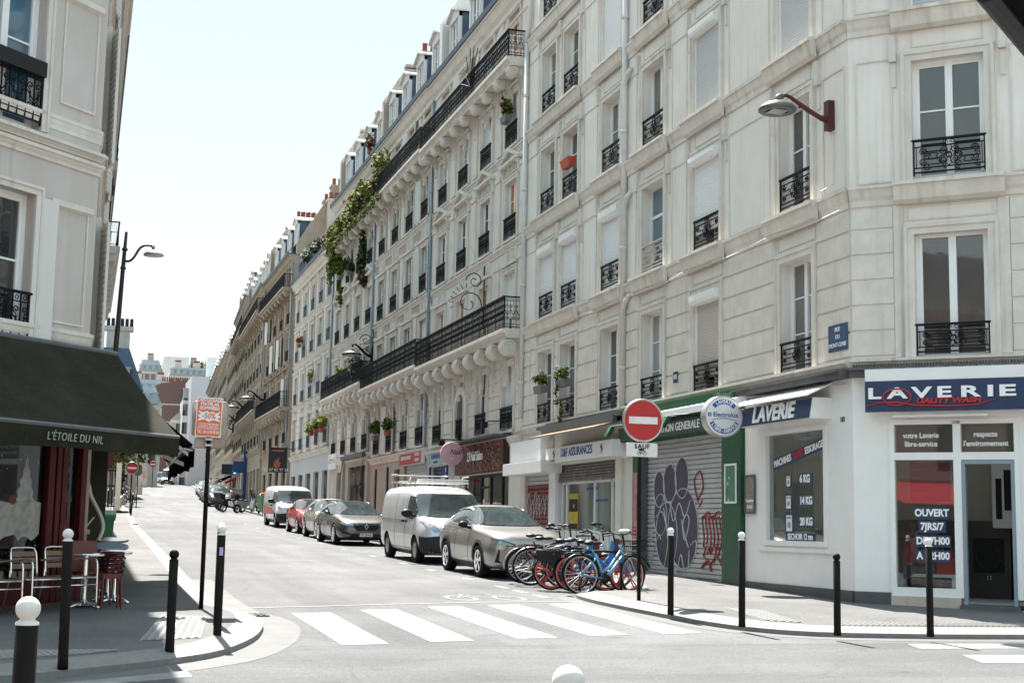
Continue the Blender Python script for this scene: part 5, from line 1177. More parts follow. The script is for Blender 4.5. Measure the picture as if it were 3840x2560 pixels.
def cafe_awnings():
    F = FC
    t = thing('awning', 'faded dark green cafe awning with white hand lettering on its valance', 'awning', F.pt(2,1.8,2.6))
    s0,s1 = .12,5.2; b = MB(F.M); n = 22; rg = random.Random(1)
    ridge = lambda s: (s*.3)
    vs = []; m = 9
    for j in range(m):
        v = j/(m-1)
        for i in range(n):
            u = i/(n-1); a = -.38+(s1+.38)*u; e = s0+(s1-s0)*u; s = a+(e-a)*v
            vs.append((s, .2+1.6*v, 4.06-1.22*v-.05*math.sin(PI*v)+.006*math.sin(s*9+v*5)*v))
    fs = [(j*n+i,j*n+i+1,(j+1)*n+i+1,(j+1)*n+i) for j in range(m-1) for i in range(n-1)]
    b.sm = True; b.add(vs, fs); b.add([(x,y-.012,z-.012) for x,y,z in vs], fs); b.sm = False
    b.build('canopy','awning',t,world=True)
    b = MB(F.M); k = 40; vs = []
    for i in range(k):
        s = s0+(s1-s0)*i/(k-1); w_ = .012*math.sin(i*.9)
        vs += [(s,1.80,2.84),(s,1.812+w_,2.70),(s,1.80+w_*1.5,2.565+.01*math.sin(i*.5))]
    b.sm = True; b.add(vs, [f for i in range(k-1) for f in ((i*3,i*3+3,i*3+4,i*3+1),(i*3+1,i*3+4,i*3+5,i*3+2))]); b.build('valance','awning',t,world=True)
    text("L'ÉTOILE DU NIL",.14,mat('chalk_lettering',(.34,.34,.30),.8),t,F.pt(2.1,1.835,2.69),-F.d,shear=.15,sx=.85,space=1.1,bold=-.0015)
    b = MB(F.M); b.tube([(-.42,.14,4.07),(5.2,.14,4.07)], .06, 8); b.tube([(s0,1.79,2.83),(s1,1.79,2.83)], .03, 6); [b.tube([(q,.2,3.6),(q,1.0,3.05),(q-.3,1.75,2.83)], .025, 6) for q in (.35,4.5)]; b.build('frame','lead',t,world=True)
    t = thing('awning', 'black awning on the street side of the cafe, seen from below', 'awning', (1.5,24,2.5))
    b = MB(); b.prism([(.12,21.0,3.92),(1.52,21.0,2.80),(1.52,21.0,2.77),(.12,21.0,3.88)], (0,6.2,0)); b.build('canopy','awnblack',t,world=True)
    b = MB(); vs = []; k = 26
    for i in range(k): y = 21+6.2*i/(k-1); vs += [(1.53,y,2.8),(1.53+.02*math.sin(i*1.7),y,2.48-.05*(i == 0)+.02*math.sin(i))]
    b.add(vs, [(i*2,i*2+2,i*2+3,i*2+1) for i in range(k-1)]); b.build('valance','awnblack',t,world=True)
    b = MB(); b.prism([(1.05,20.98,2.98),(1.44,20.98,2.70),(1.44,20.98,2.64),(1.05,20.98,2.92)], (0,.05,0)); b.prism([(1.0,21.3,2.72),(1.4,21.2,2.56),(1.4,21.2,2.50),(1.0,21.3,2.66)], (0,.05,0)); b.tube([(1.52,20.95,2.78),(1.52,27.2,2.78)], .035, 6); b.build('folding_arm','stone2',t,world=True)
    b = MB(); b.tube([(1.2,21.0,2.55),(1.38,20.97,2.75),(1.5,20.95,2.72)], .018, 5); b.tube([(1.1,21.2,2.45),(1.3,21.1,2.6)], .015, 5); b.build('arm_joint','steel',t,world=True)
    # sign and bracket on the street side
    t = thing('projecting_sign', 'dark red hanging sign with white flourishes beyond the cafe', 'shop sign', (.3,30,3.4)); b = MB(); b.prism([(.1,30,2.62),(.55,30,2.75),(.62,30,3.1),(.62,30,3.5),(.1,30,3.5)], (0,.1,0)); b.build('board',mat('dark_red_board',(.10,.012,.015),.4),t,world=True)
    b = MB(); [b.tube(spiral(.36,2.9+k*.26,.10,1.4,k*2,(-1)**k,y=29.98), .014, 4) for k in range(3)]; b.build('flourish','lett',t,world=True)
    t = thing('curved_bracket', 'cream curved metal bracket leaning by the stone pier of the cafe', 'bracket', (.2,23.5,.7)); b = MB(); b.tube(smooth([Vector(p) for p in [(.02,22.6,2.4),(.10,22.6,2.2),(.14,22.6,2.05),(.30,22.6,1.75),(.33,22.6,1.55),(.22,22.6,1.32),(.03,22.6,1.28)]],4), .03, 6); b.tube([(.05,22.6,1.55),(.2,22.6,1.75)], .012, 4); b.build('bar','offwhite',t,world=True)
cafe_awnings()
LA = terrace('old stone building up the left side with a projecting bay', 33, 50, (4.6,[(5,7),(8,10),(10.8,12.4)],13.6), 'stone2', cols=6, side='L', x=.04, far=True, bal1=False, bal5=False, seed=31, roof='zinc', cons=False)
LB = terrace('tan building with a dark cornice on the left side of the street', 50, 66, (5,[(5.5,7.4),(8.4,10.3),(11.2,13)],14), 'stone', cols=6, side='L', x=.10, far=True, bal1=False, bal5=True, seed=32, roof='zinc')
LC = terrace('pale building at the far end of the left terrace', 66, 81, (5.4,[(6,7.8),(8.8,10.6),(11.6,13.4)],14.6), 'plaster2', cols=5, side='L', x=.16, far=True, bal1=False, bal5=False, seed=33, roof='zinc2')
def left_bits():
    rt = LA[0]
    b = MB(); b.box(.02,.30,30.2,31.0,9.2,13.2); b.box(.02,.34,30.2,31.0,9.0,9.2); b.build('bay','stone',CAF,world=True)
    for y,z in ((44,12.1),(50.5,12.4)):
        b = MB(); b.box(.05,.42,y,y+1.4,z,z+.9); b.prism([(.02,y-.05,z+.9),(.5,y-.05,z+.9),(.38,y-.05,z+1.15),(.02,y-.05,z+1.15)], (0,1.5,0)); b.box(.05,.3,y,y+1.4,z-.35,z); b.build('box_bay','cladding',rt if y < 50 else LB[0],world=True)
    for y in (28.2,29.6):
        pass
left_bits()
# ---------------------------------------------------------------- beyond the side street on the left, and the hill at the end
def tree(label, x, y, h, r, leaf, n=900, group=None, sz=.28, z=None, trunk=.12):
    z = g(y)+.1 if z is None else z; rg = random.Random(int(x*31+y*7)); t = thing('tree', label, 'tree', (x,y,z), 0, group)
    b = MB(); b.tube([(0,0,-.3),(.05,0,h*.3),(-.05,.05,h*.55),(.05,0,h*.8)], [trunk,trunk*.8,trunk*.55,trunk*.25], 7)
    for k in range(7):
        a = rg.uniform(0,2*PI); q = h*rg.uniform(.35,.6); b.tube([(0,0,q),(r*.4*math.cos(a),r*.4*math.sin(a),q+h*.14),(r*.75*math.cos(a),r*.75*math.sin(a),q+h*.3)], [trunk*.45,trunk*.3,trunk*.1], 5)
    b.build('trunk','bark',t)
    b = MB()
    for k in range(9):
        a = rg.uniform(0,2*PI); q = rg.uniform(.1,.72)*r; c = (q*math.cos(a),q*math.sin(a),h*rg.uniform(.5,.88)); rr = r*rg.uniform(.32,.55); b.leaves(c,(rr,rr,rr*.8),n//9,sz,rg,.2,(0,0,1))
    b.build('crown',leaf,t); return t
def far_left():
    t = thing('garden_wall', 'low stone garden wall with dark iron railing along the left pavement', 'wall', (2.0,96,g(96)))
    b = MB(); b.prism([(1.9,92,g(92)),(2.3,92,g(92)),(2.3,92,g(92)+.75),(1.9,92,g(92)+.75)], (1.6,36,g(128)-g(92))); b.build('wall','stone2',t,world=True)
    b = MB()
    for k in range(90): y = 92+k*.4; x = 2.1+1.6*(y-92)/36; b.box(x-.02,x+.02,y-.02,y+.02,g(y)+.7,g(y)+2.1)
    for q in (1.0,1.95): b.tube([(2.1,92,g(92)+q),(3.7,128,g(128)+q)], .03, 4)
    b.build('railing','iron',t,world=True)
    t = thing('iron_gate', 'dark iron double gate between the terrace and the garden wall', 'gate', (1.3,88,g(88)))
    b = MB(); [b.box(.4+k*.16,.44+k*.16,88,88.04,g(88),g(88)+2.6) for k in range(10)]; [b.box(.4,1.9,87.98,88.06,g(88)+q,g(88)+q+.08) for q in (.3,1.5,2.4)]; b.build('leaf','iron',t,world=True)
    b = MB(); b.box(1.9,2.2,87.8,88.2,g(88),g(88)+2.9); b.box(.1,.4,87.8,88.2,g(88),g(88)+2.9); b.build('gate_post','stone2',t,world=True)
    lf = ['leaf2','leaf']
    tree('bright green leafy tree hanging over the railings on the left', 1.9, 104, 5.6, 2.0, lf, 1500, 'street trees'); tree('small bright tree behind the first over the railings', 2.6, 118, 5.4, 1.9, lf, 900, 'street trees')
    tree('distant green tree above the far parked cars', 10.2, 240, 6.5, 2.6, ['leaf','leaf2'], 500, 'street trees', .45); tree('distant tree further left above the crossing', 6.8, 205, 6.0, 2.4, ['leafd','leaf'], 500, 'street trees', .4)
    tree('dark tree on the roofs of the hill, right of the chimneys', 30.5, 402, 7, 4, ['leafd','leafd'], 500, None, .7, z=39)
    # slate-roofed pavilion
    def block(label, x0, x1, y0, y1, z0, z1, m, cols, fl, roof=None, rise=3, rm='slate', hd='building', chim=0, wins='pane', fh=3.0, blank=False):
        t = thing('building', label, hd, (x0,y0,z0))
        F = Fac((x1,y0,0),(-1,0)); L = x1-x0; st = L/max(cols,1); b = MB(); ops = []
        if not blank: ops = [((i+.5)*st-.55,(i+.5)*st+.55,z1-(k+1)*fh+.5,z1-(k+1)*fh+2.4) for i in range(cols) for k in range(fl)]
        wall(b, F, 0, L, z0, z1, ops, .2); b.at(Matrix()); b.quad((x1,y0,z0),(x1,y1,z0),(x1,y1,z1),(x1,y0,z1)); b.quad((x0,y0,z0),(x0,y0,z1),(x0,y1,z1),(x0,y1,z0)); b.quad((x0,y0,z1),(x1,y0,z1),(x1,y1,z1),(x0,y1,z1)); b.quad((x0,y1,z0),(x1,y1,z0),(x1,y1,z1),(x0,y1,z1))
        b.build('wall',m,t,world=True)
        for (a,e,c,d) in ops:
            q = MB(F.M); q.box(a+.02,e-.02,-.19,-.16,c,d); q.build('window',wins,t,world=True)
        b = MB(); moulding(b,F,0,L,z1,.3,.5); 
        if roof: b.build('cornice','mould',t,world=True)
        if roof == 'mansard':
            b = MB(); q = rise*.3; b.add([(x0,y0-.2,z1),(x1+.2,y0-.2,z1),(x1+.2,y1,z1),(x0,y1,z1),(x0+q,y0+q,z1+rise),(x1-q,y0+q,z1+rise),(x1-q,y1-q,z1+rise),(x0+q,y1-q,z1+rise)], [(0,1,5,4),(1,2,6,5),(2,3,7,6),(3,0,4,7),(4,5,6,7)]); b.build('roof',rm,t,world=True)
            if not blank:
                for i in range(cols): q = MB(); xx = x0+(i+.5)*st; q.box(xx-.5,xx+.5,y0-.25,y0+1,z1+.4,z1+1.9); q.box(xx-.6,xx+.6,y0-.3,y0+1,z1+1.9,z1+2.05); q.build('dormer','zinc2',t,world=True)
        elif roof == 'gable':
            b = MB(); b.prism([(x0-.1,y0-.1,z1),(x1+.1,y0-.1,z1),((x0+x1)/2,y0-.1,z1+rise)], (0,y1-y0,0)); b.build('roof',rm,t,world=True)
        for k in range(chim):
            xx = x0+(k+.5)*L/chim; q = MB(); q.box(xx-.9,xx+.9,y0+2.5,y0+3.3,z1,z1+rise+1.6); c = q.build('chimney',m,t,world=True); p = MB(); [p.lathe([(.13,z1+rise+1.6),(.12,z1+rise+2.2)],(xx-.7+.28*j,y0+2.9,0),6) for j in range(6)]; p.build('chimney_pots','terra',c)
        return t
    block('cream corner pavilion with a steep blue slate roof and tall chimney', -8, 4.55, 130, 142, 2.5, 13.2, 'stone2', 4, 3, 'mansard', 3.9, 'slate', chim=0)
    t = thing('chimney_stack', 'tall stone chimney stack crowned with a row of pots beside the slate roof', 'chimney', (2.8,136,16)); b = MB(); b.box(1.4,3.5,136,137,14,19.3); b.box(1.2,3.8,135.9,137.1,19.3,19.7); b.build('stack','stone2',t,world=True); b = MB(); [b.lathe([(.17,19.7),(.15,20.5)],(1.5+.42*k,136.5,0),8) for k in range(6)]; b.build('chimney_pots','black',t,world=True)
    block('grey stone building with a flat cornice at the end of the left terrace', -9, 2.3, 112, 124, 2.5, 12.6, 'stone3', 4, 3, 'flat')
    block('cream house with zinc roof between the pavilion and the brick wall', 2.5, 10.5, 215, 225, 5, 18.5, 'stone2', 4, 3, 'mansard', 3, 'zinc2')
    # brick party wall with stepped gable
    t = thing('building', 'broad windowless brown brick party wall at the end of the street', 'building', (15,285,8))
    b = MB(); b.prism([(10.2,280,6),(21.8,280,6),(21.8,280,28.6),(19.2,280,29.0),(13.6,280,28.2),(10.4,280,26.4)], (0,14,0)); b.build('wall','brick',t,world=True)
    b = MB(); [b.box(10.3,17.5,279.95,280.02,q,q+.22) for q in (20.6,24.0)]; b.box(13.6,13.85,279.95,280.02,8,24.0); b.build('stone_band','stone2',t,world=True)
    b = MB(); [b.lathe([(.15,28.6),(.14,29.5)],(13.8+k*.42,281,0),6) for k in range(19)]; b.build('chimney_pots','terra',t,world=True)
    b = MB(); b.box(17.6,21.9,279.6,280,6,27.4); b.build('wall','brick',t,world=True)
    t = block('pale grey rendered party wall with two flue pipes beside the street', 15.9, 22.6, 232, 246, 6, 25.0, 'shutterg', 0, 0, None, blank=True)
    b = MB(); [b.tube([(x,231.9,12),(x,231.9,27)], .13, 8) for x in (18.9,19.3)]; b.build('flue_pipe','white',t,world=True); b = MB(); b.box(18.3,19.9,233,234.2,25,28.3); b.build('chimney','white',t,world=True); b = MB(); [b.lathe([(.14,25),(.13,26)],(20+.3*k,233,0),6) for k in range(8)]; b.build('chimney_pots','black',t,world=True)
    block('small cream house with a lean-to roof in front of the brick wall', 13.6, 16.4, 243, 250, 7, 18.6, 'stone2', 1, 2, 'gable', 1.4, 'zinc2')
    block('white six-storey house seen edge-on left of the grey wall', 15.1, 17.2, 238, 245, 6, 21.5, 'plaster2', 2, 5, 'mansard', 2, 'zinc')
    # houses on the hilltop
    block('pale apartment house at the left of the hilltop', 13.6, 20.4, 420, 432, 18, 44.5, 'stone', 4, 6, 'mansard', 3.6, 'zinc2', chim=1)
    block('tall hilltop building with a blank pale gable wall', 20.6, 27.6, 416, 428, 18, 48.8, 'plaster2', 0, 0, None, blank=True)
    block('hilltop house with a dark roof right of the blank gable', 27.6, 31, 420, 430, 18, 45.0, 'stone', 2, 5, 'mansard', 2.4, 'slate', chim=1)
    block('long house with a white zinc roof and dormers on the hill', 21, 36, 396, 406, 15, 41.2, 'stone2', 9, 3, 'mansard', 2.6, 'zinc2', chim=3)
    block('grey house with roof terrace at the right of the hill', 33, 42, 385, 395, 15, 40.5, 'stone', 5, 4, 'mansard', 2.5, 'zinc', chim=2)
    block('cream house below the hilltop behind the brick wall', 9, 20, 360, 372, 10, 33.5, 'stone2', 6, 4, 'mansard', 3, 'zinc2', chim=2)
    block('plain house at the foot of the hill', 20, 40, 330, 342, 8, 28.5, 'stone', 8, 3, 'mansard', 3, 'zinc2', chim=3)
    block('low tan house closing the street beside the trees', 3.2, 13.0, 262, 270, 7, 19.5, 'stone', 5, 3, 'mansard', 2.4, 'zinc2')
far_left()
# plain buildings around the crossing behind the camera: they stand where the street continues, shade it and show in the windows
def behind():
    for lbl,x0,x1,y0,y1,h,m,d in (('cream building across the crossing to the left, out of view',-30,-10.5,-14,7,12,'leftwall',1),('ochre building behind the camera, out of view',-8,6,-30,-16,14,'stone2',1),('white building behind the camera on the right, out of view',14,34,-22,-4,12,'plaster2',1)):
        t = thing('apartment_building', lbl, 'building', (x0,y0,g(y0))); b = MB(); F1 = Fac((x0,y1,0),(1,0)); L = x1-x0; n = int(L/3)
        ops = [((i+.5)*L/n-.6,(i+.5)*L/n+.6,.9+3.1*k,3.0+3.1*k) for i in range(n) for k in range(int((h-1)/3.1))]
        wall(b, Fac((x1,y1,0),(-1,0)) if False else Fac((x0,y1,0),(1,0)), 0, L, -1.5, h, ops, .2)
        E = Fac((x0,y0,0),(0,1)); E2 = Fac((x1,y1,0),(0,-1)); D = y1-y0; k2 = int(D/3); o2 = [((i+.5)*D/k2-.6,(i+.5)*D/k2+.6,.9+3.1*k,3.0+3.1*k) for i in range(k2) for k in range(int((h-1)/3.1))]
        wall(b, E, 0, D, -1.5, h, o2, .2); wall(b, E2, 0, D, -1.5, h, o2, .2); b.at(Matrix()); b.quad((x0,y0,h),(x1,y0,h),(x1,y1,h),(x0,y1,h)); b.build('wall',m,t,world=True)
        b = MB()
        for F_,oo in ((F1,ops),(E,o2),(E2,o2)):
            b.at(F_.M)
            for a,e,c,d_ in oo: b.box(a,e,-.19,-.16,c,d_)
        b.build('window','pane2',t,world=True)
        b = MB()
        for F_,W_ in ((F1,L),(E,D),(E2,D)):
            for q in range(1,int((h-1)/3.1)+1): moulding(b,F_,0,W_,.6+3.1*q,.15,.25)
        b.build('cornice','mould',t,world=True)
behind()
t = thing('awning','red awning on the building across the crossing, reflected in the laundry window','awning',(-9,3,2.6)); b = MB(); b.prism([(-10.4,-2,3.6),(-7.4,-2,2.75),(-7.4,-2,2.7),(-10.4,-2,3.55)],(0,8.5,0)); b.build('canopy',mat('red_canvas',(.45,.04,.05),.9),t,world=True)
# ---------------------------------------------------------------- bollards, poles, lamps, bins, cafe chairs and tables, plants
def bollard(label, x, y, h=1.2, white=True, dz=.12, s=1.0, group=None, sticker=False, lean=0):
    t = thing('bollard', label, 'bollard', (x,y,g(y)+dz), 0, group); r = .045*s
    b = MB(); b.sm = True; top = h-.115*s
    b.lathe([(0,-.05),(r*1.06,-.05),(r*1.06,.0),(r,.03),(r,top),(r*.8,top+.006),(0,top+.006)], n=16)
    b.build('post','post',t)
    b = MB(); b.sm = True; R0 = .049*s; cz = h-R0
    P = [(r*1.02,top+.002),(r*1.0,top+.012),(r*.72,top+.022),(r*.66,cz-R0*.9)]+[(R0*math.sin(q),cz-R0*math.cos(q)) for q in [PI*(k+3)/14 for k in range(12)]]
    b.lathe(P, n=18); b.build('ball','ball' if white else 'post',t)
    if sticker: b = MB(); b.box(-.02,.02,-r-.003,-r+.001,h*.72,h*.72+.09); b.build('sticker',mat('lilac_sticker',(.40,.33,.55),.6),t)
    if lean: t.rotation_euler[1] = lean
    return t
bollard('large black bollard with chipped paint and a white ball, in the near left corner', -.185, 6.2, 1.135, s=1.02, dz=.115)
bollard('white ball of a bollard at the bottom edge of the picture', 1.48, 4.25, 1.137, s=1.05, dz=.05)
bollard('tall white-balled bollard in front of the cafe chairs', -.08, 13.6, 1.2, lean=R(-1.0))
bollard('short all-black bollard on the left corner pavement', .92, 14.71, .98, white=False)
bollard('white-balled bollard with a lilac sticker right of the sign pole', 1.51, 16.1, 1.2, sticker=True)
bollard('white-balled bollard half hidden behind the stickered one', 1.61, 17.25, 1.2)
bollard('white-balled bollard in front of the graffitied shutter', 8.27, 19.28, 1.2)
bollard('white-balled bollard in front of the white laundry pier', 8.48, 17.38, 1.2)
bollard('short all-black bollard below the laundry house number', 9.24, 16.22, .98, white=False)
bollard('white-balled bollard in front of the opening hours window', 10.45, 16.01, 1.2)
bollard('leaning bollard at the far left crossing', 2.52, 77.5, 1.2, lean=R(3))
for i,(x,y) in enumerate([(2.72,102.5),(1.95,99.5),(2.35,97.0),(3.6,130),(1.6,94)]): bollard('small distant bollard by the garden railings', x, y, 1.15, group='distant bollards by the garden railings')
def disc_sign(t, c, r, yb=.02):
    b = MB(Matrix.Translation(c)); b.sm = False
    b.lathe([(0,-.004),(r,-.004),(r+.012,-.012),(r+.018,0),(r+.018,.02),(r,.03),(0,.03)], n=40, axis='y'); b.build('rim','steel',t,world=True)
    b = MB(Matrix.Translation(c)); b.lathe([(0,-.010),(r-.012,-.010),(r-.012,-.004)], n=40, axis='y'); b.build('face','red',t,world=True)
    b = MB(Matrix.Translation(c)); b.box(-r*.74,r*.74,-.015,-.011,-r*.17,r*.17); b.build('bar','ball',t,world=True)
def no_entry():
    x,y = 8.60,21.33; z = g(y)+.12
    t = thing('no_entry_sign', 'round red no-entry sign with a cycle plate, on a brown pole by the grocery', 'traffic sign', (x,y,z))
    b = MB(); b.sm = True; b.tube([(x,y,z-.05),(x-.01,y,z+3.1)], .032, 10); b.build('pole','post',t,world=True)
    disc_sign(t, (8.63,y-.06,3.46), .335)
    b = MB(); P = []; cx,cz,hw,hh,q = 8.615,2.985,.268,.112,.03
    for sx,sz in ((1,1),(-1,1),(-1,-1),(1,-1)):
        for k in range(5): a = [0,PI/2,PI,1.5*PI][[(1,1),(-1,1),(-1,-1),(1,-1)].index((sx,sz))]+PI/8*k; P.append((cx+sx*(hw-q)+q*math.cos(a), y-.06, cz+sz*(hh-q)+q*math.sin(a)))
    b.prism(P, (0,.02,0)); b.build('plate','offwhite',t,world=True)
    text('SAUF',.105,'blk',t,(cx,y-.066,cz+.052),(1,0,0),bold=.002,space=1.15)
    b = MB(Matrix.Translation((cx,y-.066,cz-.045)))
    for q in (-.05,.05): b.tube([(q+.03*math.cos(a),0,-.015+.03*math.sin(a)) for a in [k*PI/7 for k in range(14)]], .0035, 3, closed=True)
    b.tube([(-.05,0,-.015),(-.02,0,.03),(.035,0,.03),(0,0,-.015),(-.05,0,-.015)], .0032, 3); b.tube([(0,0,-.015),(-.025,0,.042)], .0032, 3); b.tube([(.05,0,-.015),(.032,0,.045),(.05,0,.05)], .0032, 3); b.tube([(-.04,0,.044),(-.012,0,.044)], .0045, 3); b.build('cycle_symbol','blk',t,world=True)
    b = MB(); [b.box(x-.045,x+.045,y-.06,y+.045,h,h+.035) for h in (3.3,3.6,2.97)]; b.build('clamp','steel',t,world=True)
no_entry()
def sign_pole():
    x,y = 1.61,19.61; z = g(y)+.12
    t = thing('sign_pole', 'brown pole carrying grey sign backs on the left pavement', 'sign pole', (x,y,z))
    b = MB(); b.sm = True; b.tube([(x,y,z-.05),(x+.0,y,z+2.85)], .03, 10); b.build('pole','post',t,world=True)
    def panel(nm, x0,x1,z0,z1,q,m,dy=.05):
        b = MB(); P = []
        for i,(sx,sz,cx,cz) in enumerate(((1,1,x1-q,z1-q),(-1,1,x0+q,z1-q),(-1,-1,x0+q,z0+q),(1,-1,x1-q,z0+q))):
            for k in range(5): a = i*PI/2+PI/8*k; P.append((cx+q*math.cos(a),y+dy,cz+q*math.sin(a)))
        b.prism(P, (0,.02,0)); b.tube([(a,c-.004,d) for a,c,d in P], .009, 5, closed=True); b.build(nm,m,t,world=True)
    ms_ = mat('weathered_aluminium_back', (.34,.30,.27), .35, metal=.55, n=(3,.35))
    panel('panel',1.385,1.86,2.86,3.33,.05,ms_); panel('panel',1.43,1.85,2.70,2.835,.03,ms_)
    b = MB(); [b.box(x-.05,x+.05,y-.045,y+.06,h,h+.03) for h in (2.72,2.80)]; b.build('clamp','steel',t,world=True)
    p = thing('poster', 'orange mattress sale poster taped to the back of the pole sign', 'poster', (1.6,y-.06,2.85))
    th = R(1.8); M = Matrix.Translation((1.595,y-.045,3.115)) @ Matrix.Rotation(th,4,'Y'); W_,H_ = .172,.268
    b = MB(M); b.box(-W_,W_,-.012,.0,-H_,H_); b.build('sheet','plate',p,world=True)
    b = MB(M); b.prism([(-W_+.012,-.0155,-H_+.025),(-W_+.025,-.0155,-H_+.012),(W_-.025,-.0155,-H_+.012),(W_-.012,-.0155,-H_+.025),(W_-.012,-.0155,H_-.025),(W_-.025,-.0155,H_-.012),(-W_+.025,-.0155,H_-.012),(-W_+.012,-.0155,H_-.025)], (0,.003,0)); b.build('print',mat('orange_print',(.72,.13,.025),.6),p,world=True)
    b = MB(M); S = [(-.155,.085),(-.09,.062),(-.03,.082),(.0,.062),(.05,.075),(.09,.055),(.155,.085),(.12,.035),(.16,.005),(.115,-.01),(.155,-.062),(.06,-.035),(0,-.065),(-.06,-.035),(-.155,-.06),(-.12,-.012),(-.16,.01),(-.118,.035)]
    b.prism([(a,-.0175,c) for a,c in S], (0,.002,0)); b.build('burst','plate',p,world=True)
    X = M.to_3x3() @ Vector((1,0,0)); U = M.to_3x3() @ Vector((0,0,1))
    def tx(s,sz,mm,dz,dx=0,**k): text(s,sz,mm,p,M @ Vector((dx,-.0165 if mm == 'plate' else -.019,dz)),X,U,ext=.001,**k)
    tx('DESTOCKAGE',.060,'plate',.228,sx=.84,bold=.0018); tx('MATELAS',.062,'plate',.174,sx=.95,bold=.002); tx('SOMMIERS',.062,'plate',.118,sx=.92,bold=.002)
    tx('-50%',.105,mat('orange_ink',(.72,.13,.025),.6),.012,sx=.85,bold=.002)
    for s,dz in (('TOUTES DIMENSIONS',-.098),('LIVRAISON GRATUITE',-.128),('FACILITE DE PAIEMENT',-.158)): tx(s,.033,'plate',dz,sx=.84,bold=.0006)
    tx('TEL : 06 42 85 80 84',.058,'plate',-.205,sx=.58,bold=.001)
    p2 = thing('no_entry_sign', 'small red no-entry sign far away by the garden railings', 'traffic sign', (2.6,82,g(82)+.1)); b = MB(); b.tube([(2.6,82,g(82)),(2.6,82,4.7)], .04, 6); b.build('pole','post',p2,world=True); disc_sign(p2,(2.6,81.9,4.62),.33)
    p3 = thing('traffic_sign', 'small green round sign beside the far no-entry sign', 'traffic sign', (3.6,98,g(98))); b = MB(); b.tube([(3.5,98,g(98)),(3.5,98,4.9)], .04, 6); b.build('pole','post',p3,world=True); b = MB(); b.lathe([(0,-.02),(.28,-.02),(.28,.02),(0,.02)],(3.5,97.9,4.95),20,'y'); b.build('face','greenband',p3,world=True)
    p4 = thing('no_entry_sign', 'tiny distant no-entry sign above the far vans', 'traffic sign', (9.1,200,g(200))); b = MB(); b.tube([(9.1,200,g(200)),(9.1,200,9.6)], .05, 5); b.build('pole','post',p4,world=True); disc_sign(p4,(9.1,199.9,9.4),.42)
    # lit advertising panel up the street
    p5 = thing('advertising_panel', 'tall advertising panel with a pale poster beside the far crossing', 'advertising panel', (5.5,150,g(150))); b = MB(); z5 = g(150); b.box(5.0,6.35,150,150.25,z5+.7,z5+3.2); b.box(5.4,5.9,150.05,150.2,z5,z5+.7); b.build('case','steel',p5,world=True); b = MB(); b.box(5.08,6.27,149.97,150,z5+.8,z5+3.1); b.build('poster',mat('pale_advert',(.5,.45,.42),.5,n=(1.1,.4),spots=(1.2,.56,(.5,.22,.10))),p5,world=True)
sign_pole()
def lamp_head(b, c, s=1.0):
    b.sm = True; b.lathe([(0,.20*s),(.05*s,.20*s),(.06*s,.13*s),(.20*s,.10*s),(.36*s,.02*s),(.40*s,-.03*s),(.38*s,-.06*s),(.30*s,-.05*s)], c, 22); b.sm = False
def wall_lamp(label, x, y, z, out=1.05, s=1.0, m='iron', head='cladding', group=None):
    t = thing('street_lamp', label, 'street lamp', (x,y,z), 0, group)
    b = MB(); b.box(x-.11*s,x,y-.07*s,y+.07*s,z-.3*s,z+.28*s); P = smooth([Vector(p) for p in [(x-.08,y,z-.08*s),(x-.3*s,y,z-.02*s),(x-.75*out,y,z+.30*s),(x-.95*out,y,z+.36*s),(x-1.02*out,y,z+.25*s)]], 4); b.tube(P, [.06*s]*4+[.05*s]*4+[.035*s]*(len(P)-8), 8); b.build('arm',m,t,world=True)
    c = (x-1.02*out,y,z-.02*s); b = MB(); lamp_head(b,c,s); b.build('lamp_head',[head],t,world=True)
    b = MB(); b.lathe([(0,-.065*s),(.3*s,-.065*s),(.30*s,-.045*s)], c, 20); b.build('lens','steel',t,world=True)
    return t
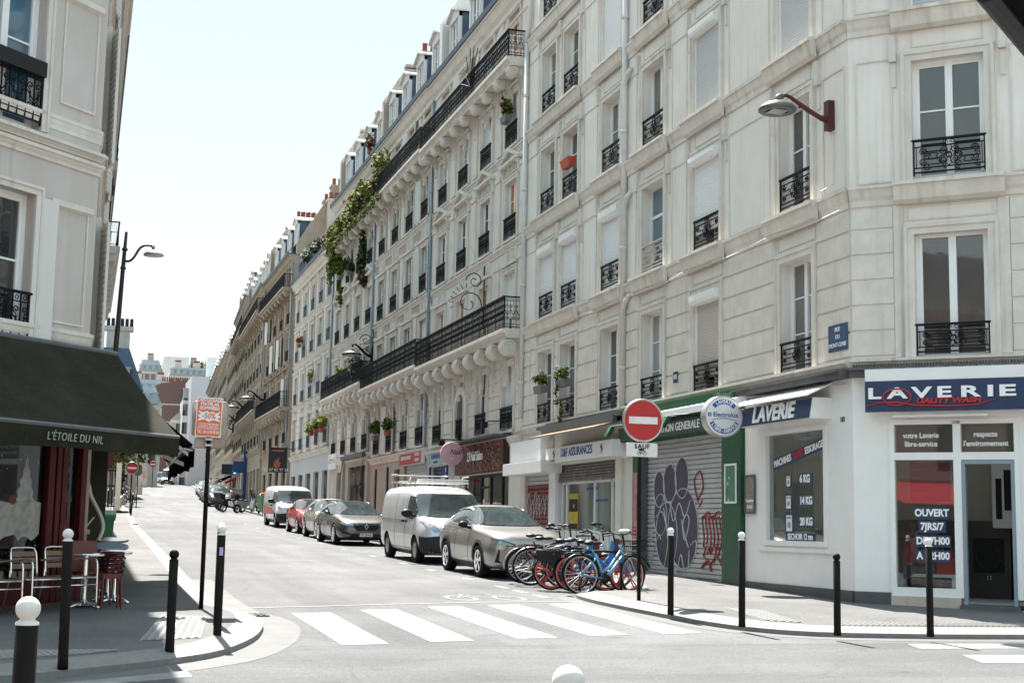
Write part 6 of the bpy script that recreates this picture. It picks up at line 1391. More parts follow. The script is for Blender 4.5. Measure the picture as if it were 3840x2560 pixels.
def lamps():
    # big lamp on the corner building
    x,y,z = XR,21.55,9.0; t = thing('street_lamp', 'large grey lamp head on a rust-red wall bracket at the corner of the laundry building', 'street lamp', (x,y,z))
    b = MB(); b.box(x-.13,x,y-.075,y+.075,8.72,9.25); P = smooth([Vector(p) for p in [(x-.1,y,8.92),(x-.22,y,8.93),(x-.5,y,9.06),(x-.86,y,9.26),(x-.98,y,9.25)]],4); b.tube(P, [.055]*5+[.045]*5+[.035]*(len(P)-10), 8); b.tube([(x-.62,y,9.13),(x-.66,y,9.07)],.02,5); b.build('arm','lampred',t,world=True)
    c = (x-1.08,y,9.02); b = MB(); b.sm = True; b.lathe([(0,.14),(.05,.14),(.07,.11),(.2,.09),(.31,.02),(.335,-.02),(.33,-.05),(.29,-.075),(.24,-.07),(.2,-.06)], c, 28); b.tube([(x-.98,y,9.25),(x-1.06,y,9.22),(x-1.08,y,9.13)], .055, 10); b.build('lamp_head',mat('lamp_grey_metal',(.12,.12,.115),.4,metal=.5),t,world=True)
    b = MB(); b.box(c[0]-.15,c[0]+.15,y-.15,y+.15,c[2]-.066,c[2]-.058); b.build('lens',mat('lamp_glass',(.42,.44,.43),.12,n=(8,.4)),t,world=True)
    wall_lamp('black wall lamp above the long iron balcony, beside a bushy plant', XR, 62.6, 9.35, 1.0, 1.15); gl = 'wall lamps further up the street'
    for lb,yy,zz in (('wall lamp on the ochre building, nearest of the far row',99,10.3),('second wall lamp of the far row, lower in the picture',111,10.6),('third wall lamp of the far row',121,10.2),('smallest and farthest wall lamp of the row',133,10.4)): wall_lamp(lb, 11.9+bend(yy), yy, zz, 1.25, 1.4, group=gl)
    # lamp post on the left
    t = thing('street_lamp', 'slim brown lamp post with a curved arm and domed head on the left', 'street lamp', (.40,32,g(32)+.12)); x0 = .46
    P = [(.375,32,.7),(.52,32,4.96),(.60,32,7.4),(.625,32,8.05)]; b = MB(); b.sm = True; b.tube(P,[.07,.06,.045,.03],10); b.lathe([(.05,7.62),(.07,7.65),(.05,7.69)],(.61,32,0),10); b.lathe([(.05,7.2),(.07,7.23),(.05,7.27)],(.597,32,0),10)
    q = smooth([Vector(p) for p in [(.60,32,7.40),(.72,32,7.40),(.82,32,7.50),(.93,32,7.70),(1.05,32,7.78),(1.20,32,7.78)]],4); b.tube(q,.028,8); b.build('post','lampbrown',t,world=True)
    b = MB(); c = (1.235,32,7.58); b.sm = True; b.lathe([(0,.15),(.035,.15),(.045,.10),(.10,.085),(.20,.03),(.225,-.005),(.215,-.025),(.14,-.035),(0,-.04)], c, 24); b.sphere((c[0]-.02,32,7.76),.045,10,6); b.build('lamp_head','steel',t,world=True)
    t2 = thing('ornament', 'black wrought-iron fan of spikes separating the balconies of the white building', 'iron spikes', (11.7,44.5,15.9)); 
    b = MB(); [b.tube([(11.6,44.0,16.2),(11.6-.0,44.0+1.35*math.sin(q),16.2+1.35*math.cos(q))],.014,4) for q in [R(-62+22*k) for k in range(8)]]; b.build('spikes','iron',t2,world=True)
    for yy,zz,lb in ((43.9,8.4,'wrought-iron scroll grille standing on the near long balcony'),(62.4,8.7,'wrought-iron scroll grille at the end of the middle balcony')):
        t3 = thing('ornament', lb, 'iron grille', (11.9,yy,zz)); b = MB(); b.tube([(12.2,yy,zz-.3),(12.2,yy,zz+1.75)],.022,5); b.tube([(12.0+.2*0+x,yy,zz+q) for x,_,q in spiral(-.3,.5,.5,1.4,-PI/2,1,n=14)],.018,4); b.tube([(12+x,yy,zz+q) for x,_,q in spiral(-.12,1.25,.3,1.4,PI,-1,n=14)],.018,4)
        for k in range(7): a = PI*.55+k*.28; b.tube([(11.7+.5*math.cos(a),yy,zz+.5+.5*math.sin(a)),(11.7+.66*math.cos(a),yy,zz+.5+.66*math.sin(a))],.012,4)
        b.build('grille','iron',t3,world=True)
lamps()
def bins():
    def bin_(label,x,y,z,m,lid,rz=0,s=1.0,group=None):
        t = thing('wheelie_bin',label,'bin',(x,y,z),rz,group); b = MB(); b.add([(-.26,-.3,.08),(.26,-.3,.08),(.26,.3,.08),(-.26,.3,.08),(-.31*s,-.37,.98),(.31*s,-.37,.98),(.31*s,.37,.98),(-.31*s,.37,.98)],[(0,3,2,1),(4,5,6,7),(0,1,5,4),(1,2,6,5),(2,3,7,6),(3,0,4,7)]); b.box(-.33,.33,-.39,.39,.94,1.0); b.build('tub',m,t)
        b = MB(); b.prism([(-.34,-.42,1.0),(-.34,.42,1.0),(-.34,.40,1.06),(-.34,0,1.12),(-.34,-.40,1.05)],(.68,0,0)); b.box(-.26,.26,.40,.47,.99,1.04); b.build('lid',lid,t)
        b = MB(); [b.lathe([(0,-.05),(.1,-.05),(.1,.05),(0,.05)],(sx*.27,.28,.1),12,'x') for sx in (-1,1)]; b.build('wheel','rubber',t)
    gb = mat('bin_green',(.035,.17,.07),.5); gd = mat('bin_grey_green',(.03,.05,.048),.5)
    bin_('dark grey wheelie bin at the front of the group by the kerb',10.55,84.0,g(84)+.12,gd,gd,.1); bin_('green wheelie bin with a yellow board on its lid',10.6,86.5,g(86.5)+.12,gb,gb,.2); bin_('green wheelie bin farthest along the kerb',11.0,90,g(90)+.12,gb,gb)
    t = thing('board','yellow-orange plastic board lying on the bins','board',(10.6,85.5,g(85.5)+1.3)); b = MB(); b.prism([(10.2,85.2,g(85)+1.2),(11.3,86,g(85)+1.22),(11.3,86,g(85)+1.34),(10.7,85.6,g(85)+1.42),(10.2,85.2,g(85)+1.36)],(0,.25,.02)); b.build('sheet','amber',t,world=True)
    bin_('green wheelie bin on the left pavement past the cafe, nearest one',.32,29.0,g(29)+.12,gb,gb); bin_('second green wheelie bin behind the near one past the cafe',.34,30.3,g(30.3)+.12,gb,gb)
bins()
def cafe_furniture():
    def chair(label,x,y,rz):
        t = thing('chair',label,'chair',(x,y,g(y)+.12),rz,None)     # local: faces -y, back at +y
        b = MB(); r = .0125; b.sm = True
        for sx in (-1,1):
            b.tube(smooth([Vector(p) for p in [(sx*.25,-.25,0),(sx*.25,-.24,.42),(sx*.25,-.23,.61),(sx*.25,-.16,.655),(sx*.25,.05,.655),(sx*.24,.2,.64)]],3),r,7)
            b.tube([(sx*.22,.33,0),(sx*.215,.22,.42),(sx*.2,.235,.62)],r,7)
        b.tube(smooth([Vector(p) for p in [(-.2,.21,.42),(-.2,.24,.70),(-.185,.262,.77),(-.14,.268,.80),(.14,.268,.80),(.185,.262,.77),(.2,.24,.70),(.2,.21,.42)]],3),r,7)
        b.tube([(-.25,-.24,.42),(.25,-.24,.42)],r,7); b.tube([(-.22,.22,.42),(.22,.22,.42)],r,7); [b.tube([(sx*.25,-.24,.42),(sx*.22,.22,.42)],r,7) for sx in (-1,1)]; b.tube([(-.25,-.245,.33),(.25,-.245,.33)],r*.8,6)
        b.build('frame','alu',t)
        b = MB(); [b.box(-.24,.24,-.22+k*.072,-.162+k*.072,.425,.44) for k in range(6)]; b.build('seat','wood',t)
        b = MB(); [b.prism([(-.2,.225+k*.012,.54+k*.077),(.2,.225+k*.012,.54+k*.077),(.2,.235+k*.012,.60+k*.077),(-.2,.235+k*.012,.60+k*.077)],(0,.014,0)) for k in range(3)]; b.build('backrest','wood',t)
        return t
    chair('slatted aluminium cafe chair cut off by the left edge',-.98,18.42,R(-133+180-5)); chair('slatted aluminium cafe chair standing alone in the middle of the row',-.50,18.92,R(-133+180-5)); chair('slatted aluminium cafe chair partly behind the tall bollard',-.10,19.32,R(-133+180-5))
    def table(label,x,y,h=.72,r=.3,top='alu',edge='wood',rz=0,tilt=0):
        t = thing('table',label,'table',(x,y,g(y)+.12),rz); b = MB(); b.sm = False; b.lathe([(0,h),(r-.01,h),(r,h-.008),(r,h-.03),(r-.02,h-.035),(0,h-.035)],n=32); tp = b.build('tabletop',[top],t)
        b = MB(); b.lathe([(r+.001,h-.005),(r+.004,h-.016),(r+.001,h-.031)],n=32); eb = b.build('edge_band',edge,tp)
        if tilt: tp.rotation_euler[0] = tilt; tp.location = (0,h*math.sin(tilt),h*(1-math.cos(tilt)))
        b = MB(); b.sm = True; b.lathe([(.03,h-.03),(.03,.12),(.05,.07),(.09,.03)],n=14); [b.tube([(0,0,.05),(.16*math.cos(a),.16*math.sin(a),.04),(.28*math.cos(a),.28*math.sin(a),.008)],[.035,.025,.018],8) for a in [PI/4+k*PI/2 for k in range(4)]]; b.build('pedestal','alu',t)
    table('round aluminium cafe table just behind the tall bollard',.10,19.75,.71,.24,'alu','alu'); table('round cafe table with a pale blue top and wooden edge',.42,21.15,.76,.26,mat('pale_blue_tabletop',(.34,.43,.50),.15),'wood',0,R(11)); table('round metal cafe table behind the pale blue one',.46,22.6,.80,.26,'alu','wood',0,R(6)); table('low round cafe table with a plain metal top beside the stools',.50,20.6,.70,.22,'alu','alu',0,R(5))
    t = thing('chair','red plastic chair with a high back beside the tables','chair',(.18,20.15,g(20)+.12),R(25)); b = MB(); b.prism([(-.2,.2,.45),(.2,.2,.45),(.18,.27,.86),(-.18,.27,.86)],(0,.02,0)); b.build('backrest','plasticred',t); b = MB(); b.box(-.21,.21,-.2,.2,.43,.455); b.build('seat','plasticred',t); [MBleg(t,sx,sy) for sx in (-1,1) for sy in (-1,1)]
    t = thing('stool','red stool at the front of the stacked seats','stool',(.42,19.5,g(19.5)+.12),R(10)); b = MB(); b.sm = False; b.box(-.13,.13,-.13,.13,.44,.46); b.box(-.12,.12,-.12,.12,.40,.44); b.build('seat','plasticred',t); [MBleg(t,sx,sy,.115,.115,.43) for sx in (-1,1) for sy in (-1,1)]
    gp = 'stacked dark seats beside the cafe tables'
    for k in range(6):
        t = thing('stool','dark red stacking seat in a stack beside the red stool','stool',(.44+.008*(k%2),20.02,g(20)+.12+.42+k*.055),R(8+k*4),gp); b = MB(); b.sm = True; b.lathe([(0,.03),(.13,.03),(.155,.02),(.16,0),(.14,-.01)],n=16); b.build('seat','redwood',t); b = MB(); [b.tube([(.12*math.cos(a),.12*math.sin(a),0),(.17*math.cos(a),.17*math.sin(a),-.42 if k == 0 else -.07)],.014,5) for a in [PI/4+q*PI/2 for q in range(4)]]; b.build('legs','black',t)
def MBleg(t,sx,sy,x=.18,y=.17,h=.43,m='plasticred'):
    b = MB(); b.tube([(sx*x,sy*y,h),(sx*x*1.12,sy*y*1.15,0)],.014,6); b.build('leg',m,t)
cafe_furniture()
def plants():
    rg = random.Random(12)
    def planter(label, x, y, z, lf, r=(.16,.3,.25), n=170, sz=.10, box='pot', bw=.5, flowers=None, trail=0, cat='planter'):
        t = thing('flower_box',label,cat,(x,y,z)); b = MB()
        if box: b.add([(-.09,-bw/2+.03,0),(.09,-bw/2+.03,0),(.09,bw/2-.03,0),(-.09,bw/2-.03,0),(-.12,-bw/2,.2),(.12,-bw/2,.2),(.12,bw/2,.2),(-.12,bw/2,.2)],[(0,3,2,1),(4,5,6,7),(0,1,5,4),(1,2,6,5),(2,3,7,6),(3,0,4,7)]); b.build('trough',box,t)
        b = MB(); [b.leaves((rg.uniform(-.3,.3)*r[0],(q-1.5)/1.5*r[1]*.6,.2+r[2]*rg.uniform(.35,1.1)),(r[0]*.8,r[1]*.55,r[2]*rg.uniform(.5,.95)),n//3,sz*.75,rg,.05,(0,0,1)) for q in range(4)]
        for k in range(trail): q = rg.uniform(-.25,.25); b.leaves((-.12,q,-.1-.28*k),(.08,.09,.16),24,sz*.8,rg,.1,(0,1))
        b.build('foliage',lf,t)
        if flowers: b = MB(); b.leaves((-.02,0,.3+r[2]*.9),(r[0],r[1],r[2]*.6),26,.07,rg,.4); b.build('flowers',flowers,t)
    planter('window box of white flowers on the farthest first-floor window of the corner building',12.14,37.55,5.45,['leaf2','leaf'],(.2,.34,.26),170,.11,'pot',.7,'flower',0)
    planter('trailing window box with white flowers, next to the other white one',12.14,35.6,5.45,['leaf','leaf2'],(.2,.34,.26),170,.11,'pot',.7,'flower',4)
    t = thing('flower_box','empty terracotta-red window box on an upper railing of the corner building','planter',(12.2,35.6,11.45)); b = MB(); b.add([(-.08,-.28,0),(.08,-.28,0),(.08,.28,0),(-.08,.28,0),(-.13,-.36,.24),(.13,-.36,.24),(.13,.36,.24),(-.13,.36,.24)],[(0,3,2,1),(0,1,5,4),(1,2,6,5),(2,3,7,6),(3,0,4,7),(4,5,6,7)]); b.build('trough',mat('red_plastic_trough',(.42,.06,.03),.5),t)
    planter('grassy plant on the upper balcony railing of the white building',12.1,41.4,14.3,['leaf','leafdry'],(.2,.34,.42),200,.16,'pot',.6)
    planter('tall bush on the middle balcony beside the wall lamp',11.85,64.6,8.35,['leafd','leaf'],(.45,.7,.75),600,.16,'pot',.6)
    for lb,y,z,lf,bx in (('yellow-green plant in an orange pot, first of three on the pale building',74.6,6.55,['leaf2','leaf2'],'terra'),('yellow-green plant in an orange pot, middle of three on the pale building',76.4,6.6,['leaf2','leaf'],'terra'),('yellow-green plant in an orange pot, last of three on the pale building',78.2,6.55,['leaf2','leaf2'],'terra')): planter(lb,11.95,y,z,lf,(.3,.5,.45),260,.16,bx,.7)
    planter('feathery green plant on a first-floor railing of the pinkish building',12.0,60.4,5.35,['leaf','leafd'],(.3,.6,.4),280,.16,'pot',.6); planter('reddish potted shrub beside the feathery plant',12.0,57.6,5.4,['leaf','leafd'],(.25,.5,.4),240,.15,'terra',.6)
    planter('leafy box on an upper window of the greenery-hung building',12.0,70.8,14.1,['leaf2','leaf'],(.35,.6,.5),300,.2,'pot',.6); planter('fern box high on the wall below the green balcony',12.0,68.2,13.9,['leafd','leaf'],(.3,.5,.4),240,.18,'pot',.6)
    # the overgrown balcony
    t = thing('balcony_plants','mass of yellow-green climbing plants spilling over the upper balcony','balcony plants',(11.7,68,16.0)); b = MB()
    for k in range(15):
        y = 59.2+k*.95; h = [2.2,2.4,2.1,1.7,1.5,1.3,1.25,1.2,1.1,1.2,1.0,.9,1.0,.7,.5][k]; [b.leaves((11.7+rg.uniform(-.2,.25),y+rg.uniform(-.4,.4),16.0+h*rg.uniform(.15,.85)),(.3,.45,.4),55,.14,rg,.05,(0,0,0,1,2)) for _ in range(5)]; b.leaves((11.56,y,15.8),(.15,.55,.3),50,.12,rg,.05,(0,0,1))
    for y,z,n in ((71.6,15.1,120),(72.4,14.7,120),(71,15.5,90)): b.leaves((11.75,y,z),(.3,.4,.7),n,.17,rg,.05,(0,1))
    b.build('foliage',['leaf2','leaf','leafdry'],t,world=True)
    t = thing('climbing_plant','dark ivy climbing between two upper windows below the green balcony','climber',(12.2,65,14)); b = MB(); b.leaves((12.1,65.2,14.2),(.2,.55,1.4),320,.22,rg,.05,(0,0,1)); b.leaves((12.1,64.6,13.2),(.2,.4,.5),100,.2,rg,.05,(0,2)); b.build('foliage',['leafd','leaf','brown'],t,world=True)
    t = thing('climbing_plant','loose hanging creeper left of the dark ivy','climber',(12.2,71,14.5)); b = MB(); b.leaves((12.05,71.3,14.9),(.2,.5,.5),120,.2,rg,.05,(0,1)); b.leaves((12.1,70.9,13.6),(.15,.2,1.2),110,.18,rg,.05,(0,1)); b.build('foliage',['leaf','leaf2'],t,world=True)
    planter('dark pot plant on the railing at the left of the middle floor',12.0,70.2,8.9,['leaf2','leaf'],(.2,.3,.3),120,.14,'pot',.5)
    planter('brown dried plant by a dormer of the roof above the green balcony',11.9,62.9,18.7,['leafdry','leafdry'],(.3,.5,.45),160,.18,'terra',.5); planter('green shrub on the roof terrace of the pale building',11.9,78.5,16.7,['leafd','leaf'],(.4,.8,.55),260,.2,None); planter('second green shrub on the roof terrace further along',11.9,82,16.7,['leafd','leaf'],(.4,.7,.6),240,.2,None)
    planter('yellow-topped pot on a railing of the pale building',12.0,79.5,9.6,['leaf2','leaf'],(.2,.35,.3),120,.15,'pot',.5); planter('red flowering box on a second-floor railing of the pale building',12.0,84.5,12.2,['leaf','flowerp'],(.25,.4,.3),140,.15,'pot',.5)
plants()
def foreground_edge():  # added canopy standing in for a dark edge close to the camera
    t = thing('awning','black awning edge overhead in the top right corner','awning',(2.6,3.0,3.2)); b = MB()  # added stand-in for the dark foreground edge, not an awning of the street
    b.prism([(2.33,3.24,3.20),(2.98,3.79,3.20),(5.5,2.0,3.75),(5,-1,3.9),(2.2,-.3,3.7)],(0,0,.04)); b.build('canopy','awnblack',t,world=True); b = MB(); b.tube([(2.33,3.24,3.2),(2.98,3.79,3.2)],.03,8); b.build('frame','black',t,world=True)
foreground_edge()
# ---------------------------------------------------------------- vehicles (local: +x forward, +y left, z up, axles at +-wb/2)
def paint(name, c, metal=.0, rough=.3): return mat(name, c, rough, metal, coat=.8)
def loft_body(st, wells, wb, R0, W, name, pm, wellw=.30):
    vs = []; fs = []
    for (x,w_,zb,zbelt,wbt,zr,wr) in st:
        h = zbelt-zb
        half = [(0,zb),(w_*.80,zb),(w_*.965,zb+min(.1,h*.18)),(w_,zb+h*.42),(w_*.985,zb+h*.74),(wbt,zbelt),((wbt+wr)/2+.012,zbelt+(zr-zbelt)*.5),(wr,zr-(zr-zbelt)*.14),(wr*.72,zr-(zr-zbelt)*.03),(0,zr)]
        ring = half+[(-y,z) for y,z in half[-2:0:-1]]; vs += [(x,y,z) for y,z in ring]
    n = 18
    for i in range(len(st)-1):
        for k in range(n): fs.append((i*n+k,(i+1)*n+k,(i+1)*n+(k+1)%n,i*n+(k+1)%n))
    fs.append(tuple(range(n))); fs.append(tuple(range((len(st)-1)*n+n-1,(len(st)-1)*n-1,-1)))
    b = MB(); b.sm = True; b.add(vs, fs); me = b.mesh('body',[pm,'black'])
    o = bpy.data.objects.new('tmp',me); col.objects.link(o); m = o.modifiers.new('s','SUBSURF'); m.levels = 3; m.render_levels = 3
    bpy.context.view_layer.update(); dg = bpy.context.evaluated_depsgraph_get()
    me2 = bpy.data.meshes.new_from_object(o.evaluated_get(dg)); bv = BVHTree.FromPolygons([v.co.copy() for v in me2.vertices],[tuple(p.vertices) for p in me2.polygons])
    o.modifiers.clear(); o.data = me2
    cs = []
    for x in (wb/2,-wb/2):
        for sy in (-1,1):
            c = MB(); c.mi = 1; c.lathe([(0,-.5),(R0+.055,-.5),(R0+.055,0),(0,0)],(x,0,R0),28,'y'); cm = c.mesh('c',[pm,'black'])
            co = bpy.data.objects.new('tmpc',cm); col.objects.link(co); co.location.y = (W-wellw+.5) if sy > 0 else -(W-wellw); cs.append(co)
            q = o.modifiers.new('b','BOOLEAN'); q.operation = 'DIFFERENCE'; q.object = co; q.solver = 'EXACT'
            try: q.material_mode = 'TRANSFER'
            except Exception: pass
    bpy.context.view_layer.update(); dg = bpy.context.evaluated_depsgraph_get()
    me3 = bpy.data.meshes.new_from_object(o.evaluated_get(dg)); me3.name = 'body'
    for c in cs: bpy.data.objects.remove(c)
    bpy.data.objects.remove(o)
    return me3, bv
def decal(bv, poly, view, off, th=.0, grid=.07):
    """outline laid on the body: view 'F' (y,z) from the front, 'L'/'R' (x,z) from a side, 'T' (x,y) from above"""
    P = [Vector(p) for p in poly]; Q = []
    for i,p in enumerate(P):                                     # densify the outline
        q = P[(i+1)%len(P)]; k = max(1,int((q-p).length/grid)); Q += [p.lerp(q,j/k) for j in range(k)]
    x0,x1 = min(p.x for p in Q),max(p.x for p in Q); y0,y1 = min(p.y for p in Q),max(p.y for p in Q)
    def inside(a):
        c = False
        for i in range(len(P)):
            p,q = P[i],P[(i+1)%len(P)]
            if (p.y > a.y) != (q.y > a.y) and a.x < (q.x-p.x)*(a.y-p.y)/(q.y-p.y)+p.x: c = not c
        return c
    n0 = len(Q); x = x0+grid
    while x < x1-grid*.3:
        y = y0+grid
        while y < y1-grid*.3:
            a = Vector((x,y))
            if inside(a) and min((a-q).length for q in Q[:n0]) > grid*.45: Q.append(a)
            y += grid
        x += grid
    co,_,fc,_,_,_ = geometry.delaunay_2d_cdt(Q,[],[list(range(n0))],1,1e-5)
    V = []
    for c in co:
        if view == 'F': r = bv.ray_cast(Vector((8,c.x,c.y)),Vector((-1,0,0)))
        elif view == 'T': r = bv.ray_cast(Vector((c.x,c.y,6)),Vector((0,0,-1)))
        else: s = 1 if view == 'L' else -1; r = bv.ray_cast(Vector((c.x,4*s,c.y)),Vector((0,-s,0)))
        V.append(None if r[0] is None else r[0]+r[1]*off)
    F_ = [f for f in fc if all(V[i] is not None for i in f)]
    return [v if v is not None else Vector() for v in V], F_
def put_decal(name, bv, polys, m, parent, off=.006, grid=.07):
    b = MB(); b.sm = True
    for view,poly in polys: v,f = decal(bv,poly,view,off,grid=grid); b.add(v,f)
    return b.build(name,m,parent)
def seam(b, bv, pts, view, r=.0035):
    P = []
    for i in range(len(pts)-1):
        a,c = Vector(pts[i]),Vector(pts[i+1]); k = max(2,int((c-a).length/.06))
        for j in range(k+(i == len(pts)-2)):
            q = a.lerp(c,j/k)
            if view == 'F': h = bv.ray_cast(Vector((8,q.x,q.y)),Vector((-1,0,0)))
            elif view == 'T': h = bv.ray_cast(Vector((q.x,q.y,6)),Vector((0,0,-1)))
            else: s = 1 if view == 'L' else -1; h = bv.ray_cast(Vector((q.x,4*s,q.y)),Vector((0,-s,0)))
            if h[0]: P.append(h[0]+h[1]*.001)
    b.tube(P,r,4)
_wh = {}
def wheel(parent, x, y, R0, spokes=5, wd=.20, style='alloy'):
    key = (R0,spokes,wd,style)
    if key not in _wh:
        b = MB(); b.sm = True; h = wd/2; ri = R0*.70
        b.lathe([(ri,-h*.9),(R0*.93,-h),(R0*.985,-h*.75),(R0,-h*.4),(R0,h*.4),(R0*.985,h*.75),(R0*.93,h),(ri,h*.9),(ri,-h*.9)],n=30,axis='y'); ty = b.mesh('tyre','rubber')
        b = MB(); b.lathe([(ri,h*.92),(ri*.96,h*.95),(ri*.9,h*.5),(ri*.88,-h*.2),(0,-h*.3)],n=30,axis='y')
        b.mi = 1
        if style == 'steel': b.sm = True; b.lathe([(ri*.92,h*.6),(ri*.8,h*.95),(ri*.55,h*.75),(ri*.3,h*1.0),(0,h*1.05)],n=24,axis='y')
        else:
            for k in range(spokes):
                a = 2*PI*k/spokes
                for da in ((-.10,.10) if spokes < 8 else (0,)):
                    M = Matrix.Rotation(a+da,4,'Y'); b.at(M); w_ = ri*(.085 if spokes < 8 else .06); b.prism([(-w_,h*.5,ri*.1),(w_,h*.5,ri*.1),(w_*1.3,h*.5,ri*.95),(-w_*1.3,h*.5,ri*.95)],(0,h*.42,0)); b.at(Matrix())
            b.lathe([(ri*.2,h*.5),(ri*.2,h*.98),(0,h)],n=14,axis='y')
            b.lathe([(ri*.99,h*.97),(ri*.90,h*.97),(ri*.88,h*.8)],n=30,axis='y')
        rm = b.mesh('rim',['black','chrome' if style != 'steel' else 'steel']); _wh[key] = (ty,rm)
    ty,rm = _wh[key]; s = 1 if y > 0 else -1
    t = put('wheel',ty,parent,loc=(x,y,R0),rot=(0,0,0 if s > 0 else PI)); put('rim',rm,t)
    return t
def plate_part(t, bv, z, txt, y0=0, w_=.26):
    h = bv.ray_cast(Vector((8,y0,z)),Vector((-1,0,0)))[0]; x = h.x+.02
    b = MB(); b.box(x,x+.012,y0-w_,y0+w_,z-.055,z+.055); p = b.build('number_plate','plate',t); b = MB(); b.box(x+.0125,x+.014,y0+w_-.05,y0+w_,z-.055,z+.055); b.box(x+.0125,x+.014,y0-w_,y0-w_+.05,z-.055,z+.055); b.build('plate_band','blue',p)
    if txt: me = text_mesh(txt,.105,bold=.001,sx=.72).copy(); me.materials.clear(); me.materials.append(M_['blk']); me.transform(Matrix(((0,0,1,x+.014),(1,0,0,y0),(0,1,0,z),(0,0,0,1)))); put('lettering',me,p)
def mirror(t, x, y, z, m='black', s=1.0):
    for sy in (-1,1):
        b = MB(); b.sm = True; b.sphere((x,sy*(y+.12*s),z+.04),.1*s,12,8,(.55,1.05,.72)); b.tube([(x+.02,sy*(y-.06),z-.03),(x,sy*(y+.08),z+.0)],.03,6); b.build('mirror',m,t)
CAR_ROT = -PI/2
def pitch(t):
    y = t.location.y; t.rotation_euler[1] = math.atan((g(y+1)-g(y-1))/2)*abs(math.sin(t.rotation_euler[2]))
def rail_pt(bv,x,y,d):
    h = bv.ray_cast(Vector((x,y,6)),Vector((0,0,-1)))[0]; return (x,y,h.z+d)
def suv():
    pm = paint('champagne_silver_paint',(.36,.345,.32),.65,.28); t = thing('parked_car','champagne grey SUV with a black mesh spindle grille behind the bicycles','car',(9.02,30.68,g(30.68)),CAR_ROT+R(.8))
    st = [(2.24,.62,.28,.68,.52,.76,.36),(2.20,.80,.22,.80,.68,.87,.48),(2.04,.89,.19,.88,.78,.95,.58),(1.75,.92,.19,.935,.83,1.0,.64),(1.3,.93,.19,.975,.85,1.03,.67),(.95,.92,.19,.99,.86,1.035,.68),(.72,.915,.19,1.0,.86,1.08,.69),(.25,.915,.19,1.01,.85,1.35,.62),(-.15,.915,.19,1.02,.845,1.50,.575),(-.6,.915,.19,1.03,.84,1.545,.56),(-1.1,.92,.19,1.06,.84,1.51,.545),(-1.6,.92,.2,1.10,.83,1.37,.55),(-2.0,.89,.24,1.09,.79,1.18,.56),(-2.25,.80,.32,.98,.68,1.03,.5),(-2.32,.70,.42,.86,.58,.9,.42)]
    me,bv = loft_body(st,0,2.64,.345,.915,'suv',pm); put('body',me,t)
    put_decal('windshield',bv,[('F',[(-.79,1.10),(-.4,1.08),(.4,1.08),(.79,1.10),(.66,1.40),(.56,1.47),(-.56,1.47),(-.66,1.40)])],'carglass',t,.016,.05)
    for v in 'LR':
        put_decal('side_window',bv,[(v,[(.42,1.075),(-.02,1.37),(-.45,1.435),(-.50,1.075)])],'carglass',t,.006); put_decal('side_window',bv,[(v,[(-.57,1.08),(-.53,1.44),(-1.08,1.40),(-1.28,1.13)])],'carglass',t,.006); put_decal('side_window',bv,[(v,[(-1.35,1.15),(-1.17,1.37),(-1.62,1.20)])],'carglass',t,.006)
        put_decal('wheel_arch',bv,[(v,[(1.32+(.455)*math.cos(q),.345+.455*math.sin(q)) for q in [PI*k/14 for k in range(15)]]+[(1.32+.39*math.cos(q),.345+.39*math.sin(q)) for q in [PI-PI*k/14 for k in range(15)]])],'cladding',t,.012,.06)
        put_decal('wheel_arch',bv,[(v,[(-1.32+(.455)*math.cos(q),.345+.455*math.sin(q)) for q in [PI*k/14 for k in range(15)]]+[(-1.32+.39*math.cos(q),.345+.39*math.sin(q)) for q in [PI-PI*k/14 for k in range(15)]])],'cladding',t,.012,.06)
        put_decal('sill',bv,[(v,[(.88,.22),(.88,.30),(-.88,.30),(-.88,.22)])],'cladding',t,.008)
        b = MB(); seam(b,bv,[(.55,1.06),(.55,.6),(.5,.32)],v); seam(b,bv,[(-.53,1.06),(-.55,.55),(-.6,.32)],v); seam(b,bv,[(-1.33,1.1),(-1.0,.75),(-.9,.4)],v); seam(b,bv,[(1.9,.86),(.5,.97),(-2.0,1.03)],v,.004); b.build('door_seam','black',t)
        b = MB(); s = 1 if v == 'L' else -1; [b.tube([(x+.09,s*.925,.93),(x,s*.945,.935),(x-.09,s*.925,.93)],.02,6) for x in (-.38,-1.12)]; b.build('door_handle','chrome',t)
        b = MB(); seam(b,bv,[(.5,1.065),(-.5,1.065),(-1.32,1.12),(-1.68,1.2)],v,.011); b.build('window_trim','chrome',t)
        s = 1 if v == 'L' else -1; put_decal('headlight',bv,[('F',[(s*.36,.70),(s*.60,.785),(s*.80,.83),(s*.82,.80),(s*.78,.735),(s*.6,.70)])],'lens',t,.008,.04); put_decal('headlight_brow',bv,[('F',[(s*.36,.715),(s*.36,.73),(s*.62,.81),(s*.82,.85),(s*.82,.83),(s*.6,.79)])],'black',t,.014,.04)
        put_decal('fog_trim',bv,[('F',[(s*.68,.62),(s*.72,.62),(s*.78,.36),(s*.62,.33),(s*.70,.40)])],'black',t,.008,.04)
    sp = [(-.14,.74),(.14,.74),(.36,.70),(.26,.56),(.42,.32),(.38,.24),(-.38,.24),(-.42,.32),(-.26,.56),(-.36,.70)]
    put_decal('grille',bv,[('F',sp)],mat('black_grille_mesh',(.02,.02,.022),.25,n=(40,.3)),t,.010,.05)
    b = MB()
    for k in range(9):
        for j in range(10):
            y,z = -.36+j*.08+(k%2)*.04,.27+k*.052
            if abs(y) < (.33 if z < .40 else .25 if z < .6 else .3): h = bv.ray_cast(Vector((8,y,z)),Vector((-1,0,0)))[0]; b.tube([(h.x+.016,y-.028,z-.012),(h.x+.022,y,z+.014),(h.x+.016,y+.028,z-.012)],.005,3)
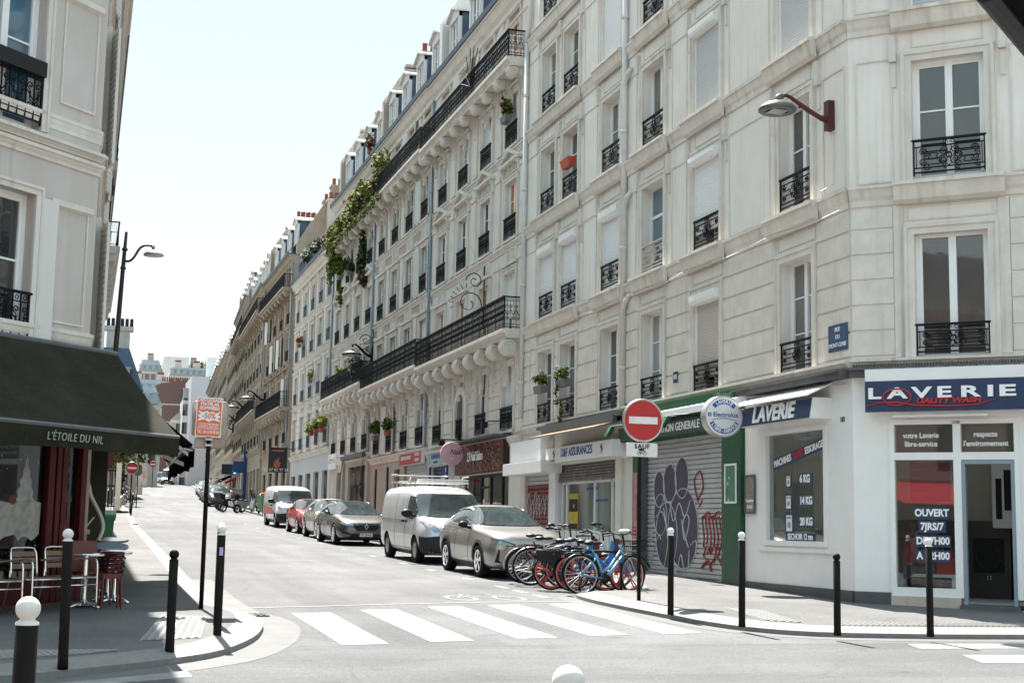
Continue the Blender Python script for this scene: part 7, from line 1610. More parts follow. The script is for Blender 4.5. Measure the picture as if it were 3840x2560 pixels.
    b.build('grille_mesh','steel',t); b = MB(); seam(b,bv,sp+[sp[0]],'F',.014); b.build('grille_frame','chrome',t)
    plate_part(t,bv,.36,'FX-417-KD'); mirror(t,.52,.90,1.05)
    b = MB(); b.sm = True; [b.tube([rail_pt(bv,x,sy*.60,.03 if abs(x+.75) < .55 else -.01) for x in (-.15,-.22,-.5,-.8,-1.1,-1.28,-1.36)],.014,6) for sy in (-1,1)]; b.build('roof_rail','steel',t)
    for sx in (1,-1):
        for sy in (1,-1): wheel(t,sx*1.32,sy*.80,.345,5,.22)
    pitch(t); b = MB(); b.box(-1,1,-.75,.75,.16,.3); b.build('underbody','black',t)
    return t
suv()
def van(label, loc, pm, rot=0, L=4.78, H=1.93, wb=3.1, cat='van', old=True, stripe=None, rack=False, W=.95, plate=None, group=None, win=False):
    t = thing('parked_van' if old is not None else 'van',label,cat,loc,CAR_ROT+rot,group); h = H; f = wb/2+.82; r = f-L
    st = [(f,.62,.34,.62,.54,.70,.35),(f-.05,.80,.24,.80,.70,.88,.5),(f-.22,.92,.22,.96,.80,1.03,.6),(f-.55,.955,.21,1.07,.85,1.14,.66),(f-.80,.955,.21,1.11,.89,1.22,.74),(f-1.05,.955,.21,1.13,.915,1.46,.78),(f-1.32,.955,.21,1.14,.925,h-.14,.80),(f-1.6,.955,.21,1.14,.93,h-.01,.815),(f-2.2,.955,.21,1.14,.935,h+.03,.83),(f-3.4,.955,.21,1.14,.935,h+.03,.835),(r+.2,.955,.22,1.14,.935,h+.02,.83),(r+.05,.945,.25,1.12,.92,h-.01,.82),(r,.90,.32,1.05,.88,h-.1,.78)]
    me,bv = loft_body(st,0,wb,.335,.95,'van',pm); put('body',me,t)
    z1 = h-.19
    put_decal('windshield',bv,[('F',[(-.84,1.18),(-.35,1.14),(.35,1.14),(.84,1.18),(.775,z1-.05),(.70,z1),(-.70,z1),(-.775,z1-.05)])],'carglass',t,.016,.05)
    for v in 'LR':
        s = 1 if v == 'L' else -1
        put_decal('side_window',bv,[(v,[(f-.90,1.17),(f-1.10,h-.48),(f-1.28,h-.28),(f-1.72,h-.24),(f-1.80,1.12),(f-1.2,1.09)])],'carglass',t,.006)
        if win: put_decal('side_window',bv,[(v,[(f-2.0,1.12),(f-1.98,h-.28),(f-3.0,h-.28),(f-3.0,1.12)])],'carglass',t,.006); put_decal('side_window',bv,[(v,[(f-3.1,1.12),(f-3.1,h-.28),(r+.35,h-.3),(r+.28,1.12)])],'carglass',t,.006)
        put_decal('headlight',bv,[('F',[(s*.44,.80),(s*.60,.78),(s*.80,.93),(s*.86,1.06),(s*.78,1.08),(s*.58,.98)] if old else [(s*.45,.90),(s*.84,.88),(s*.87,1.02),(s*.6,.98),(s*.44,.95)])],'lens',t,.010,.05)
        b = MB(); seam(b,bv,[(f-.95,1.1),(f-.95,.5)],v); seam(b,bv,[(f-1.9,h-.2),(f-1.9,.3)],v); seam(b,bv,[(f-3.0,h-.2),(f-3.0,.3)],v); seam(b,bv,[(f-1.9,1.06),(r+.1,1.06)],v,.006); b.build('door_seam','black',t)
        b = MB(); [b.box(x-.09,x+.09,s*.945,s*.985,1.0,1.06) for x in (f-1.75,f-2.05)]; b.build('door_handle','black',t)
        put_decal('sill',bv,[(v,[(f-1.35,.26),(f-1.35,.36),(r+.5,.36),(r+.5,.26)])],'cladding',t,.006)
        if stripe: put_decal('stripe',bv,[(v,[(r+.25,.55),(r+.25,.98),(f-1.9,.9),(f-1.1,.75),(f-1.1,.62),(f-2.2,.6)])],stripe,t,.007,.09)
        if plate is None and old: put_decal('emblem',bv,[(v,[(f-2.35,1.40),(f-2.32,1.62),(f-2.26,1.62),(f-2.3,1.40)])],'pipeg',t,.006)
    put_decal('grille',bv,[('F',[(-.44,.84),(.44,.84),(.5,.72),(-.5,.72)] if old else [(-.46,.96),(.46,.96),(.5,.72),(.4,.62),(-.4,.62),(-.5,.72)])],'black',t,.008,.06)
    put_decal('bumper',bv,[('F',[(-.85,.28),(.85,.28),(.87,.66),(.5,.70),(-.5,.70),(-.87,.66)])]+[(v,[(f-.02,.28),(f-.42,.28),(f-.38,.68),(f-.02,.66)]) for v in 'LR'],'cladding',t,.009,.06)
    plate_part(t,bv,.50,plate or 'BK-702-ZL'); mirror(t,f-1.02,.93,1.2,'black',1.45)
    b = MB(); seam(b,bv,[(-.55,1.165),(0,1.18)],'F',.012); seam(b,bv,[(.1,1.165),(.6,1.17)],'F',.012); b.build('wiper','black',t)
    if rack:
        b = MB(); zz = h+.11
        for sy in (-1,1): b.tube([(f-1.75,sy*.72,zz),(r+.25,sy*.72,zz)],.022,6); b.tube([(f-1.75,sy*.72,zz+.17),(f-2.3,sy*.72,zz+.16),(f-2.5,sy*.72,zz+.02)],.018,6)
        for k in range(6): x = f-1.8-k*.52; b.tube([(x,-.72,zz),(x,.72,zz)],.02,6); [b.tube([(x,sy*.72,h-.02),(x,sy*.72,zz)],.018,5) for sy in (-1,1)]
        b.tube([(r+.25,-.72,zz+.2),(r+.25,.72,zz+.2)],.02,6); b.tube([(r+1.0,-.72,zz+.2),(r+.25,-.72,zz+.2),(r+.25,-.72,zz)],.02,6); b.tube([(r+1.0,.72,zz+.2),(r+.25,.72,zz+.2),(r+.25,.72,zz)],.02,6); b.tube([(f-1.72,-.7,zz+.06),(f-1.72,.7,zz+.06)],.03,6); b.build('roof_rack','steel',t)
        b = MB(); [b.box(x,x+.09,y,y+.09,1.22+k*.12,1.30+k*.12) for k,(x,y) in enumerate(((f-.98,-.62),(f-.98,-.62),(f-.98,-.62)))]
    for sx in (1,-1):
        for sy in (1,-1): wheel(t,sx*wb/2,sy*.83,.335,6,.21,'steel')
    pitch(t); b = MB(); b.box(-1.3,1.3,-.75,.75,.18,.32); b.build('underbody','black',t)
    return t
van('silver-white panel van with a roof rack and a dark plastic bumper',(9.02,36.85,g(36.85)),paint('silver_white_paint',(.60,.61,.62),.35,.35),R(1.0),rack=True,L=4.80)
V2 = van('newer white van with red patches along its side',(9.68,69.3,g(69.3)),paint('white_van_paint',(.72,.72,.72),0,.3),R(1),L=4.95,H=1.93,wb=3.2,old=False,stripe=mat('faded_red_wrap',(.55,.09,.08),.4,n=(1.5,.3)),plate='GH-955-QT')
def saloon(label, loc, pm, L=4.86, W=.935, H=1.47, wb=2.81, rot=0, roof_rails=True, tail=0, plate=None, group=None, grille='bars', R0=.345, spokes=10, black_roof=False, badge=None):
    t = thing('parked_car',label,'car',loc,CAR_ROT+rot,group); f = wb/2+.93*L/4.86; r = f-L; h = H; w_ = W
    st = [(f,w_*.60,.28,.58,w_*.5,.64,.3),(f-.05,w_*.78,.22,.67,w_*.68,.73,.42),(f-.2,w_*.92,.18,.76,w_*.80,.82,.54),(f-.55,w_*.985,.17,.86,w_*.87,.90,.62),(f-1.0,w_,.17,.915,w_*.90,.955,.66),(f-1.45,w_,.17,.945,w_*.915,1.02,.68),(f-1.8,w_*.995,.17,.955,w_*.91,1.22,.64),(f-2.2,w_*.99,.17,.96,w_*.91,h-.06,.59),(f-2.65,w_*.99,.17,.965,w_*.905,h,.575),(f-3.4 if not tail else f-3.0,w_*.99,.17,.98,w_*.90,h-.01-.05*tail,.57),(r+.55,w_*.985,.19,1.0,w_*.88,h-.10-.12*tail,.56),(r+.2,w_*.95,.24,.99,w_*.83,1.12-.1*tail,.56),(r+.04,w_*.86,.32,.92,w_*.74,.98,.5),(r,w_*.74,.42,.8,w_*.6,.84,.4)]
    me,bv = loft_body(st,0,wb,R0,w_*.99,'car',pm); put('body',me,t)
    put_decal('windshield',bv,[('F',[(-.79,1.01),(-.35,.99),(.35,.99),(.79,1.01),(.64,h-.12),(.54,h-.055),(-.54,h-.055),(-.64,h-.12)])],'carglass',t,.016,.05)
    if black_roof: put_decal('sunroof',bv,[('T',[(f-2.35,-.48),(f-2.35,.48),(r+1.2,.48),(r+1.2,-.48)])],'carglass',t,.006,.12)
    z0,zt = 1.0,h-.115
    for v in 'LR':
        s = 1 if v == 'L' else -1
        e = r+.55
        put_decal('side_window',bv,[(v,[(f-1.62,z0),(f-2.02,zt-.06),(f-2.35,zt),(f-2.62,zt+.01),(f-2.62,z0)])],'carglass',t,.006); put_decal('side_window',bv,[(v,[(f-2.68,z0),(f-2.68,zt+.01),(f-3.25*L/4.86,zt),(f-3.45*L/4.86,z0+.02)])],'carglass',t,.006)
        if not tail: put_decal('side_window',bv,[(v,[(f-3.52,z0+.03),(f-3.32,zt-.01),(r+.75,zt-.05),(r+.5,z0+.10)])],'carglass',t,.006)
        b = MB(); seam(b,bv,[(f-1.35,.95),(f-1.38,.3)],v); seam(b,bv,[(f-2.65,.97),(f-2.66,.3)],v); seam(b,bv,[(f-3.5*L/4.86,.97),(f-3.25*L/4.86,.45)],v); b.build('door_seam','black',t)
        b = MB(); [b.tube([(x+.09,s*w_*.985,.84),(x,s*(w_+.01),.845),(x-.09,s*w_*.985,.84)],.018,6) for x in (f-2.45,f-3.3*L/4.86)]; b.build('door_handle','chrome',t)
        b = MB(); seam(b,bv,[(f-1.62,z0-.01),(f-2.7,z0-.01),(r+.5,z0+.03)],v,.010); seam(b,bv,[(f-1.3,.26),(r+1.3,.26)],v,.012); b.build('window_trim','chrome',t)
        put_decal('headlight',bv,[('F',[(s*.42,.645),(s*.70,.66),(s*.82,.72),(s*.80,.76),(s*.6,.735),(s*.42,.70)])],'lens',t,.009,.04)
        put_decal('fog_trim',bv,[('F',[(s*.52,.36),(s*.78,.40),(s*.80,.46),(s*.56,.44)])],'black',t,.007,.05)
    gp = [(-.40,.72),(.40,.72),(.44,.62),(.30,.50),(-.30,.50),(-.44,.62)]; put_decal('grille',bv,[('F',gp)],'black',t,.009,.05)
    b = MB(); [seam(b,bv,[(-.36+.02*k,.69-k*.04),(.36-.02*k,.69-k*.04)],'F',.007) for k in range(5)]; b.build('grille_bar','chrome',t)
    put_decal('lower_grille',bv,[('F',[(-.5,.40),(.5,.40),(.56,.27),(-.56,.27)])],'black',t,.008,.06)
    if badge:
        hh = bv.ray_cast(Vector((8,0,.63)),Vector((-1,0,0)))[0]; x = hh.x+.02; b = MB(); P = [(0,.1),(.075,0),(0,-.1),(-.075,0)]; Q = [(0,.055),(.04,0),(0,-.055),(-.04,0)]
        for k in range(4): b.prism([(x,P[k][0],.63+P[k][1]),(x,P[(k+1)%4][0],.63+P[(k+1)%4][1]),(x,Q[(k+1)%4][0],.63+Q[(k+1)%4][1]),(x,Q[k][0],.63+Q[k][1])],(.018,0,0))
        b.build('badge','chrome',t)
    plate_part(t,bv,.36,plate); mirror(t,f-1.72,w_*.93,1.0,pm)
    if roof_rails: b = MB(); b.sm = True; [b.tube([rail_pt(bv,x,sy*.58,d) for x,d in ((f-2.4,-.01),(f-2.5,.035),(f-3.0,.04),(r+1.3,.04),(r+1.0,.035),(r+.9,-.01))],.015,6) for sy in (-1,1)]; b.build('roof_rail','steel',t)
    for sx in (1,-1):
        for sy in (1,-1): wheel(t,sx*wb/2,sy*(w_-.115),R0,spokes,.215)
    pitch(t); b = MB(); b.box(-1.1,1.1,-.75,.75,.15,.28); b.build('underbody','black',t)
    return t
S1 = saloon('dark grey estate car with a diamond badge and chrome grille',(8.96,48.55,g(48.55)),paint('graphite_paint',(.095,.093,.09),.65,.3),badge=1,plate='FF-138-AA',rot=R(1),black_roof=True)
S2 = saloon('pale silver-gold estate car with roof rails behind the dark grey one',(9.27,54.2,g(54.2)),paint('silver_gold_paint',(.50,.47,.43),.6,.32),L=4.6,W=.92,H=1.49,wb=2.7,plate='CY-280-RB',rot=R(.6),spokes=5)
S3 = saloon('small red hatchback between the silver estate and the white van',(9.43,60.4,g(60.4)),paint('bright_red_paint',(.42,.022,.03),.1,.28),L=4.05,W=.885,H=1.45,wb=2.54,tail=.6,roof_rails=False,plate='EL-519-VN',R0=.325,spokes=5,rot=R(1))
def recolour(t, m):
    for c in t.children:
        if c.name.startswith(('body','mirror')):
            for sl in c.material_slots:
                if sl.material and sl.material.name.endswith('paint'): sl.link = 'OBJECT'; sl.material = m
gr = 'cars parked in a line up the street'
dk = paint('dark_metallic_paint',(.05,.055,.06),.5,.3); si = paint('light_silver_paint',(.52,.53,.54),.6,.3); bk = paint('black_car_paint',(.015,.016,.018),.2,.25); wh = paint('white_car_paint',(.7,.7,.7),0,.3)
for src,x,y,m,lb in ((S2,9.75,107.6,dk,'dark car standing directly behind the parked scooters'),(S1,10.2,113.6,si,'silver car, second behind the scooters'),(S2,10.5,121,bk,'black estate car, third in the far row'),(S1,10.9,128.5,dk,'dark saloon, fourth in the far row'),(S3,12.0,146,wh,'white hatchback at the far end of the parked row'),(S2,12.6,156,si,'small pale car farthest up the parked row')):
    c = dup(src,None,loc=(x,y,g(y)),rz=CAR_ROT+R(-2.8 if y > 115 else 0),label=lb,group=gr); pitch(c); recolour(c,m)
T1 = van('white delivery van driving down the middle of the street far away',(13.2,236.5,g(236.5)),paint('fleet_white_paint',(.74,.74,.74),0,.3),R(-7),L=5.7,H=2.55,wb=3.6,old=None,plate='DX-118-CC')
c = dup(S1,None,loc=(16.6,252,g(252)),rz=CAR_ROT+R(-6),label='dark car beside the distant white delivery van',group='distant traffic'); recolour(c,dk); del c['group']
T2 = van('white minibus crossing at the far junction, side-on',(11.0,243,g(243)),wh,R(80),L=4.9,H=1.9,wb=3.1,old=None,win=True,plate='AA-229-BR')
for x,y,m,lb in ((13.5,262,wh,'white van roof glimpsed behind the distant delivery van'),(12.2,275,si,'silver van highest in the far traffic')): c = dup(V2,None,loc=(x,y,g(y)),rz=CAR_ROT,label=lb)
# ---------------------------------------------------------------- bicycles, scooters, people
def bike(label, p_rear, p_front, fm, style='step', R0=.335, mag=None, skirt=None, fender=None, basket=False, lean=0, seat_h=.92, bar_h=1.08, rack=True, battery=None, group=None, wide=.022, phone=False, rim='steel', steer=0):
    a,c = Vector(p_rear),Vector(p_front); d = (c-a); th = math.atan2(d.y,d.x); L = 1.02
    t = thing('bicycle',label,'bicycle',(a.x,a.y,g(a.y)+.004),th,group); t.rotation_euler[0] = lean
    def whl(x, m, nm='wheel', st=0):
        Mx = Matrix.Translation((x,0,R0)) @ Matrix.Rotation(st,4,'Z')
        b = MB(Mx); b.sm = True; n = 36
        b.tube([((R0-wide)*math.cos(q),0,(R0-wide)*math.sin(q)) for q in [2*PI*k/n for k in range(n)]],wide,8,closed=True); b.mi = 1; ri = R0-wide*2.1
        b.lathe([(ri+.008,-.012),(ri-.012,-.011),(ri-.012,.011),(ri+.008,.012)],n=n,axis='y')
        b.sm = False
        if m:
            b.mi = 2
            b.lathe([(ri-.03,-.014),(ri-.03,.014),(ri,.014),(ri,-.014),(ri-.03,-.014)],n=n,axis='y')
            for k in range(5):
                for da in (-.11,.11): q = 2*PI*k/5+.3+da; e = 2*PI*k/5+.3+da*.9; b.prism([(.03*math.cos(q)-.012*math.sin(q),-.012,.03*math.sin(q)+.012*math.cos(q)),(.03*math.cos(q)+.012*math.sin(q),-.012,.03*math.sin(q)-.012*math.cos(q)),((ri-.02)*math.cos(e)+.012*math.sin(e),-.012,(ri-.02)*math.sin(e)-.012*math.cos(e)),((ri-.02)*math.cos(e)-.012*math.sin(e),-.012,(ri-.02)*math.sin(e)+.012*math.cos(e))],(0,.024,0))
            b.lathe([(0,-.03),(.05,-.03),(.05,.03),(0,.03)],n=14,axis='y')
        else:
            for k in range(24): q = 2*PI*k/24; s = 1 if k%2 else -1; e = q+s*.5; b.tube([(.03*math.cos(e),s*.025,.03*math.sin(e)),(ri*math.cos(q),0,ri*math.sin(q))],.0022,3)
            b.lathe([(0,-.045),(.035,-.045),(.04,0),(.035,.045),(0,.045)],n=12,axis='y')
        w_ = b.build('wheel',['rubber',rim,m or 'steel'],t)
        b = MB(Mx); b.box(ri*.62,ri*.82,-.006,.006,-.02,.02) if not m else b.box(ri*.55,ri*.8,-.018,-.012,-.03,.03); b.build('reflector','amber',w_)
    whl(0,mag); whl(L,mag,st=steer)
    hx,hz = L-.20,.88; bx,bz = .46,.29; sx,sz = .27,seat_h-.12
    b = MB(); b.sm = True
    b.tube([(hx-.02,0,hz-.14),(hx,0,hz+.05)] if False else [(L-.17,0,.66),(L-.24,0,.90)],.028,8)
    b.tube([(L-.18,0,.70),(L-.42,0,.42),(bx+.05,0,bz+.03)],.034 if style == 'step' else .026,8)
    if style != 'step': b.tube([(L-.22,0,.84),(sx+.03,0,.70)],.022,8)
    else: b.tube([(L-.22,0,.80),(L-.45,0,.50),(bx-.03,0,.40)],.022,8)
    b.tube([(bx,0,bz),(sx+.02,0,.72)],.024,8); b.tube([(sx-.04,.0,sz),(sx+.02,0,.70)],.016,8)
    for y in (-.055,.055): b.tube([(0,y,R0),(bx-.03,y*.7,bz)],.013,6); b.tube([(0,y,R0),(sx+.04,y*.5,.66)],.011,6)
    b.build('frame',fm,t)
    b = MB(); b.sm = True
    Ms = Matrix.Translation((L,0,0)) @ Matrix.Rotation(steer,4,'Z') @ Matrix.Translation((-L,0,0)); b.at(Ms)
    for y in (-.06,.06): b.tube([(L,y,R0),(L-.03,y,R0+.12),(L-.14,y,.64)],.016,6)
    b.tube([(L-.14,-.06,.64),(L-.14,.06,.64)],.02,6); b.build('fork',fm,t)
    b = MB(Ms); b.sm = True; zb = bar_h
    b.tube([(L-.23,0,.88),(L-.27,0,zb)],.018,8); b.tube(smooth([Vector(q) for q in [(L-.42,-.29,zb+.02),(L-.32,-.22,zb+.03),(L-.25,-.08,zb),(L-.25,.08,zb),(L-.32,.22,zb+.03),(L-.42,.29,zb+.02)]],3),.012,7)
    [b.tube([(L-.37,s*.25,zb+.02),(L-.46,s*.31,zb+.02)],.018,7) for s in (-1,1)]; [b.tube([(L-.30,s*.2,zb+.02),(L-.33,s*.25,zb-.02),(L-.42,s*.3,zb-.03)],.007,5) for s in (-1,1)]; b.tube([(L-.26,.03,zb+.01),(L-.12,.1,zb-.05),(L-.13,.06,.75),(L-.1,.06,.6)],.006,4); b.build('handlebar','black',t)
    b = MB(); b.sm = True; b.sphere((sx-.10,0,seat_h),.10,12,8,(1.05,.9,.42)); b.sphere((sx+.04,0,seat_h+.0),.07,12,8,(1.8,.55,.45)); b.build('saddle','black',t)
    b = MB(); b.sm = True; b.lathe([(0,-.05),(.085,-.05),(.085,-.035),(0,-.035)],(bx,0,bz),18,'y'); b.tube([(bx,-.06,bz),(bx+.14,-.07,bz-.09)],.009,6); b.tube([(bx,.06,bz),(bx-.14,.07,bz+.09)],.009,6); b.box(bx+.10,bx+.19,-.16,-.07,bz-.10,bz-.08); b.box(bx-.19,bx-.10,.07,.16,bz+.08,bz+.10); b.tube([(0,-.05,R0-.05),(bx,-.05,bz-.08)],.006,4); b.tube([(0,-.05,R0+.05),(bx,-.05,bz+.085)],.006,4); b.build('crank','black',t)
    fmz = fender or 'black'
    b = MB(); b.sm = True
    for x,a0,a1 in ((0,R(15),R(190)),(L,R(20),R(150))):
        k = 14; vs = []
        for i in range(k+1):
            q = a0+(a1-a0)*i/k; rr = R0+.022
            for y,dr in ((-.032,-.012),(-.02,.004),(.02,.004),(.032,-.012)): vs.append((x+(rr+dr)*math.cos(q),y,R0+(rr+dr)*math.sin(q)))
        b.add(vs,[(i*4+j,i*4+j+1,i*4+j+5,i*4+j+4) for i in range(k) for j in range(3)])
    b.build('mudguard',fmz,t)
    if rack:
        b = MB(); b.sm = True; [b.tube([(.2,y,.74),(-.28,y,.74),(-.33,y*.6,.72)],.009,5) for y in (-.06,.06)]; [b.tube([(0,y*1.1,R0),(-.12,y,.74)],.007,5) for y in (-.06,.06)]; [b.tube([(q,-.06,.74),(q,.06,.74)],.008,5) for q in (-.25,-.1,.05)]; b.build('luggage_rack','black',t)
        b = MB(); b.box(-.36,-.33,-.035,.035,.66,.70); b.build('rear_light','taill',t)
    if skirt:
        b = MB(); P = [(-.27,.72),(.10,.72),(.26,.66),(.40,.50),(.42,.30),(.30,.27),(.12,.36),(-.04,.50),(-.27,.56)]
        for s in (-1,1): b.prism([(x,s*.072,z) for x,z in P],(0,s*.008,0))
        b.build('wheel_skirt',skirt,t)
        b = MB(); b.tube([(.1,-.10,.38),(.62,-.10,.33)],.030,8); b.build('chain_guard',mat('bright_blue_plastic',(.01,.17,.40),.4),t)
    if battery:
        b = MB(); b.prism([(L-.36,-.05,.52),(L-.22,-.05,.60),(L-.24,-.05,.94),(L-.30,-.05,.94)],(0,.10,0)); b.build('front_panel',battery,t)
        b = MB(); b.prism([(L-.20,-.07,.62),(L-.10,-.07,.66),(L-.16,-.07,.98),(L-.22,-.07,.98)],(0,.14,0)); b.build('front_shield','plasticred',t)
    if basket:
        b = MB(Ms); x0,x1,z0,z1 = L-.12,L+.22,.78,.98
        for z,e in ((z0,.03),(z0+.1,.015),(z1,0)): b.tube([(x0+e,-.19+e,z),(x1-e,-.19+e,z),(x1-e,.19-e,z),(x0+e,.19-e,z)],.008,4,closed=True)
        for k in range(7): y = -.16+k*.053; b.tube([(x0+.03,y*.85,z0),(x0,y,z1)],.005,3); b.tube([(x1-.03,y*.85,z0),(x1,y,z1)],.005,3)
        for k in range(6): x = x0+.03+k*.056; b.tube([(x,-.16,z0),(x,-.19,z1)],.005,3); b.tube([(x,.16,z0),(x,.19,z1)],.005,3)
        b.box(x0+.03,x1-.03,-.16,.16,z0-.004,z0+.004); b.build('basket','black',t)
    b = MB(); b.tube([(.36,.06,.26),(.30,.20,.02)],.012,5); b.build('kickstand','black',t)
    if phone: b = MB(Ms); b.sphere((L-.22,0,bar_h+.06),.09,10,6,(1.1,1.3,.4)); b.build('saddle_cover','plate',t)
    return t
bl = paint('sky_blue_bike_paint',(.13,.27,.42),.1,.4); sil = paint('silver_bike_paint',(.45,.47,.48),.5,.3); rd = mat('red_wheel_plastic',(.42,.03,.02),.4); b2 = mat('vivid_blue_plastic',(.01,.17,.42),.4)
bike('sky blue hire bicycle with a wire basket, nearest the kerb',(8.62,24.12),(9.78,24.2),bl,'step',R0=.36,basket=True,fender='black',phone=True,steer=R(28),lean=R(-4))
bike('hire bicycle with red five-spoke wheels, black skirt and blue frame',(8.46,25.35),(9.5,24.85),b2,'step',R0=.34,mag=rd,skirt='black',battery=b2,lean=R(3))
bike('silver bicycle with wire spokes and a long silver mudguard',(8.46,26.62),(9.5,26.4),sil,'diamond',R0=.365,fender='alu',bar_h=1.15,lean=R(2),basket=True)
bike('second hire bicycle with red wheels, mostly hidden behind the blue one',(8.75,25.0),(9.75,24.45),b2,'step',R0=.34,mag=rd,battery=b2,lean=R(-3))
bike('black fat-tyred bicycle with grey mudguards in front of the SUV grille',(8.50,27.35),(9.5,27.3),'black','diamond',R0=.35,fender='steel',wide=.034,seat_h=.95,lean=R(3))
bike('grey bicycle with upright handlebars at the back of the group',(8.9,26.0),(9.9,25.6),sil,'diamond',R0=.35,bar_h=1.2,lean=R(-2))
gp = 'dark hoops of the cycle stand'
for x,y in ((8.75,24.55),(8.85,25.9),(8.85,27.0)):
    t = thing('cycle_stand','dark metal hoop of the cycle stand among the bicycles','cycle stand',(x,y,g(y)),0,gp); b = MB(); b.sm = True; b.tube(smooth([Vector(q) for q in [(0,0,0),(0,0,.6),(.08,0,.73),(.2,0,.76),(.6,0,.76),(.72,0,.73),(.8,0,.6),(.8,0,0)]],3),.024,8); b.build('hoop','black',t)
def scooter(label, x, y, rz, c=None, white=False, group=None, z=None):
    t = thing('motor_scooter',label,'motor scooter',(x,y,g(y)),rz,group); c = c or 'black'; R0 = .27; wb = 1.32
    for q in (-wb/2,wb/2):
        b = MB(Matrix.Translation((q,0,R0))); b.sm = True; b.lathe([(R0*.6,-.05),(R0*.93,-.06),(R0,-.02),(R0,.02),(R0*.93,.06),(R0*.6,.05)],n=22,axis='y'); w_ = b.build('wheel','rubber',t); b = MB(Matrix.Translation((q,0,R0))); [b.box(-.015,.015,-.03,.03,-R0*.6,R0*.6) if k == 0 else b.tube([(-R0*.6*math.cos(k),0,-R0*.6*math.sin(k)),(R0*.6*math.cos(k),0,R0*.6*math.sin(k))],.018,4) for k in (0,1,2)]; b.lathe([(R0*.56,-.04),(R0*.62,-.04),(R0*.62,.04),(R0*.56,.04),(R0*.56,-.04)],n=20,axis='y'); b.build('rim','steel',w_)
    b = MB(); b.sm = False
    b.prism([(-.72,-.13,.55),(-.78,-.13,.74),(-.5,-.13,.80),(.0,-.13,.72),(.08,-.13,.50),(-.02,-.13,.30),(-.42,-.13,.30),(-.5,-.13,.52)],(0,.26,0)); b.prism([(.05,-.16,.22),(.05,-.16,.34),(.42,-.16,.34),(.5,-.16,.22)],(0,.32,0)); b.prism([(.38,-.2,.28),(.56,-.2,.95),(.66,-.17,.92),(.62,-.17,.5),(.52,-.2,.25)],(0,.4,0)); b.build('body',c,t)
    b = MB(); b.sm = True; b.sphere((-.42,0,.83),.16,12,8,(2.0,.85,.38)); b.sphere((-.05,0,.78),.15,12,8,(1.5,.85,.4)); b.build('seat','black',t)
    b = MB(); b.sm = True; b.tube([(.66,0,.27),(.58,0,.62),(.50,0,1.05)],.035,7); b.tube([(.42,-.34,1.06),(.5,-.1,1.04),(.5,.1,1.04),(.42,.34,1.06)],.02,6); [b.sphere((.52,s*.36,1.2),.06,8,6,(.4,1.2,.8)) for s in (-1,1)]; b.build('handlebar','black',t)
    b = MB(); b.prism([(.60,-.2,.95),(.42,-.26,1.5),(.42,.26,1.5),(.60,.2,.95)],(.012,0,.003)); b.build('windscreen','carglass',t)
    b = MB(); b.box(-.98,-.62,-.2,.2,.86,1.14); b.build('top_box','black',t); b = MB(); b.sphere((.64,0,.86),.08,10,6,(.5,1,.8)); b.build('headlight','lens',t)
    if white: b = MB(); [b.prism([(.0,s*.135,.5),(-.1,s*.135,.72),(-.4,s*.135,.70),(-.36,s*.135,.42),(-.05,s*.135,.36)],(0,s*.01,0)) for s in (-1,1)]; b.build('side_panel','white',t)
    return t
gs = 'scooters parked nose to kerb'
scooter('black and white scooter with a top box, nearest of the row',9.25,92.2,R(22),'black',True); scooter('black scooter with a windscreen, second of the row',9.3,94.8,R(24)); scooter('black scooter farthest of the row beside the dark car',9.4,97.2,R(24)); scooter('silver scooter behind the bins',9.9,90.6,R(30),'steel')

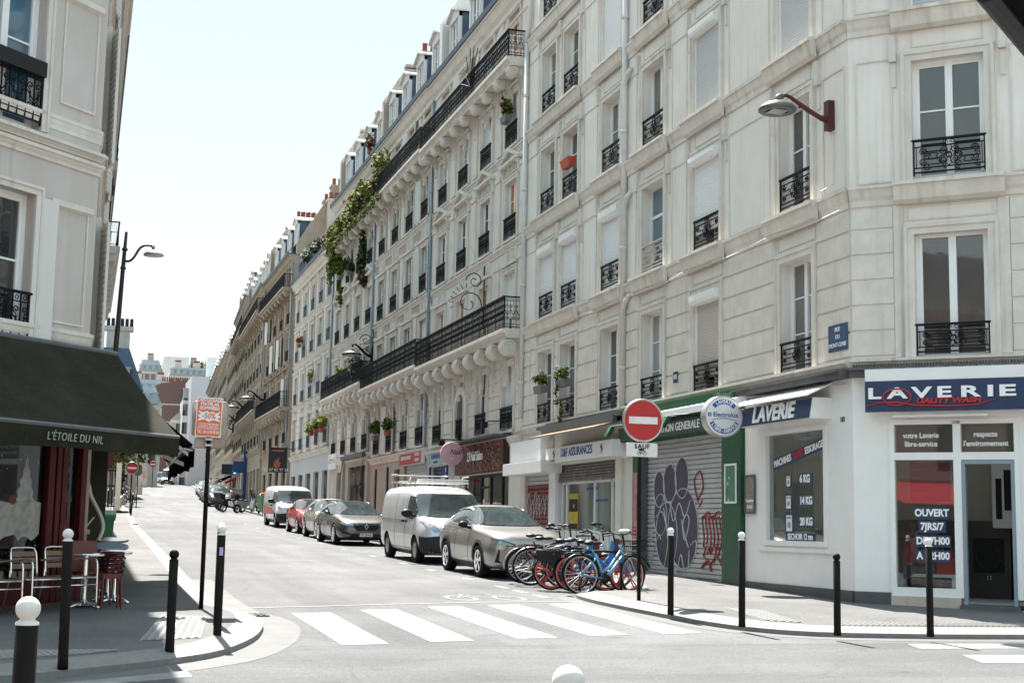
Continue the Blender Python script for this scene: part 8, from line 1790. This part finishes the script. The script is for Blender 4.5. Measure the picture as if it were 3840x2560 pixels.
def person(label, loc, rz, J, cl, s=1.0, cat='person', seated=False, hair='hair', hair_l=0):
    """J: joints (metres, facing -y): pelvis, chest, neck, head, and l/r shoulder, elbow, hand, hip, knee, foot"""
    t = thing('person',label,cat,loc,rz); t.scale = (s,s,s)
    def skin(name, nodes, edges, m, par, root=0, sub=2):
        me = bpy.data.meshes.new(name); me.from_pydata([n[0] for n in nodes],edges,[]); o = bpy.data.objects.new('tmp',me); col.objects.link(o)
        o.modifiers.new('s','SKIN'); q = o.modifiers.new('u','SUBSURF'); q.levels = sub; q.render_levels = sub
        for i,n in enumerate(nodes): v = me.skin_vertices[0].data[i]; v.radius = n[1] if isinstance(n[1],tuple) else (n[1],n[1]); v.use_root = (i == root)
        bpy.context.view_layer.update(); r = bpy.data.meshes.new_from_object(o.evaluated_get(bpy.context.evaluated_depsgraph_get())); bpy.data.objects.remove(o)
        r.materials.clear(); r.materials.append(M_[m] if isinstance(m,str) else m)
        for p in r.polygons: p.use_smooth = True
        r.name = name; return put(name,r,par)
    P = J; N = []; E = []; ix = {}
    def nd(k,r): ix[k] = len(N); N.append((P[k],r))
    nd('pelvis',(.135,.10)); nd('waist',(.115,.085)); nd('chest',(.145,.10)); nd('neck',.05); nd('jaw',(.058,.065)); nd('head',(.075,.09)); nd('crown',(.06,.07))
    E += [(0,1),(1,2),(2,3),(3,4),(4,5),(5,6)]
    for sd in 'lr':
        for k,r in (('sh',.055),('el',.04),('wr',.028),('hand',(.035,.02)),): nd(sd+k,r)
        E += [(ix['chest'],ix[sd+'sh']),(ix[sd+'sh'],ix[sd+'el']),(ix[sd+'el'],ix[sd+'wr']),(ix[sd+'wr'],ix[sd+'hand'])]
        hd = Vector(P[sd+'hand']); dr = (hd-Vector(P[sd+'wr'])).normalized(); side = dr.orthogonal().normalized()
        for f in range(4): P['f'] = tuple(hd+dr*(.06+.01*(f in (1,2)))+side*(f-1.5)*.018); nd('f',.008); E.append((ix[sd+'hand'],ix['f']))
        P['f'] = tuple(hd+dr*.02+side*.05); nd('f',.009); E.append((ix[sd+'hand'],ix['f']))
        for k,r in (('hip',.085),('kn',.055),('an',.038),('toe',(.04,.025))): nd(sd+k,r)
        E += [(0,ix[sd+'hip']),(ix[sd+'hip'],ix[sd+'kn']),(ix[sd+'kn'],ix[sd+'an']),(ix[sd+'an'],ix[sd+'toe'])]
    body = skin('body',N,E,'skin',t)
    h = Vector(P['head']); fw = Vector(P.get('face',(0,-1,0)))
    b = MB(); b.sm = True; b.sphere(h+fw*.088-Vector((0,0,.015)),.016,8,6,(.8,1.3,1.2)); b.build('nose','skin',t)
    b = MB(); sdv = Vector((-fw.y,fw.x,0)); [b.sphere(h+fw*.078+sdv*q*.032+Vector((0,0,.015)),.011,8,6) for q in (-1,1)]; b.build('eye','hair',t)
    b = MB(); b.sm = True; b.sphere(h-fw*.018+Vector((0,0,.03)),.098,14,10,(1,1.05,1.02)); 
    if hair_l: b.sphere(h-fw*.06-Vector((0,0,.06)),.09,12,8,(1.1,.8,1.3))
    b.build('hair',hair,t)
    def garment(name, keys, rads, m, extra=()):
        n = [(P[k],r) for k,r in zip(keys,rads)]; e = list(extra) or [(i,i+1) for i in range(len(n)-1)]; return skin(name,n,e,m,t,0)
    top = [('pelvis',(.15,.115)),('waist',(.135,.105)),('chest',(.165,.12)),('lsh',.075),('lel' if cl.get('sleeve') else 'lsm',.058),('rsh',.075),('rel' if cl.get('sleeve') else 'rsm',.058)]
    P['lsm'] = tuple(Vector(P['lsh']).lerp(Vector(P['lel']),.6)); P['rsm'] = tuple(Vector(P['rsh']).lerp(Vector(P['rel']),.6)); ed = [(0,1),(1,2),(2,3),(3,4),(2,5),(5,6)]
    if cl.get('sleeve'): top += [('lwr',.042),('rwr',.042)]; ed += [(4,7),(6,8)]
    garment('top',[k for k,_ in top],[r for _,r in top],cl['top'],ed)
    if cl.get('legs'):
        kk = [('pelvis',(.15,.115)),('lhip',.105),('lkn' if cl['legs'] != 'short' else 'lkm',.075),('rhip',.105),('rkn' if cl['legs'] != 'short' else 'rkm',.075)]
        P['lkm'] = tuple(Vector(P['lhip']).lerp(Vector(P['lkn']),.7)); P['rkm'] = tuple(Vector(P['rhip']).lerp(Vector(P['rkn']),.7)); ed = [(0,1),(1,2),(0,3),(3,4)]
        if cl['legs'] != 'short': kk += [('lan',.058),('ran',.058)]; ed += [(2,5),(4,6)]
        garment('trousers',[k for k,_ in kk],[r for _,r in kk],cl['bottom'],ed)
    b = MB(); b.sm = True
    for sd in 'lr': a,c = Vector(P[sd+'an']),Vector(P[sd+'toe']); m = (a+c)/2; b.sphere((m.x,m.y,min(a.z,c.z)+.0),.055,10,6,(.9,2.2,.8))
    b.build('shoe',cl.get('shoe','black'),t)
    return t
def walk(k=1, bend_=0):
    return dict(pelvis=(0,0,.95),waist=(0,-.02*bend_,1.10),chest=(0,-.06*bend_,1.32),neck=(0,-.08*bend_,1.50),jaw=(0,-.10*bend_-.01,1.57),head=(0,-.10*bend_-.01,1.63),crown=(0,-.1*bend_,1.70),
      lsh=(.17,0,1.42),lel=(.22,.08*k,1.16),lwr=(.22,-.04*k,.94),lhand=(.22,-.07*k,.88),rsh=(-.17,0,1.42),rel=(-.22,-.05*k,1.15),rwr=(-.22,-.20*k,.97),rhand=(-.22,-.24*k,.92),
      lhip=(.09,0,.90),lkn=(.10,-.16*k,.50),lan=(.10,-.10*k,.08),ltoe=(.10,-.24*k if k > 0 else -.12,.03),rhip=(-.09,0,.90),rkn=(-.10,.04*k,.49),ran=(-.10,.26*k,.12),rtoe=(-.10,.16*k,.03))
A_ = mat('pink_jacket_cloth',(.62,.10,.13),.9,n=(5,.2)); Wt_ = mat('white_shirt_cloth',(.62,.61,.60),.9); Bl_ = mat('denim_blue_cloth',(.10,.17,.28),.9); Gy_ = mat('grey_trouser_cloth',(.11,.11,.12),.9); Pk_ = mat('rose_shirt_cloth',(.48,.22,.22),.9); Te_ = mat('terracotta_bag',(.25,.07,.05),.8)
def people():
    # the customer waiting inside the laundry, seen from behind-left through the window
    J = dict(pelvis=(0,.05,.50),waist=(0,.06,.66),chest=(0,0,.88),neck=(0,-.03,1.05),jaw=(0,-.05,1.12),head=(0,-.055,1.18),crown=(0,-.05,1.26),
      lsh=(.17,.0,.97),lel=(.22,-.02,.72),lwr=(.14,-.22,.62),lhand=(.11,-.29,.60),rsh=(-.17,0,.97),rel=(-.22,-.02,.72),rwr=(-.12,-.22,.62),rhand=(-.09,-.29,.60),
      lhip=(.10,.02,.48),lkn=(.12,-.42,.50),lan=(.12,-.42,.08),ltoe=(.12,-.56,.03),rhip=(-.10,.02,.48),rkn=(-.12,-.42,.50),ran=(-.12,-.44,.08),rtoe=(-.12,-.58,.03))
    p = FB.pt(LEN-.80,-.62,.64); person('person in a pink jacket with dark curly hair sitting on the laundry bench',(p.x,p.y,.62),R(66),J,dict(top=A_,sleeve=1,legs='long',bottom=Gy_),hair_l=1)
    for lb,x,y,rz,k,c in (('person in a white shirt walking on the right pavement beyond the bins',10.9,119,R(8),1,dict(top=Wt_,legs='long',bottom=Gy_)),('person in white walking farther up the right pavement',12.9,152,R(4),-1,dict(top=Wt_,legs='long',bottom=Bl_)),('person in a rose top walking farthest on the right pavement',14.2,160,0,1,dict(top=Pk_,legs='long',bottom=Gy_))):
        person(lb,(x,y,g(y)+.12),rz,walk(k),c)
    J = walk(.35,.8); J.update(rel=(-.20,-.2,1.12),rwr=(-.18,-.42,1.06),rhand=(-.18,-.48,1.05))
    person('person in blue top and shorts standing beside a bicycle on the left pavement',(2.95,108,g(108)+.12),R(70),J,dict(top=Bl_,legs='short',bottom=Bl_,shoe='brown'))
    t = thing('shoulder_bag','rust-coloured shoulder bag carried by the person on the left pavement','bag',(3.15,107.8,g(108)+1.0)); b = MB(); b.sm = True; b.sphere((0,0,.15),.17,10,8,(.8,.6,1.1)); b.build('bag',Te_,t); b = MB(); b.tube([(-.08,0,.3),(-.15,0,.5),(0,0,.6),(.08,0,.3)],.012,5); b.build('strap',Te_,t)
    bike('dark bicycle parked on the left pavement beside the standing person',(3.5,105.6),(3.0,106.5),'black','diamond',R0=.34)
people()
def laundry_room():
    def loc(s,o): return FB.pt(LEN-s,o,.62)
    gm = 'dryers along the back wall of the laundry'; M0 = FB.M
    for k in range(6):
        s = -.6+k*.78; t = thing('dryer','big black-fronted dryer in the row inside the laundry','washing machine',loc(s,-3.2),0,gm)
        b = MB(FB.M @ Matrix.Translation((LEN-s,-3.25,.62))); b.box(-.37,.37,0,.7,0,1.35); b.build('cabinet',mat('dark_machine_panel',(.045,.045,.048),.35) if k == 0 else bpy.data.materials['dark_machine_panel'],t,world=True)
        b = MB(FB.M @ Matrix.Translation((LEN-s,-2.55,.62))); b.box(-.26,.26,0,.03,.45,1.05); b.build('door','black',t,world=True); b = MB(FB.M @ Matrix.Translation((LEN-s,-2.52,.62))); b.lathe([(.17,0),(.24,0),(.24,.03),(.17,.03),(.17,0)],(0,0,.74),20,'y'); b.build('door_ring','cladding',t,world=True)
        text(str(16-k),.10,'plate',t,FB.pt(LEN-s,-2.54,.98),-FB.d)
    t = thing('payment_terminal','white coin and change machine on the laundry wall beside the door','vending machine',loc(2.25,-2.5)); b = MB(FB.M @ Matrix.Translation((LEN-2.25,-2.4,0))); b.box(-.36,.36,0,.3,1.85,2.95); b.build('case','shutter',t,world=True); b = MB(FB.M @ Matrix.Translation((LEN-2.25,-2.1,0))); b.box(-.2,.16,0,.01,2.15,2.85); b.box(.2,.3,0,.01,2.0,2.7); [b.box(-.33,-.23,0,.012,2.2+q*.14,2.27+q*.14) for q in range(5)]; b.build('panel','black',t,world=True)
    t = thing('bench','white bench inside the laundry under the window','bench',loc(1.1,-.6)); b = MB(FB.M @ Matrix.Translation((LEN-1.1,-.65,.62))); b.box(-.45,.5,-.2,.2,.40,.45); b.build('seat','white',t,world=True); b = MB(FB.M @ Matrix.Translation((LEN-1.1,-.65,.62))); [b.box(q-.03,q+.03,-.18,.18,0,.4) for q in (-.40,.45)]; b.build('leg','white',t,world=True)
    t = thing('bag','red shopping bag standing on the laundry bench','bag',loc(1.35,-.6)); b = MB(FB.M @ Matrix.Translation((LEN-1.38,-.6,1.07))); b.prism([(-.17,-.08,0),(.17,-.08,0),(.14,-.06,.36),(-.14,-.06,.36)],(0,.14,0)); b.tube([(-.08,0,.36),(-.06,0,.46),(.06,0,.46),(.08,0,.36)],.012,5); b.build('bag','red',t,world=True)
    t = thing('instruction_panel','dark instruction board hanging inside the laundry behind the small window','notice',FA.pt(1.3,-.9,1.9)); b = MB(FA.M); b.box(.3,1.7,-.9,-.88,2.2,3.35); b.build('board',mat('dark_notice_board',(.03,.032,.035),.5),t,world=True)
    for k,tx in enumerate(('METTRE LE LINGE','ET FERMER LE HUBLOT','SELECTIONNER','METTRE LA LESSIVE','SE RENDRE A LA CAISSE','TAPER LE NUMERO')): text(tx,.085,mat('faint_lettering',(.22,.22,.22),.6) if k == 0 else bpy.data.materials['faint_lettering'],t,FA.pt(1.0,-.875,3.2-k*.16),-FA.d)
    t = thing('notice','dark red notice hanging behind the opening hours window','notice',FB.pt(LEN-1.3,-.35,2.3)); b = MB(FB.M); b.box(LEN-1.5,LEN-.85,-.36,-.35,2.25,2.9); b.build('board',mat('dark_red_notice',(.16,.02,.035),.5),t,world=True)
    for k in range(4): text('REGLEMENT DE LA LAVERIE' if k == 0 else 'SURVEILLEZ VOTRE LINGE',.05,mat('pale_red_lettering',(.35,.12,.13),.6) if k == 0 else bpy.data.materials['pale_red_lettering'],t,FB.pt(LEN-1.17,-.345,2.78-k*.13),-FB.d)
laundry_room()
bpy.context.view_layer.update()
